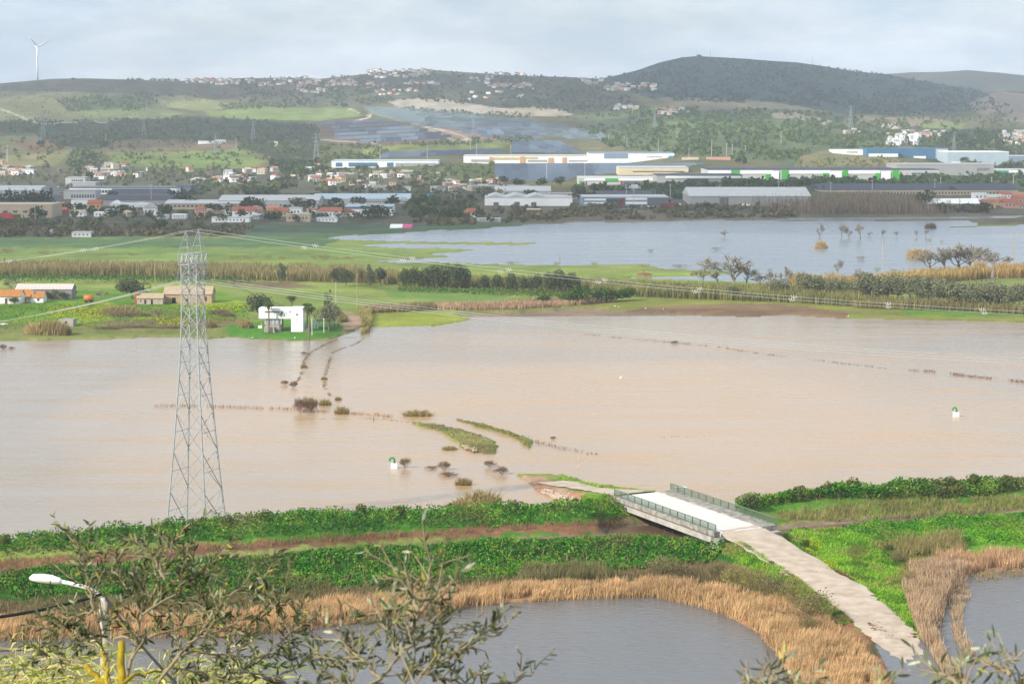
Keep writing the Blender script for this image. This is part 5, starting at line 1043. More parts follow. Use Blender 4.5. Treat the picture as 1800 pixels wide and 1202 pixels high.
for i, a in enumerate([(534, 646, 1.6, 1.4, 1.1, 'yellow green tuft on the left line of twigs'), (570, 667, 1.4, 1.2, .9, 'yellow tuft on the right line of twigs'), (571, 712, 2.4, 2, 1.8, 'straw tuft between the dark bushes and the round tuft'), (545, 712, 3.0, 2, 2.2, 'straw tuft behind the dark bushes'), (594, 703, 1.4, 1.2, 1.0, 'small yellow tuft at the bend of the twig line'), (601, 727, 2.8, 2.2, 2.0, 'round straw tuft near the straw line end'), (733, 731, 5.6, 2.4, 1.7, 'long olive reed tuft at the tip of the grassy island'), (815, 852, 2.6, 2.0, 1.6, 'orange straw tuft close to the green bank'), (790, 790, 2.6, 2.2, .9, 'faint straw tuft left of the grassy island'), (845, 888, 6.5, 4.0, 3.0, 'big pale reed clump rising behind the bank, left of the road'), (812, 894, 4.5, 3.0, 1.8, 'smaller pale reed clump beside the big one behind the bank')]):
    u, v, w, d, h, lb = a; p = np.array(P(u, v, 0.0 if v < 880 else .6)); one('reed_tuft', lb, 'reeds', TUFT[i % 2] if v < 880 else PALE[i % 2], p, 0, (w, d, h), 'straw tufts in the muddy lake')
def line_veg(pts, n, h, c1, c2, w=.09, spread=.5, lean=.5, prob=None):
    pts = [np.array(P(a, b, 0.0)) for a, b in pts]; out = []
    for a, b in zip(pts[:-1], pts[1:]):
        k = max(3, int(n * np.linalg.norm(b - a) / 10)); t = r.random((k, 1)); q = a + (b - a) * t; q[:, :2] += r.standard_normal((k, 2)) * spread; out.append(q)
    q = np.concatenate(out); q = q[fbm(q[:, 0] / 5, q[:, 1] / 5, 3, 44) > (.46 if prob is None else prob)]; q[:, 2] = -.05; t = r.random((len(q), 1))
    return blade_cloud(q, h, w, jit(np.asarray(c1) * (1 - t) + np.asarray(c2) * t, len(q), .2, r), lean, r)
DB1, DB2 = A(124, 104, 92), A(94, 80, 72)
stuff('drowned_hedge', 'dark broken lines of drowned twigs marking the flooded track', [line_veg([(594, 596), (575, 604), (560, 612), (545, 620), (535, 634), (531, 655), (524, 668), (512, 678)], 130, .22, A(160, 140, 112), A(124, 108, 90), spread=.28, prob=.40), line_veg([(640, 594), (625, 605), (600, 613), (585, 620), (577, 640), (572, 660), (570, 680), (580, 695), (594, 704)], 120, .2, A(160, 140, 112), A(124, 108, 90), spread=.28, prob=.42)], DRY)
stuff('drowned_hedge', 'orange straw line of drowned fence grass across the left lake', [line_veg([(272, 714), (330, 714), (390, 716), (450, 718), (510, 720), (580, 726), (660, 730), (690, 734)], 130, .7, A(214, 174, 136), A(196, 156, 120), spread=.4, lean=.3, prob=.36), line_veg([(560, 738), (620, 734), (680, 738), (730, 744)], 40, .3, DB1, DB2)], DRY)
stuff('drowned_hedge', 'faint brown lines of drowned fence grass across the right lake', [line_veg([(1030, 588), (1100, 595), (1190, 603), (1260, 610), (1330, 621), (1440, 634), (1540, 646), (1600, 652)], 60, .4, A(140, 112, 96), A(116, 96, 84), spread=.5), line_veg([(1600, 652), (1640, 654), (1700, 662), (1760, 668), (1830, 676)], 130, .7, A(160, 104, 80), A(120, 86, 76), spread=.5, prob=.42),
      line_veg([(1090, 774), (1170, 768), (1260, 766), (1350, 756)], 26, .25, A(170, 136, 110), A(150, 120, 100)), line_veg([(800, 738), (860, 752), (920, 770), (975, 786), (1050, 800)], 60, .5, A(150, 126, 104), A(122, 104, 88), spread=.6)], DRY)
STAKE = mat('pale_stake', A(220, 200, 168), .8, .1, 2.0)
for i, (u, v, h, tl) in enumerate([(1018, 809, .9, 0), (783, 826, 1.0, 0), (1012, 824, 1.2, .8), (656, 740, 1.0, .1)]):
    MBs = MB().bar((0, 0, -.3), (math.sin(tl) * h, 0, math.cos(tl) * h), .07, 6).bar((math.sin(tl) * h * .9 - .12, 0, math.cos(tl) * h * .9), (math.sin(tl) * h * .9 + .12, 0, math.cos(tl) * h * .9), .03, 4)
    one('fence_stake', ['upright pale stake standing in the lake right of the flooded road', 'pale stake before the grey dead bush', 'leaning pale stake in the water near the flooded road', 'dark stake at the end of the straw line'][i], 'stake', MBs.mesh('fence_stake', STAKE if i < 3 else BARK), P(u, v, 0.0), 0, group='stakes in the lake')
# white birds on the shores
BIRD = mat('white_feather', (.8, .8, .78), .8, .05, 2.0); bm_ = MB().add(stone_mesh(1)[0] * (.32, .16, .2) + (0, 0, .35), stone_mesh(1)[1]).tube([(.2, 0, .42), (.34, 0, .62), (.42, 0, .66)], [.07, .05, .02], 5).bar((0, .04, 0), (0, .04, .3), .015, 4).bar((0, -.04, 0), (0, -.04, .3), .015, 4).mesh('egret', BIRD)
for i, (u, v) in enumerate([(932, 542), (989, 541), (1081, 540), (1088, 541), (1135, 544), (1166, 545), (1491, 557), (443, 596), (518, 596), (1554, 541)]):
    one('egret', f'{nth(i + 1)} small white egret on the lake shore, in the order of the shoreline', 'bird', bm_, G(u, v), random.random() * 6, group='white egrets along the shore')
one('egret', 'lone white bird swimming in the middle of the muddy lake', 'bird', bm_, np.array(P(1091, 664, 0)) - (0, 0, .25), 0)
# ------------------------------------------------------------------ town, warehouses and farms at the foot of the hills
PAL = {'white': (.78, .78, .76), 'cream': A(236, 222, 190, .1), 'grey': A(178, 180, 180, .15), 'lgrey': A(206, 208, 206, .1), 'dgrey': A(120, 128, 136, .2), 'blue': A(96, 138, 168, .2), 'lblue': A(190, 208, 218, .2), 'pblue': A(150, 170, 190, .2), 'green': A(96, 190, 92, .15), 'teal': A(80, 172, 150, .15),
       'yellow': A(226, 200, 140, .1), 'orange': A(226, 176, 130, .1), 'pink': A(228, 178, 160, .1), 'red': A(166, 78, 72, .15), 'tile': A(178, 118, 100, .15), 'tile2': A(196, 148, 126, .15), 'brown': A(140, 112, 98, .15), 'sand': A(206, 190, 168, .15), 'cyan': A(60, 180, 210, .1), 'slate': A(96, 104, 116, .2), 'magenta': A(226, 110, 160, .1)}
def M(c): return mat('paint_' + c, PAL[c], .75, .06, .15)
WIN = mat('far_glass', (.06, .075, .09), .2, .2, .2, spec=.5)
def bld(name, label, u0, u1, vb, vt, depth, wall='white', roof='grey', rt='flat', rh=0.0, wins=(), parts=(), cat='building', group=None, rz=0.0, sink=.6):
    """building u0..u1 wide (photo pixels), foot at row vb, eaves at vt; wins: (n, x0, x1, z0, z1, fill, kind); parts: (name, colour, x0, x1, z0, z1, proud)"""
    uc = (u0 + u1) / 2; p = G(uc, vb); s = FPX / p[1]; w = (u1 - u0) / s; h = (vb - vt) / s
    t = thing(name, label, cat, p, rz, group); block('wall', t, M(wall), -w / 2, w / 2, 0, depth, -sink, h)
    e = .35
    if rt == 'flat': block('roof', t, M(roof), -w / 2 - .15, w / 2 + .15, -.15, depth + .15, h + .005, h + max(rh, .35))
    else: block('roof', t, M(roof), -w / 2 - e, w / 2 + e, -e, depth + e, h + .004, h + max(rh, .8), {'gx': GABX, 'gy': GABY, 'hip': HIP}[rt])
    for (n, x0, x1, z0, z1, fill, nm) in wins:
        for i in range(n):
            c = x0 + (x1 - x0) * (i + .5) / n; hw_ = (x1 - x0) / n * fill / 2
            block(nm, t, WIN if nm != 'door' else M('brown'), -w / 2 + w * (c - hw_), -w / 2 + w * (c + hw_), -.06, .1, h * z0, h * z1)
    for (nm, c, x0, x1, z0, z1, pr) in parts: block(nm, t, M(c), -w / 2 + w * x0, -w / 2 + w * x1, -pr, .3, h * z0, h * z1)
    return t
Wn = 'window'
# left end
bld('warehouse', 'white warehouse with a red corner behind the dark tree row, far left', -60, 70, 351, 335, 40, 'lgrey', 'lgrey', 'gx', 3, (), [('red_sign_panel', 'red', .87, .99, .35, .75, .2)])
bld('factory', 'long beige low factory below the dark tree row, far left', -60, 92, 384, 362, 30, 'sand', 'sand', 'flat', 1, [(8, .05, .98, .45, .62, .45, Wn)])
bld('office_block', 'blocky grey white office building above the glazed hall', 115, 150, 328, 313, 22, 'lgrey', 'grey', 'flat', .5, [(6, .3, .9, .6, .8, .7, Wn)])
bld('office_block', 'grey stepped block behind the glazed hall', 122, 168, 331, 322, 24, 'grey', 'grey', 'flat', .5)
bld('hall', 'long white hall with a ribbon of windows, left town', 122, 310, 342, 331, 40, 'white', 'dgrey', 'flat', .6, [(30, .13, .99, .25, .7, .8, Wn), (4, .0, .11, .1, .7, .8, Wn)])
bld('office_block', 'low white gallery with tall windows before the long hall', 112, 168, 350, 336, 20, 'lgrey', 'grey', 'flat', .5, [(9, .22, .98, .15, .55, .6, Wn)])
bld('factory', 'grey hall with a dark roof under the long white hall', 190, 290, 351, 341, 40, 'sand', 'slate', 'gx', 3)
bld('hall', 'dark grey blocky hall at the right end of the long white hall', 310, 336, 341, 328, 40, 'dgrey', 'slate', 'flat', .4)
bld('factory', 'low grey works building behind the white gabled houses', 180, 300, 362, 352, 30, 'grey', 'slate', 'gx', 3)
bld('apartment_house', 'white two storey house with small windows left of the orange house', 125, 164, 362, 352, 14, 'white', 'lgrey', 'flat', .4, [(6, .2, .95, .45, .7, .5, Wn)])
bld('factory', 'long pale factory with many windows in the left town', 290, 420, 368, 358, 30, 'sand', 'lgrey', 'gx', 2, [(16, .05, .98, .4, .75, .6, Wn)])
bld('factory', 'long grey factory hall with a saw of windows, left of centre', 384, 560, 366, 353, 45, 'lgrey', 'lgrey', 'gx', 3, [(20, .02, .98, .3, .5, .5, Wn)])
bld('factory', 'long low white factory roofed in grey behind the saw windowed hall', 550, 720, 359, 350, 40, 'lgrey', 'lblue', 'gx', 3, [(24, .4, .98, .35, .6, .5, Wn)])
bld('warehouse', 'white warehouse with a blue eaves stripe, left of centre', 606, 690, 379, 364, 30, 'white', 'lblue', 'flat', .6, (), [('blue_stripe', 'blue', 0, 1, .78, .99, .2)])
bld('warehouse', 'triple gabled white warehouse by the far flood', 852, 1006, 362, 348, 50, 'white', 'lgrey', 'flat', .2, (), [('door', 'dgrey', .1, .16, 0, .45, .1), ('door', 'dgrey', .34, .40, 0, .5, .1), ('door', 'dgrey', .53, .59, 0, .45, .1)])
for i in range(3):
    p = G(929, 362); s = FPX / p[1]; t = bpy.data.objects['warehouse.002']; block('gable', t, M('lgrey'), -77 / s + i * 36 / s, -77 / s + (i + 1) * 36 / s, -.1, 50, 14 / s + .2, 14 / s + 2.2, GABY)
bld('store', 'grey and blue striped store with red sign by the car park', 1024, 1175, 363, 347, 40, 'pblue', 'lgrey', 'flat', .4, (), [('white_band', 'white', .02, .27, .25, .45, .2), ('white_band', 'white', .02, .27, .65, .85, .2), ('blue_front', 'slate', .28, .46, .05, .85, .25), ('red_sign_panel', 'red', .46, .49, .15, .9, .4), ('white_band', 'white', .5, .75, .25, .5, .2), ('white_band', 'white', .5, .75, .72, .95, .2), ('blue_front', 'dgrey', .76, .99, 0, .9, .3)])
bld('store', 'long grey roofed hall behind the striped store', 1035, 1148, 349, 342, 30, 'dgrey', 'slate', 'gx', 2)
bld('warehouse', 'big pale grey warehouse right of the car park', 1212, 1425, 362, 345, 60, 'grey', 'lgrey', 'gx', 5, (), [('dark_bay', 'dgrey', .25, .32, 0, .85, .2), ('truck_dock', 'white', .42, .5, .02, .2, .6)])
bld('office_block', 'pale grey office block with ribbon windows behind the striped store', 965, 1020, 350, 341, 20, 'sand', 'grey', 'flat', .3, [(12, .05, .95, .2, .4, .6, Wn), (12, .05, .95, .6, .8, .6, Wn)])
bld('warehouse', 'low grey warehouse behind the triple gabled one', 870, 968, 344, 336, 40, 'lgrey', 'lgrey', 'gx', 3); bld('factory', 'grey terraced workshop row behind the gabled warehouse, left part', 830, 930, 336, 328, 24, 'grey', 'grey', 'flat', .4, [(18, .03, .97, .3, .6, .6, Wn)])
# green retail park
bld('retail_hall', 'long white and green retail hall, left wing', 1018, 1170, 324, 314, 60, 'lgrey', 'lgrey', 'flat', .4, (), [('white_fascia', 'white', .06, .3, .62, 1, .5), ('green_fascia', 'green', .30, .45, .55, 1.02, .7), ('white_fascia', 'white', .45, .98, .62, 1, .5), ('green_pier', 'green', .0, .03, 0, .6, .6), ('red_pier', 'red', .48, .5, 0, .55, .4), ('red_pier', 'red', .72, .78, 0, .55, .4), ('grey_bay', 'dgrey', .51, .71, 0, .5, .4)])
bld('retail_hall', 'white retail hall with a long dark window slit above the green one', 1088, 1210, 307, 295, 50, 'cream', 'lgrey', 'flat', .4, [(1, .2, .94, .35, .5, 1, Wn)])
bld('retail_hall', 'grey central retail hall with a sloped dark roof', 1155, 1305, 320, 309, 50, 'grey', 'slate', 'flat', .5, (), [('white_fascia', 'white', .1, .98, .6, .95, .4), ('dark_bay', 'slate', .35, .6, .05, .5, .4), ('dark_bay', 'slate', .75, .98, .05, .5, .4)])
bld('retail_hall', 'long white and green retail hall, right wing with bright green piers', 1245, 1580, 317, 299, 70, 'lgrey', 'slate', 'flat', .8, (), [('white_fascia', 'white', 0, .12, .62, .95, .5), ('green_fascia', 'green', .12, .165, .6, 1, .8), ('white_fascia', 'white', .165, .34, .62, .95, .5), ('green_pier', 'green', .3, .325, .05, .6, .8), ('white_bay', 'white', .33, .37, .1, .85, .9), ('green_pier', 'green', .385, .42, .1, 1.02, .9), ('white_fascia', 'white', .42, .64, .62, .95, .5), ('green_pier', 'green', .60, .63, .05, .7, .8), ('white_bay', 'white', .64, .7, .1, .85, .9), ('green_pier', 'green', .705, .73, .1, 1.02, .9), ('white_fascia', 'white', .73, .9, .62, .95, .5), ('green_pier', 'green', .875, .9, .05, .7, .8), ('white_bay', 'white', .905, .955, .1, .85, .9), ('green_pier', 'green', .965, 1.0, .1, 1.0, .9)])
bld('retail_hall', 'low white hall right of the green piers', 1570, 1650, 309, 299, 40, 'lgrey', 'slate', 'flat', .6, [(1, .4, .95, .3, .5, 1, Wn)])
wt_ = bld('retail_hall', 'huge pale grey store wall carrying a logo, right', 1576, 1747, 308, 290, 60, 'grey', 'grey', 'flat', .6)
# logo and lettering on the grey store
def text(body, size, m, parent, loc, name='lettering'):
    c = bpy.data.curves.new(name, 'FONT'); c.body = body; c.size = size; c.extrude = .05; c.align_x = 'LEFT'; o_t = bpy.data.objects.new(name, c); dg = bpy.context.evaluated_depsgraph_get()
    COL.objects.link(o_t); bpy.context.view_layer.update(); me = bpy.data.meshes.new_from_object(o_t.evaluated_get(bpy.context.evaluated_depsgraph_get())); bpy.data.objects.remove(o_t)
    me.materials.clear(); me.materials.append(m); return obj(name, me, parent, loc, rot=(math.pi / 2, 0, 0))
s = FPX / G(1661, 308)[1]; LG = mat('logo_bronze', A(120, 118, 96, .1), .6, .1, 1.0)
text('nutri', 9 / s, LG, wt_, ((1727 - 1661) / s - 3, -.2, 8.0 / s)); MB().tube([(-.2, 0, 0), (-.45, 0, 1.3), (0.0, 0, 2.6), (.9, 0, 4.0), (.5, 0, 2.2), (.1, 0, 1.0), (-.2, 0, 0)], .22, 5).build('leaf_logo', LG, wt_, ((1718 - 1661) / s, -.2, 6.0 / s))
tl_ = bld('store', 'low white store with a teal front, right edge', 1747, 1830, 308, 299, 40, 'white', 'lgrey', 'flat', .4, (), [('teal_front', 'teal', .01, .31, .1, .9, .3)])
# orange mall
bld('retail_hall', 'long white hall with blue glazed panels at the foot of the hill, left of centre', 583, 770, 294, 283.5, 60, 'white', 'lblue', 'flat', .5, (), [('blue_panel', 'blue', .04, .10, .1, .75, .3), ('blue_panel', 'blue', .16, .43, .1, .75, .3), ('blue_panel', 'blue', .52, .58, .1, .75, .3), ('grey_bay', 'grey', .6, .99, .0, .7, .3)])
bld('retail_hall', 'white mall with orange portals at the foot of the hill', 815, 1040, 289, 275, 70, 'white', 'lgrey', 'flat', .6, (), [('orange_portal', 'orange', .2, .23, 0, .9, .6), ('yellow_fascia', 'yellow', .23, .44, .6, .85, .4), ('orange_portal', 'orange', .44, .48, 0, .95, .6), ('yellow_fascia', 'yellow', .48, .58, .7, .9, .4), ('orange_portal', 'orange', .66, .70, 0, .8, .7), ('orange_portal', 'orange', .77, .80, 0, .85, .7), ('grey_bay', 'grey', .06, .2, .3, .6, .3), ('grey_bay', 'grey', .5, .65, .3, .55, .3), ('grey_bay', 'grey', .82, .97, .35, .5, .3)])
bld('retail_hall', 'blue grey and white hall at the right end of the orange mall', 1035, 1185, 286, 270, 60, 'white', 'pblue', 'flat', .6, [(8, .68, .86, .55, .65, .7, Wn)], [('blue_panel', 'pblue', .18, .46, .45, .98, .2), ('cyan_sign', 'cyan', .93, 1.0, .55, .75, .4)])
bld('truck_row', 'pale yellow long wagon shed right of the blue grey hall', 1200, 1228, 281, 277.5, 10, 'cream', 'cream', 'flat', .2); bld('truck_row', 'reddish long shed at the end of the mall terrace', 1243, 1284, 281, 276.5, 10, 'pink', 'tile2', 'flat', .3)
# blue warehouses right
bld('warehouse', 'white low office wing left of the blue warehouse', 1464, 1526, 272, 264, 30, 'white', 'white', 'flat', .4, [(6, .4, .7, .4, .65, .7, Wn)]); bld('warehouse', 'blue warehouse left half with white base', 1524, 1580, 276, 262, 40, 'blue', 'blue', 'flat', .5, (), [('white_base', 'white', .05, .97, 0, .4, .2)])
bld('warehouse', 'blue warehouse right half with pale grey end', 1580, 1666, 279, 262, 50, 'blue', 'blue', 'flat', .5, (), [('grey_end', 'lgrey', .75, 1.0, 0, 1.0, .2), ('white_office', 'white', .3, .55, 0, .25, 2.0)])
bld('warehouse', 'pale ice blue warehouse right of the blue one', 1666, 1773, 290, 268, 60, 'lblue', 'white', 'flat', .6, (), [('white_base', 'white', .06, .3, 0, .25, .3)]); bld('warehouse', 'pale blue warehouse at the right edge', 1773, 1850, 289, 275, 50, 'pblue', 'lgrey', 'flat', .5)
# right river front
bld('greenhouse', 'long low grey market hall with a tooth edged roof, right', 1440, 1790, 342, 334, 40, 'sand', 'slate', 'gx', 4, [(60, .02, .98, .1, .55, .5, Wn)]); bld('greenhouse', 'thin pale long roof behind the tooth edged market hall', 1500, 1680, 334, 331, 20, 'cream', 'lgrey', 'flat', .3)
bld('barn', 'long pale barn with a white roof by the right river bank', 1630, 1722, 368, 358, 20, 'sand', 'white', 'gx', 3, [(4, .1, .95, .3, .5, .1, Wn)])
for i, a in enumerate([(1712, 1736, 352, 341, 'white', 'white', 'flat', .4, 'white block house with a roof terrace at the right village'), (1736, 1762, 357, 347, 'cream', 'lgrey', 'gx', 2, 'long cream house beside the roof terrace house'), (1728, 1750, 366, 356, 'yellow', 'tile', 'gx', 2, 'yellow house before the right village'), (1752, 1776, 361, 352, 'orange', 'tile2', 'hip', 2.4, 'orange house in the right village'), (1764, 1788, 366, 356, 'pink', 'tile', 'gx', 2.4, 'pink house in the right village'), (1782, 1806, 358, 349, 'pink', 'tile', 'gx', 2.2, 'second pink house at the right edge'), (1776, 1806, 350, 343, 'pink', 'tile2', 'gx', 2, 'pale pink house behind, at the right edge'), (1758, 1778, 350, 342, 'white', 'tile', 'gx', 2, 'white house with red roof in the right village'), (1788, 1812, 367, 360, 'sand', 'tile', 'gx', 1.8, 'low sand coloured house at the right edge')]):
    bld('village_house', a[8], a[0], a[1], a[2], a[3], 10, a[4], a[5], a[6], a[7], [(3, .1, .9, .4, .7, .4, Wn)], cat='house', group='houses of the right village')
# nearer single houses, left
near_h = [(-10, 26, 391, 384, 'red', 'red', 'hip', 3.0, 'dark red roofed house at the left edge of town'), (-14, 6, 379, 368, 'orange', 'tile2', 'gx', 2, 'peach house cut by the left photo edge'), (96, 112, 367, 360, 'yellow', 'tile2', 'gx', 1.6, 'small yellow house at the end of the beige factory'), (100, 126, 376, 369, 'red', 'tile', 'hip', 1.6, 'low red roofed house under the small yellow house'), (113, 134, 369, 360, 'white', 'lgrey', 'flat', .3, 'white flat house right of the small yellow house'),
          (132, 156, 368, 359, 'lgrey', 'lgrey', 'gx', 1.6, 'pale grey gabled house behind the trees'), (154, 177, 370, 358, 'orange', 'tile', 'gx', 2.4, 'orange house with red roof in the left town'), (122, 148, 381, 373, 'white', 'sand', 'gx', 1.2, 'white house with a dark garage arch'), (193, 212, 369, 359, 'white', 'white', 'gy', 2.4, 'white house with a steep front gable'), (210, 262, 372, 361, 'white', 'lgrey', 'gx', 1.6, 'long white terrace house in the left town'), (252, 274, 378, 366, 'white', 'lgrey', 'gy', 3.0, 'big white gabled house right of the long terrace'), (165, 186, 381, 374, 'white', 'white', 'flat', .3, 'white flat house with a carport'),
          (184, 206, 378, 369, 'grey', 'grey', 'flat', .3, 'unfinished grey house with open columns'), (272, 294, 385, 379, 'white', 'lgrey', 'flat', .3, 'low white wall house under the white gabled house'), (302, 326, 385, 378, 'white', 'white', 'flat', .3, 'low white bungalow before the arcaded house'), (342, 360, 383, 367, 'pink', 'tile', 'hip', 1.6, 'arcaded pink house with rows of arches'), (408, 448, 381, 371, 'white', 'tile', 'gx', 2.6, 'white house with a wide red roof in the middle town'), (388, 408, 378, 371, 'white', 'lgrey', 'flat', .3, 'white flat house left of the wide red roof'), (372, 438, 391, 383, 'white', 'lgrey', 'flat', .4, 'long white flat villa at the meadow edge'),
          (468, 490, 375, 366, 'yellow', 'tile2', 'gx', 1.8, 'yellow house near the middle town'), (476, 506, 381, 372, 'sand', 'tile', 'gx', 2.2, 'sand house with red roof near the middle town'), (495, 530, 379, 367, 'white', 'lgrey', 'flat', .4, 'white building with a row of upper windows'), (503, 545, 390, 378, 'sand', 'sand', 'flat', .4, 'blank pale block at the meadow edge'), (562, 600, 382, 372, 'white', 'tile', 'gx', 2.4, 'white house with orange roof left of the blue striped warehouse'), (594, 626, 381, 374, 'white', 'tile', 'gy', 2.4, 'gabled red roofed house touching the blue striped warehouse'), (556, 592, 390, 384, 'white', 'lgrey', 'flat', .2, 'low white wall building at the meadow edge'),
          (814, 842, 382, 374, 'white', 'tile', 'hip', 2.6, 'white house with a red top by the far flood'), (926, 950, 382, 369, 'brown', 'cream', 'flat', .4, 'brown house with a cream flat roof by the far flood'), (838, 880, 390, 385, 'lgrey', 'lgrey', 'flat', .3, 'low pale sheds by the far flood shore'), (126, 160, 417, 409, 'lgrey', 'grey', 'flat', .3, 'small ruined grey farm building at the meadow edge'), (85, 92, 415, 406, 'lgrey', 'grey', 'flat', .3, 'narrow grey hut at the meadow edge'), (-6, 4, 296, 285, 'cream', 'tile2', 'gx', 2, 'house cut by the left edge on the hill foot')]
for i, a in enumerate(near_h):
    wn_ = [(max(2, int((a[1] - a[0]) / 7)), .08, .92, .4, .72, .42, Wn)]
    if 'arcaded' in a[8]: wn_ = [(6, .1, .95, .1, .3, .5, Wn), (6, .1, .95, .45, .6, .5, Wn), (5, .1, .95, .72, .86, .5, Wn)]
    if 'unfinished' in a[8]: wn_ = [(4, .05, .95, .1, .45, .7, Wn), (4, .05, .95, .55, .9, .7, Wn)]
    bld('house', a[8], a[0], a[1], a[2], a[3], 9, a[4], a[5], a[6], a[7], wn_, cat='house', group='single houses of the town')
sg = bld('billboard', 'bright cyan billboard among the middle town roofs', 751, 763, 346, 341.5, .4, 'cyan', 'cyan', 'flat', .1, cat='billboard'); s = FPX / G(757, 346)[1]; text('Serla', 3.2 / s, M('white'), sg, (-4.6 / s, -.1, 1.3 / s))
pk = thing('greenhouse_tunnel', 'white and pink plastic tunnel on the meadow edge', 'tunnel', G(707, 401), -.12); s = FPX / G(707, 401)[1]
for (a, b, c, nm) in ((-20, 2, 'white', 'cover'), (2.2, 19, 'magenta', 'cover')):
    n = 9; V = [(x / s, 4 * math.cos(math.pi * k / (n - 1)), 7 / s * math.sin(math.pi * k / (n - 1))) for x in (a, b) for k in range(n)]; MB().add(V, [(k, k + 1, n + k + 1, n + k) for k in range(n - 1)] + [tuple(range(n)), tuple(range(2 * n - 1, n - 1, -1))]).build(nm, M(c), pk)
# scattered hillside houses: cluster boxes (u0,u1,v0,v1,count,height,name)
rh = np.random.default_rng(77); WL = ['white', 'white', 'lgrey', 'cream', 'lgrey', 'pink', 'sand', 'grey']; RL = ['tile', 'tile2', 'brown', 'lgrey', 'brown', 'sand', 'grey']
def cluster(pts, where, wpx, hpx, group, cat='house', roofs=RL, walls=WL):
    for i, (u, v) in enumerate(sorted(pts)):
        w = wpx * rh.uniform(.75, 1.35); h = hpx * rh.uniform(.8, 1.25); wl = walls[rh.integers(len(walls))]; rf = roofs[rh.integers(len(roofs))]; rt = ['gx', 'gx', 'hip', 'flat'][rh.integers(4)]
        s = FPX / G(u, v)[1]; bld('hillside_house', f'{nth(i + 1)} small house from the left {where}', u - w / 2, u + w / 2, v, v - h, 8, wl, rf if rt != 'flat' else 'lgrey', rt, h / s * .4, [(2, .12, .88, .35, .7, .35, Wn)] if v > 280 else (), cat=cat, group=group, rz=rh.uniform(-.5, .5))
_bf = np.array([(0, 1, 5, 4), (1, 3, 7, 5), (3, 2, 6, 7), (2, 0, 4, 6), (4, 5, 7, 6)])
VILM = vegmat('village_paint', 0.0)
def village(pts, where, wpx, hpx, group, roofs=RL, walls=WL):
    """far village that reads as one mass of roofs"""
    V, F, C, n = [], [], [], 0
    for u, v in pts:
        p = G(u, v); s = FPX / p[1]; w, h, d = wpx * rh.uniform(.7, 1.4) / s, hpx * rh.uniform(.7, 1.2) / s, 9.0; a = rh.uniform(-.6, .6); wl = np.array(PAL[walls[rh.integers(len(walls))]]); rf = np.array(PAL[roofs[rh.integers(len(roofs))]]); ca, sa = math.cos(a), math.sin(a)
        q = np.array([(x * w / 2, y * d, z * h) for z in (-.3, 1) for y in (0, 1) for x in (-1, 1)]); g = np.array([(-w / 2 - .3, -.3, h), (w / 2 + .3, -.3, h), (w / 2 + .3, d / 2, h * 1.45), (-w / 2 - .3, d / 2, h * 1.45), (w / 2 + .3, d + .3, h), (-w / 2 - .3, d + .3, h)])
        q = np.r_[q, g]; q = np.c_[q[:, 0] * ca - q[:, 1] * sa, q[:, 0] * sa + q[:, 1] * ca, q[:, 2]] + p; V.append(q); F.append(np.r_[_bf, [(8, 9, 10, 11), (11, 10, 12, 13)]] + n); n += 14; C.append(np.r_[np.repeat([wl], 8, 0), np.repeat([rf], 6, 0)])
    setp(obj('far_village', mesh_np('far_village', np.concatenate(V), np.concatenate(F), VILM, np.concatenate(C))), 'small white and red roofed houses ' + where, kind='stuff')
def box_pts(u0, u1, v0, v1, n): return [(rh.uniform(u0, u1), rh.uniform(v0, v1)) for _ in range(n)]
cluster([(10, 302), (20, 307), (33, 302), (44, 306), (52, 306), (2, 311), (26, 310), (48, 299)], 'in the group on the left hill foot', 12, 7, 'houses on the left hill foot')
cluster([(158, 300), (164, 303), (186, 294), (190, 295), (204, 297), (215, 297), (172, 312), (178, 315), (190, 309), (200, 310), (208, 312), (222, 312), (232, 310), (238, 312), (262, 301), (184, 305), (216, 308), (155, 298), (245, 309), (196, 303)], 'in the sunlit hamlet', 10, 6, 'sunlit hamlet houses')
cluster(box_pts(330, 460, 300, 326, 22) + [(366, 311), (380, 320), (340, 322)], 'on the slope left of the mid town wood', 11, 6.5, 'houses on the slope of the left town')
cluster([(438, 306), (444, 303), (480, 316), (486, 302), (513, 317), (548, 319), (556, 321), (566, 308), (575, 305), (560, 312), (578, 315), (587, 318), (594, 322), (604, 320), (545, 303), (556, 298), (600, 313), (570, 324), (585, 326), (618, 326), (635, 325)], 'below the blue panelled hall', 11, 7, 'houses below the blue panelled hall')
cluster([(660, 313), (672, 312), (684, 314), (692, 311), (704, 312), (655, 330), (680, 334), (700, 332), (662, 336), (715, 336), (690, 326), (728, 325), (740, 324), (644, 330)], 'around the field below the mall car park', 11, 6, 'houses below the mall')
cluster([(762, 338), (775, 336), (800, 334), (812, 333), (822, 334), (835, 336), (790, 328), (805, 324), (842, 322), (860, 322), (880, 322), (800, 341), (850, 332), (870, 330), (892, 330), (835, 325)], 'in the red roofed quarter', 12, 6.5, 'red roofed quarter houses')
cluster(box_pts(355, 420, 368, 384, 7) + box_pts(440, 470, 372, 388, 5) + box_pts(225, 250, 366, 384, 4) + box_pts(526, 560, 376, 386, 3), 'scattered through the lower town', 12, 7, 'small houses of the lower town')
village(box_pts(326, 420, 140, 147, 26) + box_pts(380, 460, 141, 150, 18), 'in the village on the skyline left of centre', 6, 3.2, 'skyline village left of centre')
village(box_pts(455, 540, 136, 152, 18) + box_pts(520, 590, 142, 165, 34) + box_pts(590, 625, 138, 150, 16), 'massed left of the central knoll', 6.4, 3.4, 'village left of the central knoll')
village(box_pts(645, 760, 124, 138, 46) + box_pts(610, 680, 146, 158, 16) + box_pts(655, 732, 158, 168, 20) + box_pts(716, 770, 146, 150, 12), 'on the central knoll', 6.4, 3.4, 'houses on the central knoll')
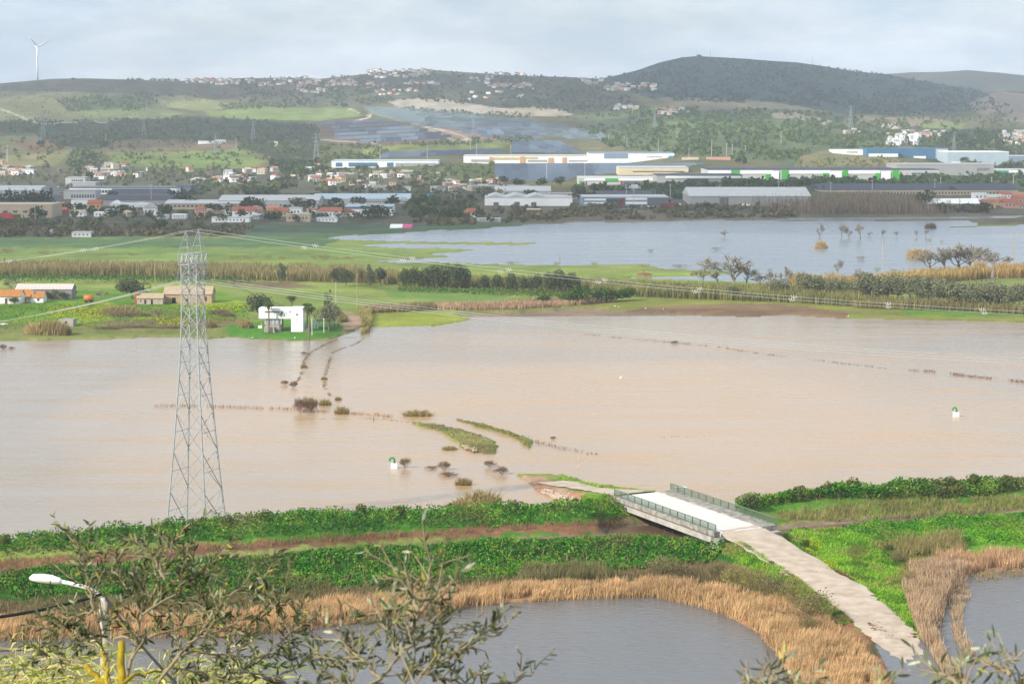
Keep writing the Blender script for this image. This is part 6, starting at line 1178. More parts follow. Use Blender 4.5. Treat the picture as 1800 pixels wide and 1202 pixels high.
village(box_pts(820, 870, 138, 150, 10) + box_pts(858, 935, 148, 158, 26) + box_pts(868, 925, 130, 136, 12) + box_pts(820, 925, 162, 178, 12), 'on the slope right of the central knoll', 6.2, 3.4, 'houses right of the central knoll')
cluster(box_pts(1018, 1060, 142, 152, 8) + box_pts(1065, 1160, 150, 160, 26), 'in the village line under the wooded hill', 7.5, 4.2, 'village under the wooded hill')
cluster(box_pts(1078, 1126, 188, 196, 16) + box_pts(1148, 1220, 192, 204, 22), 'in the bright terraces', 8, 4.4, 'bright terraces below the wooded hill', walls=['white', 'cream', 'pink'])
cluster(box_pts(1562, 1592, 242, 258, 18) + box_pts(1588, 1616, 244, 258, 16), 'in the white apartment cluster', 7, 7, 'white apartment cluster', roofs=['white', 'lgrey'], walls=['white', 'white', 'lgrey'])
cluster(box_pts(1560, 1665, 235, 242, 22) + box_pts(1480, 1510, 232, 240, 6) + box_pts(1760, 1800, 236, 258, 22) + box_pts(1735, 1775, 250, 256, 8), 'among the pines', 8, 4.6, 'houses among the pines')
# white long building on the left hill
bld('hill_villa', 'long white villa on the left hill below the pylon', 348, 378, 253, 248.5, 10, 'white', 'white', 'flat', .4, cat='house'); bld('hill_villa', 'white cube house at the end of the long hill villa', 378, 396, 253, 246, 10, 'white', 'lgrey', 'flat', .4, [(3, .2, .9, .4, .6, .5, Wn)], cat='house'); bld('windmill_tower', 'small white ruined windmill tower on the hill slope', 482, 488, 258, 249, 4, 'cream', 'lgrey', 'flat', .3, cat='tower')
# ------------------------------------------------------------------ hillside woods, solar fields, turbine, masts
r = np.random.default_rng(808)
def blobs(spec):
    """small tree clumps: spec rows (polygon, count, width m, height m, colour, colour2, quads)"""
    Vs = []
    for poly, n, w, h, c1, c2, nq in spec:
        n = int(n * .8); w *= .62; h *= .62
        q = np.array(poly, float); lo, hi = q.min(0), q.max(0); pts = np.zeros((0, 2))
        while len(pts) < n:
            z = lo + (hi - lo) * r.random((n * 4, 2)); k = inpoly(z[:, 0], z[:, 1], poly) & (fbm(z[:, 0] / 26, z[:, 1] / 8, 3, 88) > .42); z = z[k]; pts = np.r_[pts, z]
        pts = pts[:n]; v_ = np.minimum(pts[:, 1], Bb(pts[:, 0]) - .3); v_ = np.maximum(v_, Rr(pts[:, 0]) + .3); W = PD(pts[:, 0], v_, hill_y(pts[:, 0], v_))
        s = .6 + .8 * r.random((n, 1)); d = r.standard_normal((n, nq, 3)); d /= np.linalg.norm(d, axis=2, keepdims=True); d *= .35 + .65 * r.random((n, nq, 1))
        C_ = W[:, None, :] + d * (s * np.array([[w * .5, w * .5, h * .5]]))[:, None, :] + np.array([0, 0, 1]) * (s * h * .5)[:, None, :]
        t = r.random((n, 1, 1)); col = (np.asarray(c1) * (1 - t) + np.asarray(c2) * t) * (1 + .16 * r.standard_normal((n, nq, 1)))
        Vs.append(leaf_cloud(C_.reshape(-1, 3), np.repeat(s[:, 0] * w * .5, nq), np.clip(col, .005, .8).reshape(-1, 3), r, 0, .9))
    return Vs
K1, K2 = A(112, 128, 106, .25), A(136, 146, 118, .25); K3, K4 = A(108, 126, 130, .42), A(118, 134, 134, .42); K5, K6 = A(160, 160, 124, .25), A(138, 146, 112, .25)
stuff('hillside_wood', 'dark woods and scrub on the left hill', blobs([([(-200, 205), (150, 216), (350, 206), (440, 212), (560, 224), (570, 300), (430, 262), (330, 250), (240, 245), (120, 272), (60, 236), (-200, 228)], 1500, 9, 8, K1, K2, 8), ([(100, 180), (170, 170), (262, 166), (285, 180), (240, 197), (120, 197)], 420, 8, 11, K1, A(110, 128, 108, .3), 8),
    ([(-200, 150), (620, 142), (620, 168), (420, 180), (-200, 172)], 600, 6, 4, K1, K5, 6), ([(-200, 170), (280, 168), (330, 182), (260, 206), (-200, 220)], 600, 6, 4, K5, K6, 6), ([(-200, 232), (140, 250), (180, 300), (-200, 305)], 220, 9, 7, K1, K6, 8), ([(150, 262), (190, 250), (184, 292), (118, 296), (120, 280)], 160, 11, 12, K1, K2, 9),
    ([(180, 246), (560, 250), (580, 295), (320, 308), (190, 292)], 420, 7, 5, K1, K6, 7), ([(385, 186), (470, 183), (520, 190), (470, 194), (390, 193)], 140, 8, 9, K1, K2, 8), ([(310, 143), (318, 139), (300, 137), (225, 141), (222, 145), (300, 147)], 80, 9, 8, K1, K2, 8)]))
stuff('hillside_wood', 'woods and scrub on the central ridge and slopes', blobs([([(420, 140), (640, 132), (740, 124), (1060, 140), (1130, 190), (1000, 200), (900, 190), (690, 176), (640, 190), (500, 188), (420, 180)], 1700, 9, 7, A(106, 120, 112, .4), A(124, 134, 120, .4), 8), ([(560, 165), (700, 152), (720, 174), (680, 182), (600, 184)], 260, 9, 9, K1, K2, 8),
    ([(700, 190), (900, 200), (1000, 206), (1000, 212), (880, 208), (700, 195)], 150, 8, 7, K1, K2, 8), ([(640, 251), (740, 252), (900, 240), (980, 246), (960, 252), (740, 258)], 220, 7, 6, K1, K2, 8), ([(540, 255), (650, 258), (690, 270), (640, 284), (540, 284)], 220, 8, 7, K1, K6, 8), ([(700, 292), (870, 288), (880, 318), (790, 330), (720, 310)], 160, 7, 4, A(112, 136, 92, .28), K2, 7)]))
stuff('hillside_wood', 'woods on the big dark hill at the right', blobs([([(1070, 138), (1200, 103), (1300, 105), (1460, 119), (1560, 132), (1720, 160), (1780, 190), (1600, 206), (1480, 200), (1390, 185), (1160, 178), (1100, 160)], 3000, 10, 6, K3, K4, 7)]))
stuff('hillside_wood', 'green woods on the slopes behind the green and orange malls', blobs([([(1000, 206), (1130, 192), (1300, 192), (1480, 202), (1600, 240), (1560, 262), (1440, 262), (1400, 285), (1290, 280), (1190, 272), (1060, 258)], 2100, 10, 8, A(112, 132, 108, .28), A(132, 148, 116, .28), 8), ([(1480, 205), (1780, 195), (1820, 300), (1700, 262), (1480, 262)], 700, 10, 10, K1, K2, 8), ([(1650, 240), (1760, 236), (1762, 262), (1660, 262)], 260, 10, 14, A(92, 110, 94, .28), A(108, 124, 102, .28), 9),
    ([(1400, 288), (1540, 262), (1600, 290), (1580, 300), (1400, 300)], 200, 7, 4, K5, K6, 7)]))
stuff('hillside_wood', 'dark belt of trees on the bank under the green piered retail hall', blobs([([(1040, 332), (1180, 326), (1420, 318), (1820, 305), (1830, 326), (1700, 334), (1440, 337), (1250, 344), (1200, 352), (1150, 344)], 1100, 8, 7, A(92, 112, 92, .18), A(112, 128, 100, .18), 9), ([(1690, 290), (1780, 288), (1780, 296), (1700, 296)], 60, 8, 8, K1, K2, 9)]))
stuff('town_wood', 'trees and gardens scattered between the houses of the town', blobs([([(-100, 300), (320, 300), (330, 330), (-100, 335)], 200, 9, 7, A(118, 128, 102, .15), A(140, 142, 114, .15), 9), ([(330, 298), (640, 292), (640, 340), (330, 345)], 300, 9, 7, A(112, 124, 98, .15), A(136, 140, 110, .15), 9), ([(440, 315), (520, 316), (520, 345), (430, 345)], 160, 9, 8, A(106, 118, 96, .15), A(122, 130, 102, .15), 9), ([(470, 286), (560, 290), (580, 308), (470, 312)], 170, 10, 9, A(90, 106, 88, .2), A(108, 122, 98, .2), 9),
    ([(620, 296), (740, 300), (900, 326), (900, 345), (700, 345), (620, 340)], 230, 8, 6.5, A(112, 124, 98, .15), A(136, 140, 110, .15), 9), ([(-100, 362), (420, 368), (700, 372), (700, 386), (350, 388), (100, 402), (-100, 402)], 300, 7, 5.5, A(96, 112, 84, .12), A(122, 130, 98, .12), 10), ([(700, 352), (860, 352), (860, 380), (720, 384)], 220, 8, 6, A(92, 108, 82, .12), A(120, 124, 94, .12), 10),
    ([(1000, 330), (1060, 332), (1080, 350), (1010, 352)], 60, 8, 7, K1, K2, 9)]))
stuff('riverside_scrub', 'brown winter scrub along the far shore of the flood', blobs([([(0, 392), (130, 398), (350, 396), (440, 400), (440, 414), (240, 416), (0, 418)], 480, 6, 4, A(142, 130, 108, .1), A(112, 116, 84, .1), 9), ([(860, 366), (1210, 364), (1400, 366), (1400, 382), (1000, 389), (760, 398), (720, 390)], 620, 7, 4, A(142, 132, 106, .12), A(112, 118, 88, .12), 9), ([(1600, 368), (1720, 368), (1740, 374), (1600, 376)], 60, 8, 6, A(136, 124, 104, .1), A(104, 112, 84, .1), 9)]))
# leafless poplar stand
q = np.array([(u, v) for u, v in zip(r.normal(1510, 75, 1000), r.uniform(354, 378, 1000)) if v > 352 + 12 * vnoise(u / 22, 0.0, 3)]); W = PD(q[:, 0], np.minimum(q[:, 1], Bb(q[:, 0]) - .2), hill_y(q[:, 0], q[:, 1])); n = len(W); t = r.random((n, 1))
stuff('poplar_stand', 'grey brown leafless poplar wood by the right river bank', [blade_cloud(np.repeat(W, 3, 0) + r.standard_normal((3 * n, 3)) * (2, 2, 0), 7.5, .4, jit(A(158, 142, 124, .1), 3 * n, .18, r), .08, r, .3), leaf_cloud(np.repeat(W, 3, 0) + np.c_[r.standard_normal((3 * n, 2)) * 2, r.uniform(1, 7, 3 * n)], 1.2, jit(A(150, 136, 118, .1), 3 * n, .15, r), r)], DRY)
# trees one can pick out
def ftree(lst, where, group, kind='far', wh=None):
    for i, (u, v, w, h) in enumerate(sorted(lst)): tree(kind, f'{nth(i + 1)} tree from the left {where}', 'tree', u, v, w, h, group, 'town_tree', False)
ftree([(4 + i * 6.0, 360 + (i % 2), 6, 8.5 + (i * 37 % 5) * .7) for i in range(15)], 'in the dark row before the left warehouse', 'dark tree row at the left', 'fartall')
ftree([(118, 373, 8, 7), (64, 385, 10, 9), (82, 380, 9, 8), (142, 374, 9, 7), (196, 351, 7, 7), (218, 379, 9, 8), (232, 380, 8, 7), (290, 381, 10, 9), (310, 356, 10, 9), (325, 355, 8, 6), (341, 366, 9, 8), (284, 404, 8, 7), (136, 310, 9, 9), (158, 318, 10, 10)], 'standing alone in the left town', 'single trees of the left town')
ftree([(376, 377, 12, 8), (440, 367, 12, 9), (452, 371, 12, 9), (470, 390, 8, 7), (424, 382, 7, 6), (525, 366, 12, 8), (547, 369, 10, 8), (486, 388, 12, 7), (660, 383, 16, 9), (674, 384, 12, 7), (602, 372, 8, 6), (520, 390, 5, 5), (391, 391, 5, 6), (588, 363, 10, 7), (630, 362, 10, 7), (694, 362, 12, 8), (440, 320, 9, 8), (556, 352, 8, 6), (640, 302, 7, 7), (630, 300, 6, 6), (612, 296, 7, 7), (502, 300, 10, 8)], 'standing alone in the middle town', 'single trees of the middle town')
ftree([(735, 366, 12, 8), (748, 380, 12, 7), (795, 386, 14, 8), (812, 372, 8, 7), (845, 384, 9, 7), (932, 346, 12, 6), (998, 358, 5, 7), (1018, 352, 10, 9), (1043, 342, 9, 9), (1060, 342, 8, 9), (983, 326, 9, 8), (955, 328, 10, 8), (1107, 358, 8, 5), (1165, 360, 10, 6), (885, 326, 8, 9), (912, 330, 10, 8), (1240, 366, 8, 5), (1624, 366, 13, 13.5), (1660, 374, 9, 7), (1698, 372, 7, 6), (1728, 374, 10, 8), (1672, 343, 8, 7), (1692, 302, 8, 7), (1695, 290, 10, 10), (1740, 288, 9, 9), (1762, 292, 8, 13), (1776, 294, 7, 8), (1790, 294, 8, 7), (1300, 288, 8, 8), (1310, 290, 6, 9)], 'standing alone near the warehouses', 'single trees by the warehouses')
ftree([(72, 258, 14, 10), (128, 141, 16, 6), (1228, 101, 14, 7), (1072, 137, 12, 6), (1140, 121, 12, 6), (300, 172, 10, 8), (276, 172, 10, 8), (605, 190, 16, 10), (888, 137, 14, 8), (908, 137, 12, 8), (925, 137, 7, 9)], 'standing out on the hills and skyline', 'single trees on the hills')
# solar fields
PV = mat('solar_glass', A(112, 126, 142, .2), .5, .08, .02, spec=.3); PVL = mat('solar_glass_pale', A(124, 138, 150, .2), .55, .08, .02, spec=.3)
def solar(label, rows, slant, m, tilt=.5):
    t = thing('solar_array', label, 'solar panels', (0, 0, 0), 0, 'solar fields on the slope')
    for (ua, va), (ub, vb) in rows:
        n = max(2, int(abs(ub - ua) / 14)); us = np.linspace(ua, ub, n + 1); vs_ = np.linspace(va, vb, n + 1); W = PD(us, vs_, hill_y(us, vs_)); mb = MB(); dy, dz = slant * math.cos(tilt), slant * math.sin(tilt)
        V = np.concatenate([W + (0, 0, .7), W + (0, dy, .7 + dz), W + (0, .05, .6), W + (0, dy + .05, .6 + dz)]); k = n + 1; F_ = []
        for i in range(n): F_ += [(i, i + 1, k + i + 1, k + i), (2 * k + i, 3 * k + i, 3 * k + i + 1, 2 * k + i + 1), (i, 2 * k + i, 2 * k + i + 1, i + 1)]
        mb.add(V, F_)
        for i in range(0, n + 1, 3): mb.bar(W[i] + (0, dy * .5, -.5), W[i] + (0, dy * .5, .7 + dz * .5), .12)
        mb.build('panel_row', m, t)
solar('dark blue solar panel strips on the reddish field, left of the track', [((560, 221), (677, 215)), ((582, 227), (702, 221)), ((585, 233), (727, 227.5)), ((587, 240), (752, 232)), ((595, 247), (775, 238)), ((633, 252), (793, 243))], 5.6, PV, .75)
solar('dark blue solar panel strips on the reddish field, right of the track', [((775, 222), (960, 224)), ((795, 229), (950, 232)), ((812, 235), (960, 240)), ((845, 241), (950, 245))], 5.2, PV, .75)
rows3 = []
for v in np.arange(191, 246, 3.2):
    uL = np.interp(v, [190, 200, 213, 225, 240, 246], [640, 660, 700, 740, 960, 1000]); uR = np.interp(v, [190, 205, 215, 235, 246], [720, 880, 950, 1060, 1068]); rows3.append(((uL, v), (uR, v)))
solar('large pale grey blue solar field on the slope under the quarry', rows3, 2.7, PVL, .7)
solar('flat blue solar field behind the left retail hall', [((668 + i * 2, 279 - i * 2.0), (880, 270 - i * 1.4)) for i in range(4)] + [((900, 269 - i * 2.6), (1020 - i * 5, 270 - i * 2.6)) for i in range(8)], 3.8, PV, .75)
solar('big deep blue solar field below the orange mall', [((870, 320 - i * 2.1), (np.interp(320 - i * 2.1, [292, 308, 313, 320], [1245, 1080, 1015, 1000]), 319 - i * 2.1)) for i in range(14)], 3.4, PV, .75)
# wind turbine
tb = G(66, 141.0); s = FPX / tb[1]; wt = thing('wind_turbine', 'white three bladed wind turbine on the left skyline', 'wind turbine', tb, math.radians(52)); TW = mat('turbine_white', (.80, .81, .82), .5, .03, .1); hh = 57 / s
MB().tube([(0, 0, -2), (0, 0, hh * .5), (0, 0, hh)], [2.4, 2.0, 1.5], 14).build('tower', TW, wt, smooth=True); MB().tube([(0, -3.5, hh + 1), (0, -2.5, hh + 1), (0, 5, hh + 1), (0, 6, hh + 1)], [.9, 1.8, 1.8, 1.2], 10).build('nacelle', TW, wt, smooth=True); MB().tube([(0, -5.5, hh + 1), (0, -4.6, hh + 1), (0, -3.4, hh + 1)], [.3, 1.2, 1.5], 10).build('hub', TW, wt, smooth=True)
for a in (22, 142, 262):
    ca, sa = math.cos(math.radians(a)), math.sin(math.radians(a)); R_ = 36; V = []
    for t_, wd in ((0, .9), (.12, 1.3), (.25, 2.0), (.6, 1.3), (1.0, .25)):
        for sd, th in ((-1, 0), (0, .35), (1, 0), (0, -.35)): x = sd * wd; l = t_ * R_; V.append((ca * l - sa * x, -4.5 + th * wd * .8, hh + 1 + sa * l + ca * x))
    MB().add(V, [(i * 4 + k, i * 4 + (k + 1) % 4, i * 4 + 4 + (k + 1) % 4, i * 4 + 4 + k) for i in range(4) for k in range(4)] + [(3, 2, 1, 0), (16, 17, 18, 19)]).build('blade', TW, wt, smooth=True)
# lattice towers on the hills
mbL = MB()
for sx, sy in CN: mbL.bar((sx * .09, sy * .09, 0), (sx * .02, sy * .02, .8), .006).bar((sx * .02, sy * .02, .8), (0, 0, 1), .005)
mbB = MB()
for i in range(6):
    z0, z1 = i * .13, (i + 1) * .13; w0, w1 = .09 - .0875 * z0, .09 - .0875 * z1
    for k in range(4):
        (ax, ay), (bx_, by_) = CN[k], CN[(k + 1) % 4]; mbB.bar((ax * w0, ay * w0, z0), (bx_ * w1, by_ * w1, z1), .004).bar((bx_ * w0, by_ * w0, z0), (ax * w1, ay * w1, z1), .004)
mbC = MB()
for z, w in ((.72, .13), (.82, .16), (.92, .11)): mbC.bar((-w, 0, z), (w, 0, z), .006).bar((-w, 0, z), (0, 0, z + .04), .004).bar((w, 0, z), (0, 0, z + .04), .004)
LM, LB, LC = mbL.mesh('legs', STEEL), mbB.mesh('bracing', STEEL), mbC.mesh('crossarm', STEEL)
for i, (u, v, vt) in enumerate(sorted([(76, 247, 199), (253, 238, 200), (379, 270, 236), (445, 250, 208), (556, 292, 233), (833, 245, 200), (1151, 232, 195), (1495, 232, 185), (1677, 268, 232), (645, 350, 318)])):
    p = G(u, v); h = (v - vt) * p[1] / FPX; t = thing('lattice_tower', f'{nth(i + 1)} small grey lattice tower from the left on the hill slopes', 'pylon', p, .4, 'small pylons on the hills')
    for nm, me in (('legs', LM), ('bracing', LB), ('crossarm', LC)): obj(nm, me, t, (0, 0, 0), 0, (h, h, h))
GM = mat('mast_grey', A(206, 208, 208, .15), .5, .05, 1.0)
for i, (u, v, vt, w) in enumerate(sorted([(668, 283, 255, .3), (751, 279, 257, .3), (827, 268, 252, .3), (838, 277, 255, .3), (898, 280, 256, .3), (961, 318, 285, .3), (1028, 318, 288, .2), (1070, 247, 237, .3), (1097, 258, 240, .3), (1102, 262, 243, .3), (1157, 270, 247, .35), (1190, 248, 232, .3), (1251, 277, 247, .35), (1211, 278, 262, .25), (1277, 275, 253, .3), (1287, 275, 254, .3), (1310, 272, 256, .4), (1373, 252, 232, .3), (1369, 336, 320, .25), (1265, 348, 326, .25), (1178, 350, 324, .25), (1533, 342, 318, .25), (1460, 338, 322, .25), (1643, 342, 316, .25), (1653, 336, 313, .25), (1781, 330, 307, .25), (1743, 330, 312, .25), (186, 258, 235, .4), (13, 285, 256, .4), (415, 262, 244, .3), (62, 392, 362, .2), (266, 362, 325, .2), (1114, 364, 334, .2), (1020, 364, 342, .2), (1101, 358, 330, .2), (800, 358, 340, .2), (1225, 102, 89, .6), (1249, 101, 88, .6), (1428, 112, 99, .5), (73, 141, 128, .5), (147, 139, 131, .5), (208, 140, 133, .5), (741, 123, 117, .6)])):
    p = G(u, v); h = (v - vt) * p[1] / FPX; t = thing('light_mast', f'{nth(i + 1)} thin grey mast from the left among the far masts', 'mast', p, 0, 'thin masts in the far town and hills')
    MB().bar((0, 0, -.5), (0, 0, h), w, 6, w * .7).build('shaft', GM, t); MB().box(-1.0, 1.0, -.2, .2, h - .25, h + .1).build('head', GM, t)
# vehicles by the stores
CARM = MB().add([(-2.1, -.85, .35), (2.1, -.85, .35), (2.1, .85, .35), (-2.1, .85, .35), (-2.1, -.85, .85), (2.1, -.85, .8), (2.1, .85, .8), (-2.1, .85, .85)], [(0, 3, 2, 1), (4, 5, 6, 7), (0, 1, 5, 4), (1, 2, 6, 5), (2, 3, 7, 6), (3, 0, 4, 7)]).mesh('car_body')
CABM = MB().add([(-1.5, -.8, .83), (1.2, -.8, .83), (1.2, .8, .83), (-1.5, .8, .83), (-1.1, -.65, 1.45), (.5, -.65, 1.45), (.5, .65, 1.45), (-1.1, .65, 1.45)], [(4, 5, 6, 7), (0, 1, 5, 4), (1, 2, 6, 5), (2, 3, 7, 6), (3, 0, 4, 7)]).mesh('cabin')
WHM = MB().bar((0, -.1, 0), (0, .1, 0), .33, 10).mesh('wheel'); TYRE = MATS['tyre']; wc = ['white', 'white', 'lgrey', 'red', 'slate', 'pblue', 'white', 'dgrey']; wn2 = {'white': 'white', 'lgrey': 'silver', 'red': 'red', 'slate': 'dark', 'pblue': 'blue', 'dgrey': 'grey'}
for i, (u, v) in enumerate([(1052, 364.5), (1062, 364), (1072, 365), (1088, 364), (1098, 365), (1110, 364), (1124, 365), (1134, 364), (1142, 364.5), (1152, 365), (1166, 365), (1184, 364), (1222, 365), (1232, 364), (1246, 364), (1256, 365), (80, 336), (86, 342), (104, 330), (108, 340), (88, 350), (106, 352)]):
    cc = wc[i % 8]; t = thing('parked_car', f'{wn2[cc]} car, {nth(i + 1)} in the car parks counted from the flood side stores', 'car', G(u, v), r.uniform(-.3, .3) + (1.5 if u < 200 else 0), 'cars in the car parks')
    obj('body', CARM, t, m=M(cc)); obj('cabin', CABM, t, m=WIN)
    for a in (-1.3, 1.3):
        for b in (-.8, .8): obj('wheel', WHM, t, (a, b, .33), m=TYRE)
tk = thing('truck', 'white box truck on the road below the retail park', 'truck', G(1114, 334), .05); block('box', tk, M('white'), -6, 3, -1.2, 1.2, 1.0, 4.0); block('cab', tk, M('lgrey'), 3.1, 5, -1.1, 1.1, .6, 3.0)
for a in (-4.5, -3, 3.8):
    for b in (-1.0, 1.0): obj('wheel', WHM, tk, (a, b, .5), sc=(1.5, 1.5, 1.5), m=TYRE)
tk = thing('truck', 'red and white trailer parked before the striped store', 'truck', G(1180, 366), 0); block('box', tk, M('red'), -7, 4, -1.2, 1.2, .9, 3.2); block('cab', tk, M('white'), 4.1, 6, -1.1, 1.1, .6, 2.8)
for a in (-5, -3.6, 4.8):
    for b in (-1.0, 1.0): obj('wheel', WHM, tk, (a, b, .5), sc=(1.5, 1.5, 1.5), m=TYRE)
# ------------------------------------------------------------------ foreground: lamp, cables, canes, olive branches
r = np.random.default_rng(909)
LY = 47.0
lp = thing('street_lamp', 'white curved street lamp among the olive branches', 'street lamp', (float(PD(184, 1100, LY)[0]), LY, float(slope_z(PD(184, 1100, LY)[0], LY))))
def lpt(u, v, y=LY): return PD(u, v, y) - np.array(lp.location)
LAMPW = mat('lamp_enamel', (.80, .80, .79), .4, .03, 1.0); POST = mat('post_concrete', A(206, 192, 172), .85, .12, 3.0, col2=A(228, 216, 198))
b0 = lpt(184, 1100); MB().tube([(0, 0, -.3), (0, 0, 3), (b0[0], 0, b0[2]), tuple(lpt(181, 1050))], [.15, .13, .11, .09], 10).build('post', POST, lp, smooth=True)
MB().tube([lpt(182, 1075), lpt(178, 1052), lpt(170, 1041), lpt(158, 1034), lpt(140, 1029), lpt(118, 1024), lpt(96, 1020)], .045, 8).build('arm', LAMPW, lp, smooth=True)
MB().tube([lpt(110, 1023), lpt(104, 1021), lpt(90, 1018), lpt(72, 1016), lpt(58, 1015), lpt(52, 1016)], [.04, .075, .1, .1, .08, .03], 12).build('lamp_head', LAMPW, lp, smooth=True)
for k in range(3): MB().tube([lpt(175, 1085 + k * 30) + (0, -.12, 0), lpt(191, 1086 + k * 30) + (0, -.12, 0)], .02, 5).build('band', mat('black_band', (.02, .02, .02), .7, .1, 1), lp)
BLK = mat('black_cable', (.02, .02, .022), .7, .1, 1.0)
def cable(label, a, b, sag, rad): setp(obj('cable', MB().tube(span(np.array(a), np.array(b), sag, 24), rad, 6).mesh('cable', BLK)), label, 'cable', 'black cables at the street lamp')
cable('thick black cable running left from the lamp post', PD(178, 1044, LY), PD(-260, 1090, LY - 4), .25, .035)
cable('thin black cable low on the left of the lamp post', PD(184, 1132, LY), PD(-260, 1140, LY - 3), .1, .012)
cable('black cable dropping right from the lamp post into the canes', PD(186, 1050, LY), PD(380, 1260, LY - 8), .2, .03)
# canes
def cane_mesh(seed, n=1):
    q = np.random.default_rng(seed); V, F, C = [], [], []; b = 0
    def strip(pts, ws, c):
        nonlocal b
        d = np.array(pts[-1]) - np.array(pts[0]); sd = np.cross(d, q.standard_normal(3)); sd /= np.linalg.norm(sd) + 1e-9
        for p, w in zip(pts, ws): V.extend([np.array(p) - sd * w, np.array(p) + sd * w]); C.extend([c, c])
        for i in range(len(pts) - 1): F.append((b + 2 * i, b + 2 * i + 1, b + 2 * i + 3, b + 2 * i + 2))
        b += 2 * len(pts)
    for k in range(7):
        a = q.random() * math.tau; lean = .12 + .12 * q.random(); x0 = np.array([q.standard_normal() * .25, q.standard_normal() * .25, -.2]); h = 3.4 * (.7 + .4 * q.random()); top = x0 + np.array([math.cos(a) * lean * h, math.sin(a) * lean * h, h])
        c0 = np.array(A(206, 196, 120)) * (.8 + .4 * q.random()); strip([x0, (x0 + top) / 2, top], [.015, .013, .006], c0)
        for j in range(13):
            t = .3 + .7 * j / 13; p = x0 + (top - x0) * t; an = q.random() * math.tau; L_ = .5 + .35 * q.random(); d = np.array([math.cos(an) + .5, math.sin(an), .75]); pts = [p + d * L_ * s_ - np.array([0, 0, .85 * L_ * s_ * s_]) for s_ in (0, .35, .7, 1)]
            col = np.array(A(226, 220, 132) if q.random() < .55 else A(170, 186, 92) if q.random() < .6 else A(232, 214, 160)) * (.8 + .4 * q.random()); strip(pts, [.012, .026, .018, .003], col)
    return mesh_np('cane', np.array(V), np.array(F), VEG, np.array(C))
CANE = [cane_mesh(i) for i in range(5)]
cl_ = [(u, (1166 if u < 140 else 1192) - 34 * math.sin((u + 40) / 90.0) ** 2 + r.uniform(-12, 16)) for u in np.arange(-60, 400, 9.5)]
for i, (u, v) in enumerate(cl_):
    y = 46 + r.uniform(-5, 4) if u < 330 else 42 + r.uniform(-3, 3); tp = PD(u, v, y); z0 = tp[2] - 3.3
    one('cane_clump', f'{nth(i + 1)} yellow green cane clump from the left under the lamp', 'cane', CANE[i % 5], (tp[0], y, z0), r.random() * .8, (1, 1, 1), 'canes at the bottom left')
# olive trees
LEAFV = np.array([(0, 0, 0), (.18, .45, .03), (.5, .62, .05), (.82, .4, .03), (1, 0, 0), (.82, -.4, .03), (.5, -.62, .05), (.18, -.45, .03)]) * (.046, .0088, .04)
LEAFS = []
def leafmat(nm, c, sp=.5): return mat(nm, c, .45, .15, 40.0, spec=sp)
for nm, c in (('olive_leaf_dark', A(100, 110, 72)), ('olive_leaf', A(134, 140, 94)), ('olive_leaf_pale', A(178, 186, 150)), ('olive_leaf_yellow', A(176, 170, 84)), ('olive_leaf_deep', A(82, 94, 64))):
    LEAFS.append(MB().add(LEAFV, [(0, 1, 7), (1, 2, 6, 7), (2, 3, 5, 6), (3, 4, 5)]).mesh('leaf', leafmat(nm, c)))
TWO = mat('olive_twig', A(164, 148, 116), .9, .2, 20.0); LCOL = [A(100, 110, 72), A(134, 140, 94), A(178, 186, 150), A(176, 170, 84), A(82, 94, 64)]
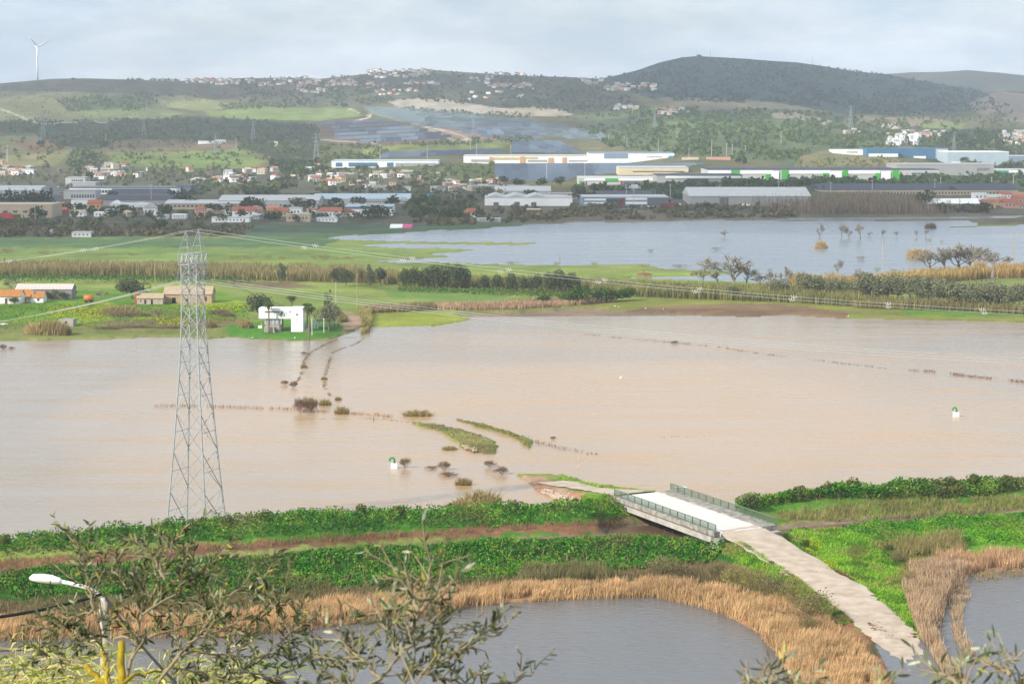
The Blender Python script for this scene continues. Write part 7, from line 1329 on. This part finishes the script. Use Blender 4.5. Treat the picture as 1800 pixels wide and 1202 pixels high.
def olive(label, mains, twig_pts, trunk_uv, y0, density, lichen=(), st1=.06, st2=.04, gap=.02, LT=.15):
    """branches given as pixel paths at their real distance; twigs and leaves grow from them"""
    base = PD(trunk_uv[0], trunk_uv[1], y0); gz0 = float(slope_z(base[0], y0)); o = np.array([base[0], y0, gz0]); t = thing('olive_tree', label, 'olive tree', o, 0, 'olive trees at the viewpoint')
    mb = MB(); mb.tube([(0, 0, -.2), (.05, .02, (base[2] - gz0) * .5), tuple(base - o)], [.11, .085, .05], 8); mb.build('trunk', BARK, t)
    leaves = []
    def grow(path, r0, r1, m, nm='branch'):
        W = [PD(u, v, y) - o for u, v, y in path]; P_ = []; k = 6
        for a, b in zip(W[:-1], W[1:]):
            for s_ in np.arange(k) / k: P_.append(a + (b - a) * s_ + r.standard_normal(3) * .006 * (s_ > 0))
        P_.append(W[-1]); n = len(P_); MB().tube(P_, list(np.linspace(r0, r1, n)), 6).build(nm, m, t, smooth=True)
        return P_
    tw = MB()
    def twigs(P_, start, step, L_):
        acc = 0; tot = 0
        for i in range(int(start * len(P_)), len(P_) - 1):
            d = P_[i + 1] - P_[i]; l = np.linalg.norm(d); d = d / (l + 1e-9)
            for _ in range(max(1, int(l / step + r.random()))):
                q = r.standard_normal(3); q -= d * np.dot(q, d); q /= np.linalg.norm(q) + 1e-9; dr = d * (.4 + .4 * r.random()) + q * .8 + np.array([0, 0, .25]); dr /= np.linalg.norm(dr); ln = L_ * (.4 + .9 * r.random()); p0 = P_[i] + d * l * r.random(); dr2 = dr + r.standard_normal(3) * .25; pts = [p0, p0 + dr * ln * .5, p0 + dr * ln * .5 + dr2 * ln * .5]
                tw.tube(pts, [.0035, .0028, .0016], 4)
                nl = int(ln / gap)
                for j in range(nl):
                    if r.random() > density: continue
                    f = (j + .6) / nl; c = pts[0] + (pts[1] - pts[0]) * f * 2 if f < .5 else pts[1] + (pts[2] - pts[1]) * (f - .5) * 2; dd = dr if f < .5 else dr2 / np.linalg.norm(dr2)
                    sd = r.standard_normal(3); sd -= dd * np.dot(sd, dd); sd /= np.linalg.norm(sd) + 1e-9; ax = dd * .75 + sd * .8; ax /= np.linalg.norm(ax); leaves.append((c, ax, r.random() * .5 + .75))
    for path, r0, r1, st in mains: twigs(grow(path, r0 * .38, r1 * .5, TWO), st, st1, LT * 1.2)
    for path, r0, r1 in lichen: grow(path, r0 * .75, r1 * .8, LICHEN)
    for path in twig_pts: twigs(grow(path, .007, .003, TWO, 'twig'), .15, st2, LT)
    if tw.n: setp(tw.build('twig', TWO, t), kind='stuff')
    seen = []; rest = []
    for L1_ in leaves:
        u, v = proj(L1_[0] + o); (seen if (-10 < u < 1810 and v < 1205) else rest).append(L1_)
    r.shuffle(seen) if False else None
    idx_ = r.permutation(len(seen)); pick = set(idx_[:290].tolist()); V, F, C, n = [], [], [], 0
    for i, (c, ax, s_) in enumerate(seen + rest):
        z = r.standard_normal(3); z -= ax * np.dot(z, ax); z /= np.linalg.norm(z); yv = np.cross(z, ax); kk = r.choice(5, p=[.3, .32, .14, .08, .16])
        if i < len(seen) and i in pick:
            lo_ = obj('leaf', LEAFS[kk], t); lo_.matrix_local = Matrix.Translation(Vector(c)) @ Matrix(((ax[0], yv[0], z[0]), (ax[1], yv[1], z[1]), (ax[2], yv[2], z[2]))).to_4x4() @ Matrix.Scale(float(s_), 4)
        else:
            V.append(c + (LEAFV[:, :1] * ax + LEAFV[:, 1:2] * yv + LEAFV[:, 2:] * z) * s_); F.append(np.array([(0, 1, 7, 7), (1, 2, 6, 7), (2, 3, 5, 6), (3, 4, 5, 5)]) + n); C.append(np.repeat([LCOL[kk]], 8, 0)); n += 8
    if V:
        F = np.concatenate(F); mbx = bpy.data.meshes.new('leaf'); mbx.from_pydata(np.concatenate(V).tolist(), [], [tuple(dict.fromkeys(f)) for f in F.tolist()]); a_ = mbx.attributes.new('Col', 'FLOAT_COLOR', 'POINT'); a_.data.foreach_set('color', np.c_[np.concatenate(C), np.ones(n)].astype(np.float32).ravel()); mbx.materials.append(VEG); setp(obj('leaf', mbx, t), kind='stuff')
    return t
DV = 0
def br_(y, *pts): return [(u, v + DV, y + (i * .12 if i else 0)) for i, (u, v) in enumerate(pts)]
YA = 11.5; DV = 40
olive('bushy olive tree with yellow lichen trunks around the street lamp',
      [(br_(YA, (206, 1240), (230, 1120), (250, 1040), (290, 960)), .03, .008, .4), (br_(YA - .4, (215, 1230), (300, 1130), (360, 1060), (400, 1010)), .028, .008, .3), (br_(YA + .5, (210, 1235), (330, 1180), (440, 1130), (520, 1085)), .025, .007, .25), (br_(YA, (205, 1240), (190, 1120), (165, 1030), (150, 960)), .025, .006, .4)],
      [br_(YA, (290, 960), (300, 925), (312, 895)), br_(YA - .2, (290, 980), (270, 940), (250, 905)), br_(YA, (165, 1030), (150, 970), (148, 925)), br_(YA + .3, (250, 1040), (220, 990), (190, 950)), br_(YA, (250, 1040), (330, 990), (365, 950)), br_(YA - .3, (330, 1090), (400, 1060), (470, 1030), (500, 1010)), br_(YA, (400, 1010), (440, 985), (480, 990)), br_(YA, (360, 1060), (350, 1000), (340, 960)), br_(YA + .2, (420, 1140), (480, 1150), (540, 1120)), br_(YA, (440, 1130), (500, 1080), (530, 1060)),
       br_(YA, (300, 1130), (380, 1150), (450, 1180)), br_(YA - .4, (360, 1160), (410, 1195), (430, 1215)), br_(YA, (190, 1120), (140, 1080), (105, 1050)), br_(YA, (150, 1125), (90, 1110), (45, 1122)), br_(YA, (165, 1030), (120, 1050), (98, 1090)), br_(YA, (230, 1120), (270, 1060), (300, 1020)), br_(YA + .4, (290, 1040), (250, 1010), (230, 960)), br_(YA, (470, 1180), (520, 1170), (550, 1190)), br_(YA, (340, 1110), (400, 1110), (440, 1090)), br_(YA, (260, 1080), (330, 1060), (380, 1030)), br_(YA + .3, (480, 1150), (500, 1200), (520, 1215))],
      (208, 1250), YA, .95, [(br_(YA - .5, (203, 1240), (214, 1160), (213, 1088)), .034, .024), (br_(YA - .5, (206, 1212), (185, 1165), (150, 1128)), .03, .017), (br_(YA - .5, (214, 1160), (240, 1145), (285, 1140)), .015, .007), (br_(YA - .45, (190, 1170), (185, 1120), (178, 1105)), .016, .008)], gap=.0095, LT=.18)
YB = 8.2; DV = 34
olive('olive branch reaching up before the middle of the pond',
      [(br_(YB, (600, 1230), (669, 1159), (711, 1105), (724, 1068)), .02, .006, .3), (br_(YB, (640, 1215), (620, 1150), (605, 1090)), .01, .005, .3), (br_(YB - .2, (690, 1220), (740, 1150), (790, 1120)), .01, .005, .3)],
      [br_(YB, (724, 1068), (745, 1020), (762, 940)), br_(YB, (711, 1105), (760, 1085), (800, 1070)), br_(YB, (669, 1159), (630, 1120), (595, 1100)), br_(YB, (700, 1110), (670, 1060), (655, 1030)), br_(YB, (790, 1120), (830, 1090), (880, 1080)), br_(YB, (760, 1180), (850, 1175), (935, 1153)), br_(YB, (740, 1150), (800, 1160), (850, 1200)), br_(YB - .3, (735, 1040), (720, 1010), (715, 975)), br_(YB - .2, (740, 1040), (770, 1010), (790, 1040)), br_(YB, (640, 1180), (600, 1180), (580, 1160)), br_(YB, (700, 1190), (720, 1150), (760, 1140))],
      (600, 1235), YB, .75, (), .09, .055, gap=.015, LT=.15)
YC = 7.0; DV = 26
olive('small olive sprays rising into the bottom edge, right of the pond', [(br_(YC, (1370, 1260), (1350, 1200), (1338, 1150)), .008, .004, .3), (br_(YC, (1380, 1260), (1402, 1205), (1398, 1165)), .008, .004, .4)], [br_(YC, (1350, 1200), (1320, 1180), (1305, 1165)), br_(YC, (1345, 1190), (1365, 1165), (1362, 1150)), br_(YC, (1402, 1205), (1420, 1190), (1425, 1178))], (1375, 1270), YC, .6, (), .2, .1, LT=.085)
olive('olive branches in the bottom right corner', [(br_(YC, (1760, 1270), (1720, 1205), (1670, 1185)), .01, .005, .2), (br_(YC, (1740, 1260), (1775, 1160), (1790, 1125)), .01, .005, .2), (br_(YC, (1600, 1270), (1560, 1205), (1535, 1178)), .007, .004, .3)], [br_(YC, (1690, 1180), (1660, 1160), (1635, 1150)), br_(YC, (1700, 1185), (1690, 1160), (1678, 1128)), br_(YC, (1740, 1210), (1790, 1190), (1815, 1170)), br_(YC, (1775, 1160), (1740, 1140), (1700, 1135)), br_(YC, (1720, 1195), (1690, 1200), (1650, 1190)), br_(YC, (1760, 1190), (1800, 1205), (1820, 1200))], (1750, 1270), YC, .6, (), .2, .1, LT=.085)
# ------------------------------------------------------------------ unseen clouds added above the view to lay shadows on the town and hills
cm = bpy.data.materials.new('thin_cloud'); cm.use_nodes = True; nt = cm.node_tree; nt.nodes.clear()
o1 = nt.nodes.new('ShaderNodeOutputMaterial'); d1 = nt.nodes.new('ShaderNodeBsdfTranslucent'); d2 = nt.nodes.new('ShaderNodeBsdfTransparent'); x1 = nt.nodes.new('ShaderNodeMixShader'); x1.inputs[0].default_value = .42
d1.inputs[0].default_value = (.9, .9, .9, 1); nt.links.new(d2.outputs[0], x1.inputs[1]); nt.links.new(d1.outputs[0], x1.inputs[2]); nt.links.new(x1.outputs[0], o1.inputs[0])
CH = 1000.0; rc = np.random.default_rng(4)
def cloud(label, cx, cy, rx, ry, seed):
    """one flat based cloud; cx, cy is where its shadow falls"""
    n, k = 72, 9; ox, oy = cx - SUN_DIR.x / SUN_DIR.z * -CH * -1, cy - SUN_DIR.y / SUN_DIR.z * -CH * -1
    ox, oy = cx + SUN_DIR.x / SUN_DIR.z * CH, cy + SUN_DIR.y / SUN_DIR.z * CH; V = []; F = []
    a = np.arange(n) * math.tau / n; edge = .55 + .9 * fbm(np.cos(a) * 2.2 + seed * 3, np.sin(a) * 2.2 + seed, 4, seed)
    for top in (0, 1):
        for j in range(k):
            q = (j + 1) / k; x = np.cos(a) * edge * q * rx; y = np.sin(a) * edge * q * ry
            z = (fbm(x / 130 + seed, y / 130, 3, seed) * 160 * (1 - q ** 3) + 40 * (1 - q)) if top else -20 * (1 - q * q)
            V += list(zip(x + ox, y + oy, np.zeros(n) + CH + z + (0 if j < k - 1 else (2 if top else 0))))
        V.append((ox, oy, CH + (150 if top else -20)))
    m_ = n * k + 1
    for top in (0, 1):
        b = top * m_
        for i in range(n):
            i2 = (i + 1) % n; F.append((b + n * k, b + i, b + i2))
            for j in range(k - 1): F.append((b + j * n + i, b + (j + 1) * n + i, b + (j + 1) * n + i2, b + j * n + i2))
    for i in range(n): i2 = (i + 1) % n; F.append(((k - 1) * n + i, (k - 1) * n + i2, m_ + (k - 1) * n + i2, m_ + (k - 1) * n + i))
    setp(MB().add(V, F).build('cloud', cm, smooth=True), label, kind='stuff')
for i, c in enumerate([(60, 1480, 760, 300, 1), (-640, 3150, 520, 520, 2), (-450, 4900, 1100, 420, 3), (700, 4650, 640, 900, 4), (1700, 3000, 700, 500, 5), (-2100, 2100, 800, 600, 6), (2300, 900, 700, 450, 7), (-2600, 4300, 900, 700, 8), (-1500, -900, 700, 500, 9), (1300, -1300, 800, 500, 10), (2600, 5200, 900, 800, 11), (300, 3350, 300, 160, 12)]):
    cloud('unseen thin cloud placed for its shadow on the valley', *c)
# ------------------------------------------------------------------ haze over the valley
hz_m = bpy.data.materials.new('haze'); hz_m.use_nodes = True; nt = hz_m.node_tree; nt.nodes.clear()
o_ = nt.nodes.new('ShaderNodeOutputMaterial'); pv = nt.nodes.new('ShaderNodeVolumePrincipled')
pv.inputs['Color'].default_value = (.82, .91, 1.0, 1); pv.inputs['Density'].default_value = 1.0e-4; pv.inputs['Anisotropy'].default_value = 0.0
nt.links.new(pv.outputs[0], o_.inputs['Volume'])
hb = MB().box(-9000, 9000, -150, 9000, -8, 330).build('haze', hz_m)
setp(hb, 'pale haze filling the valley air', kind='stuff')
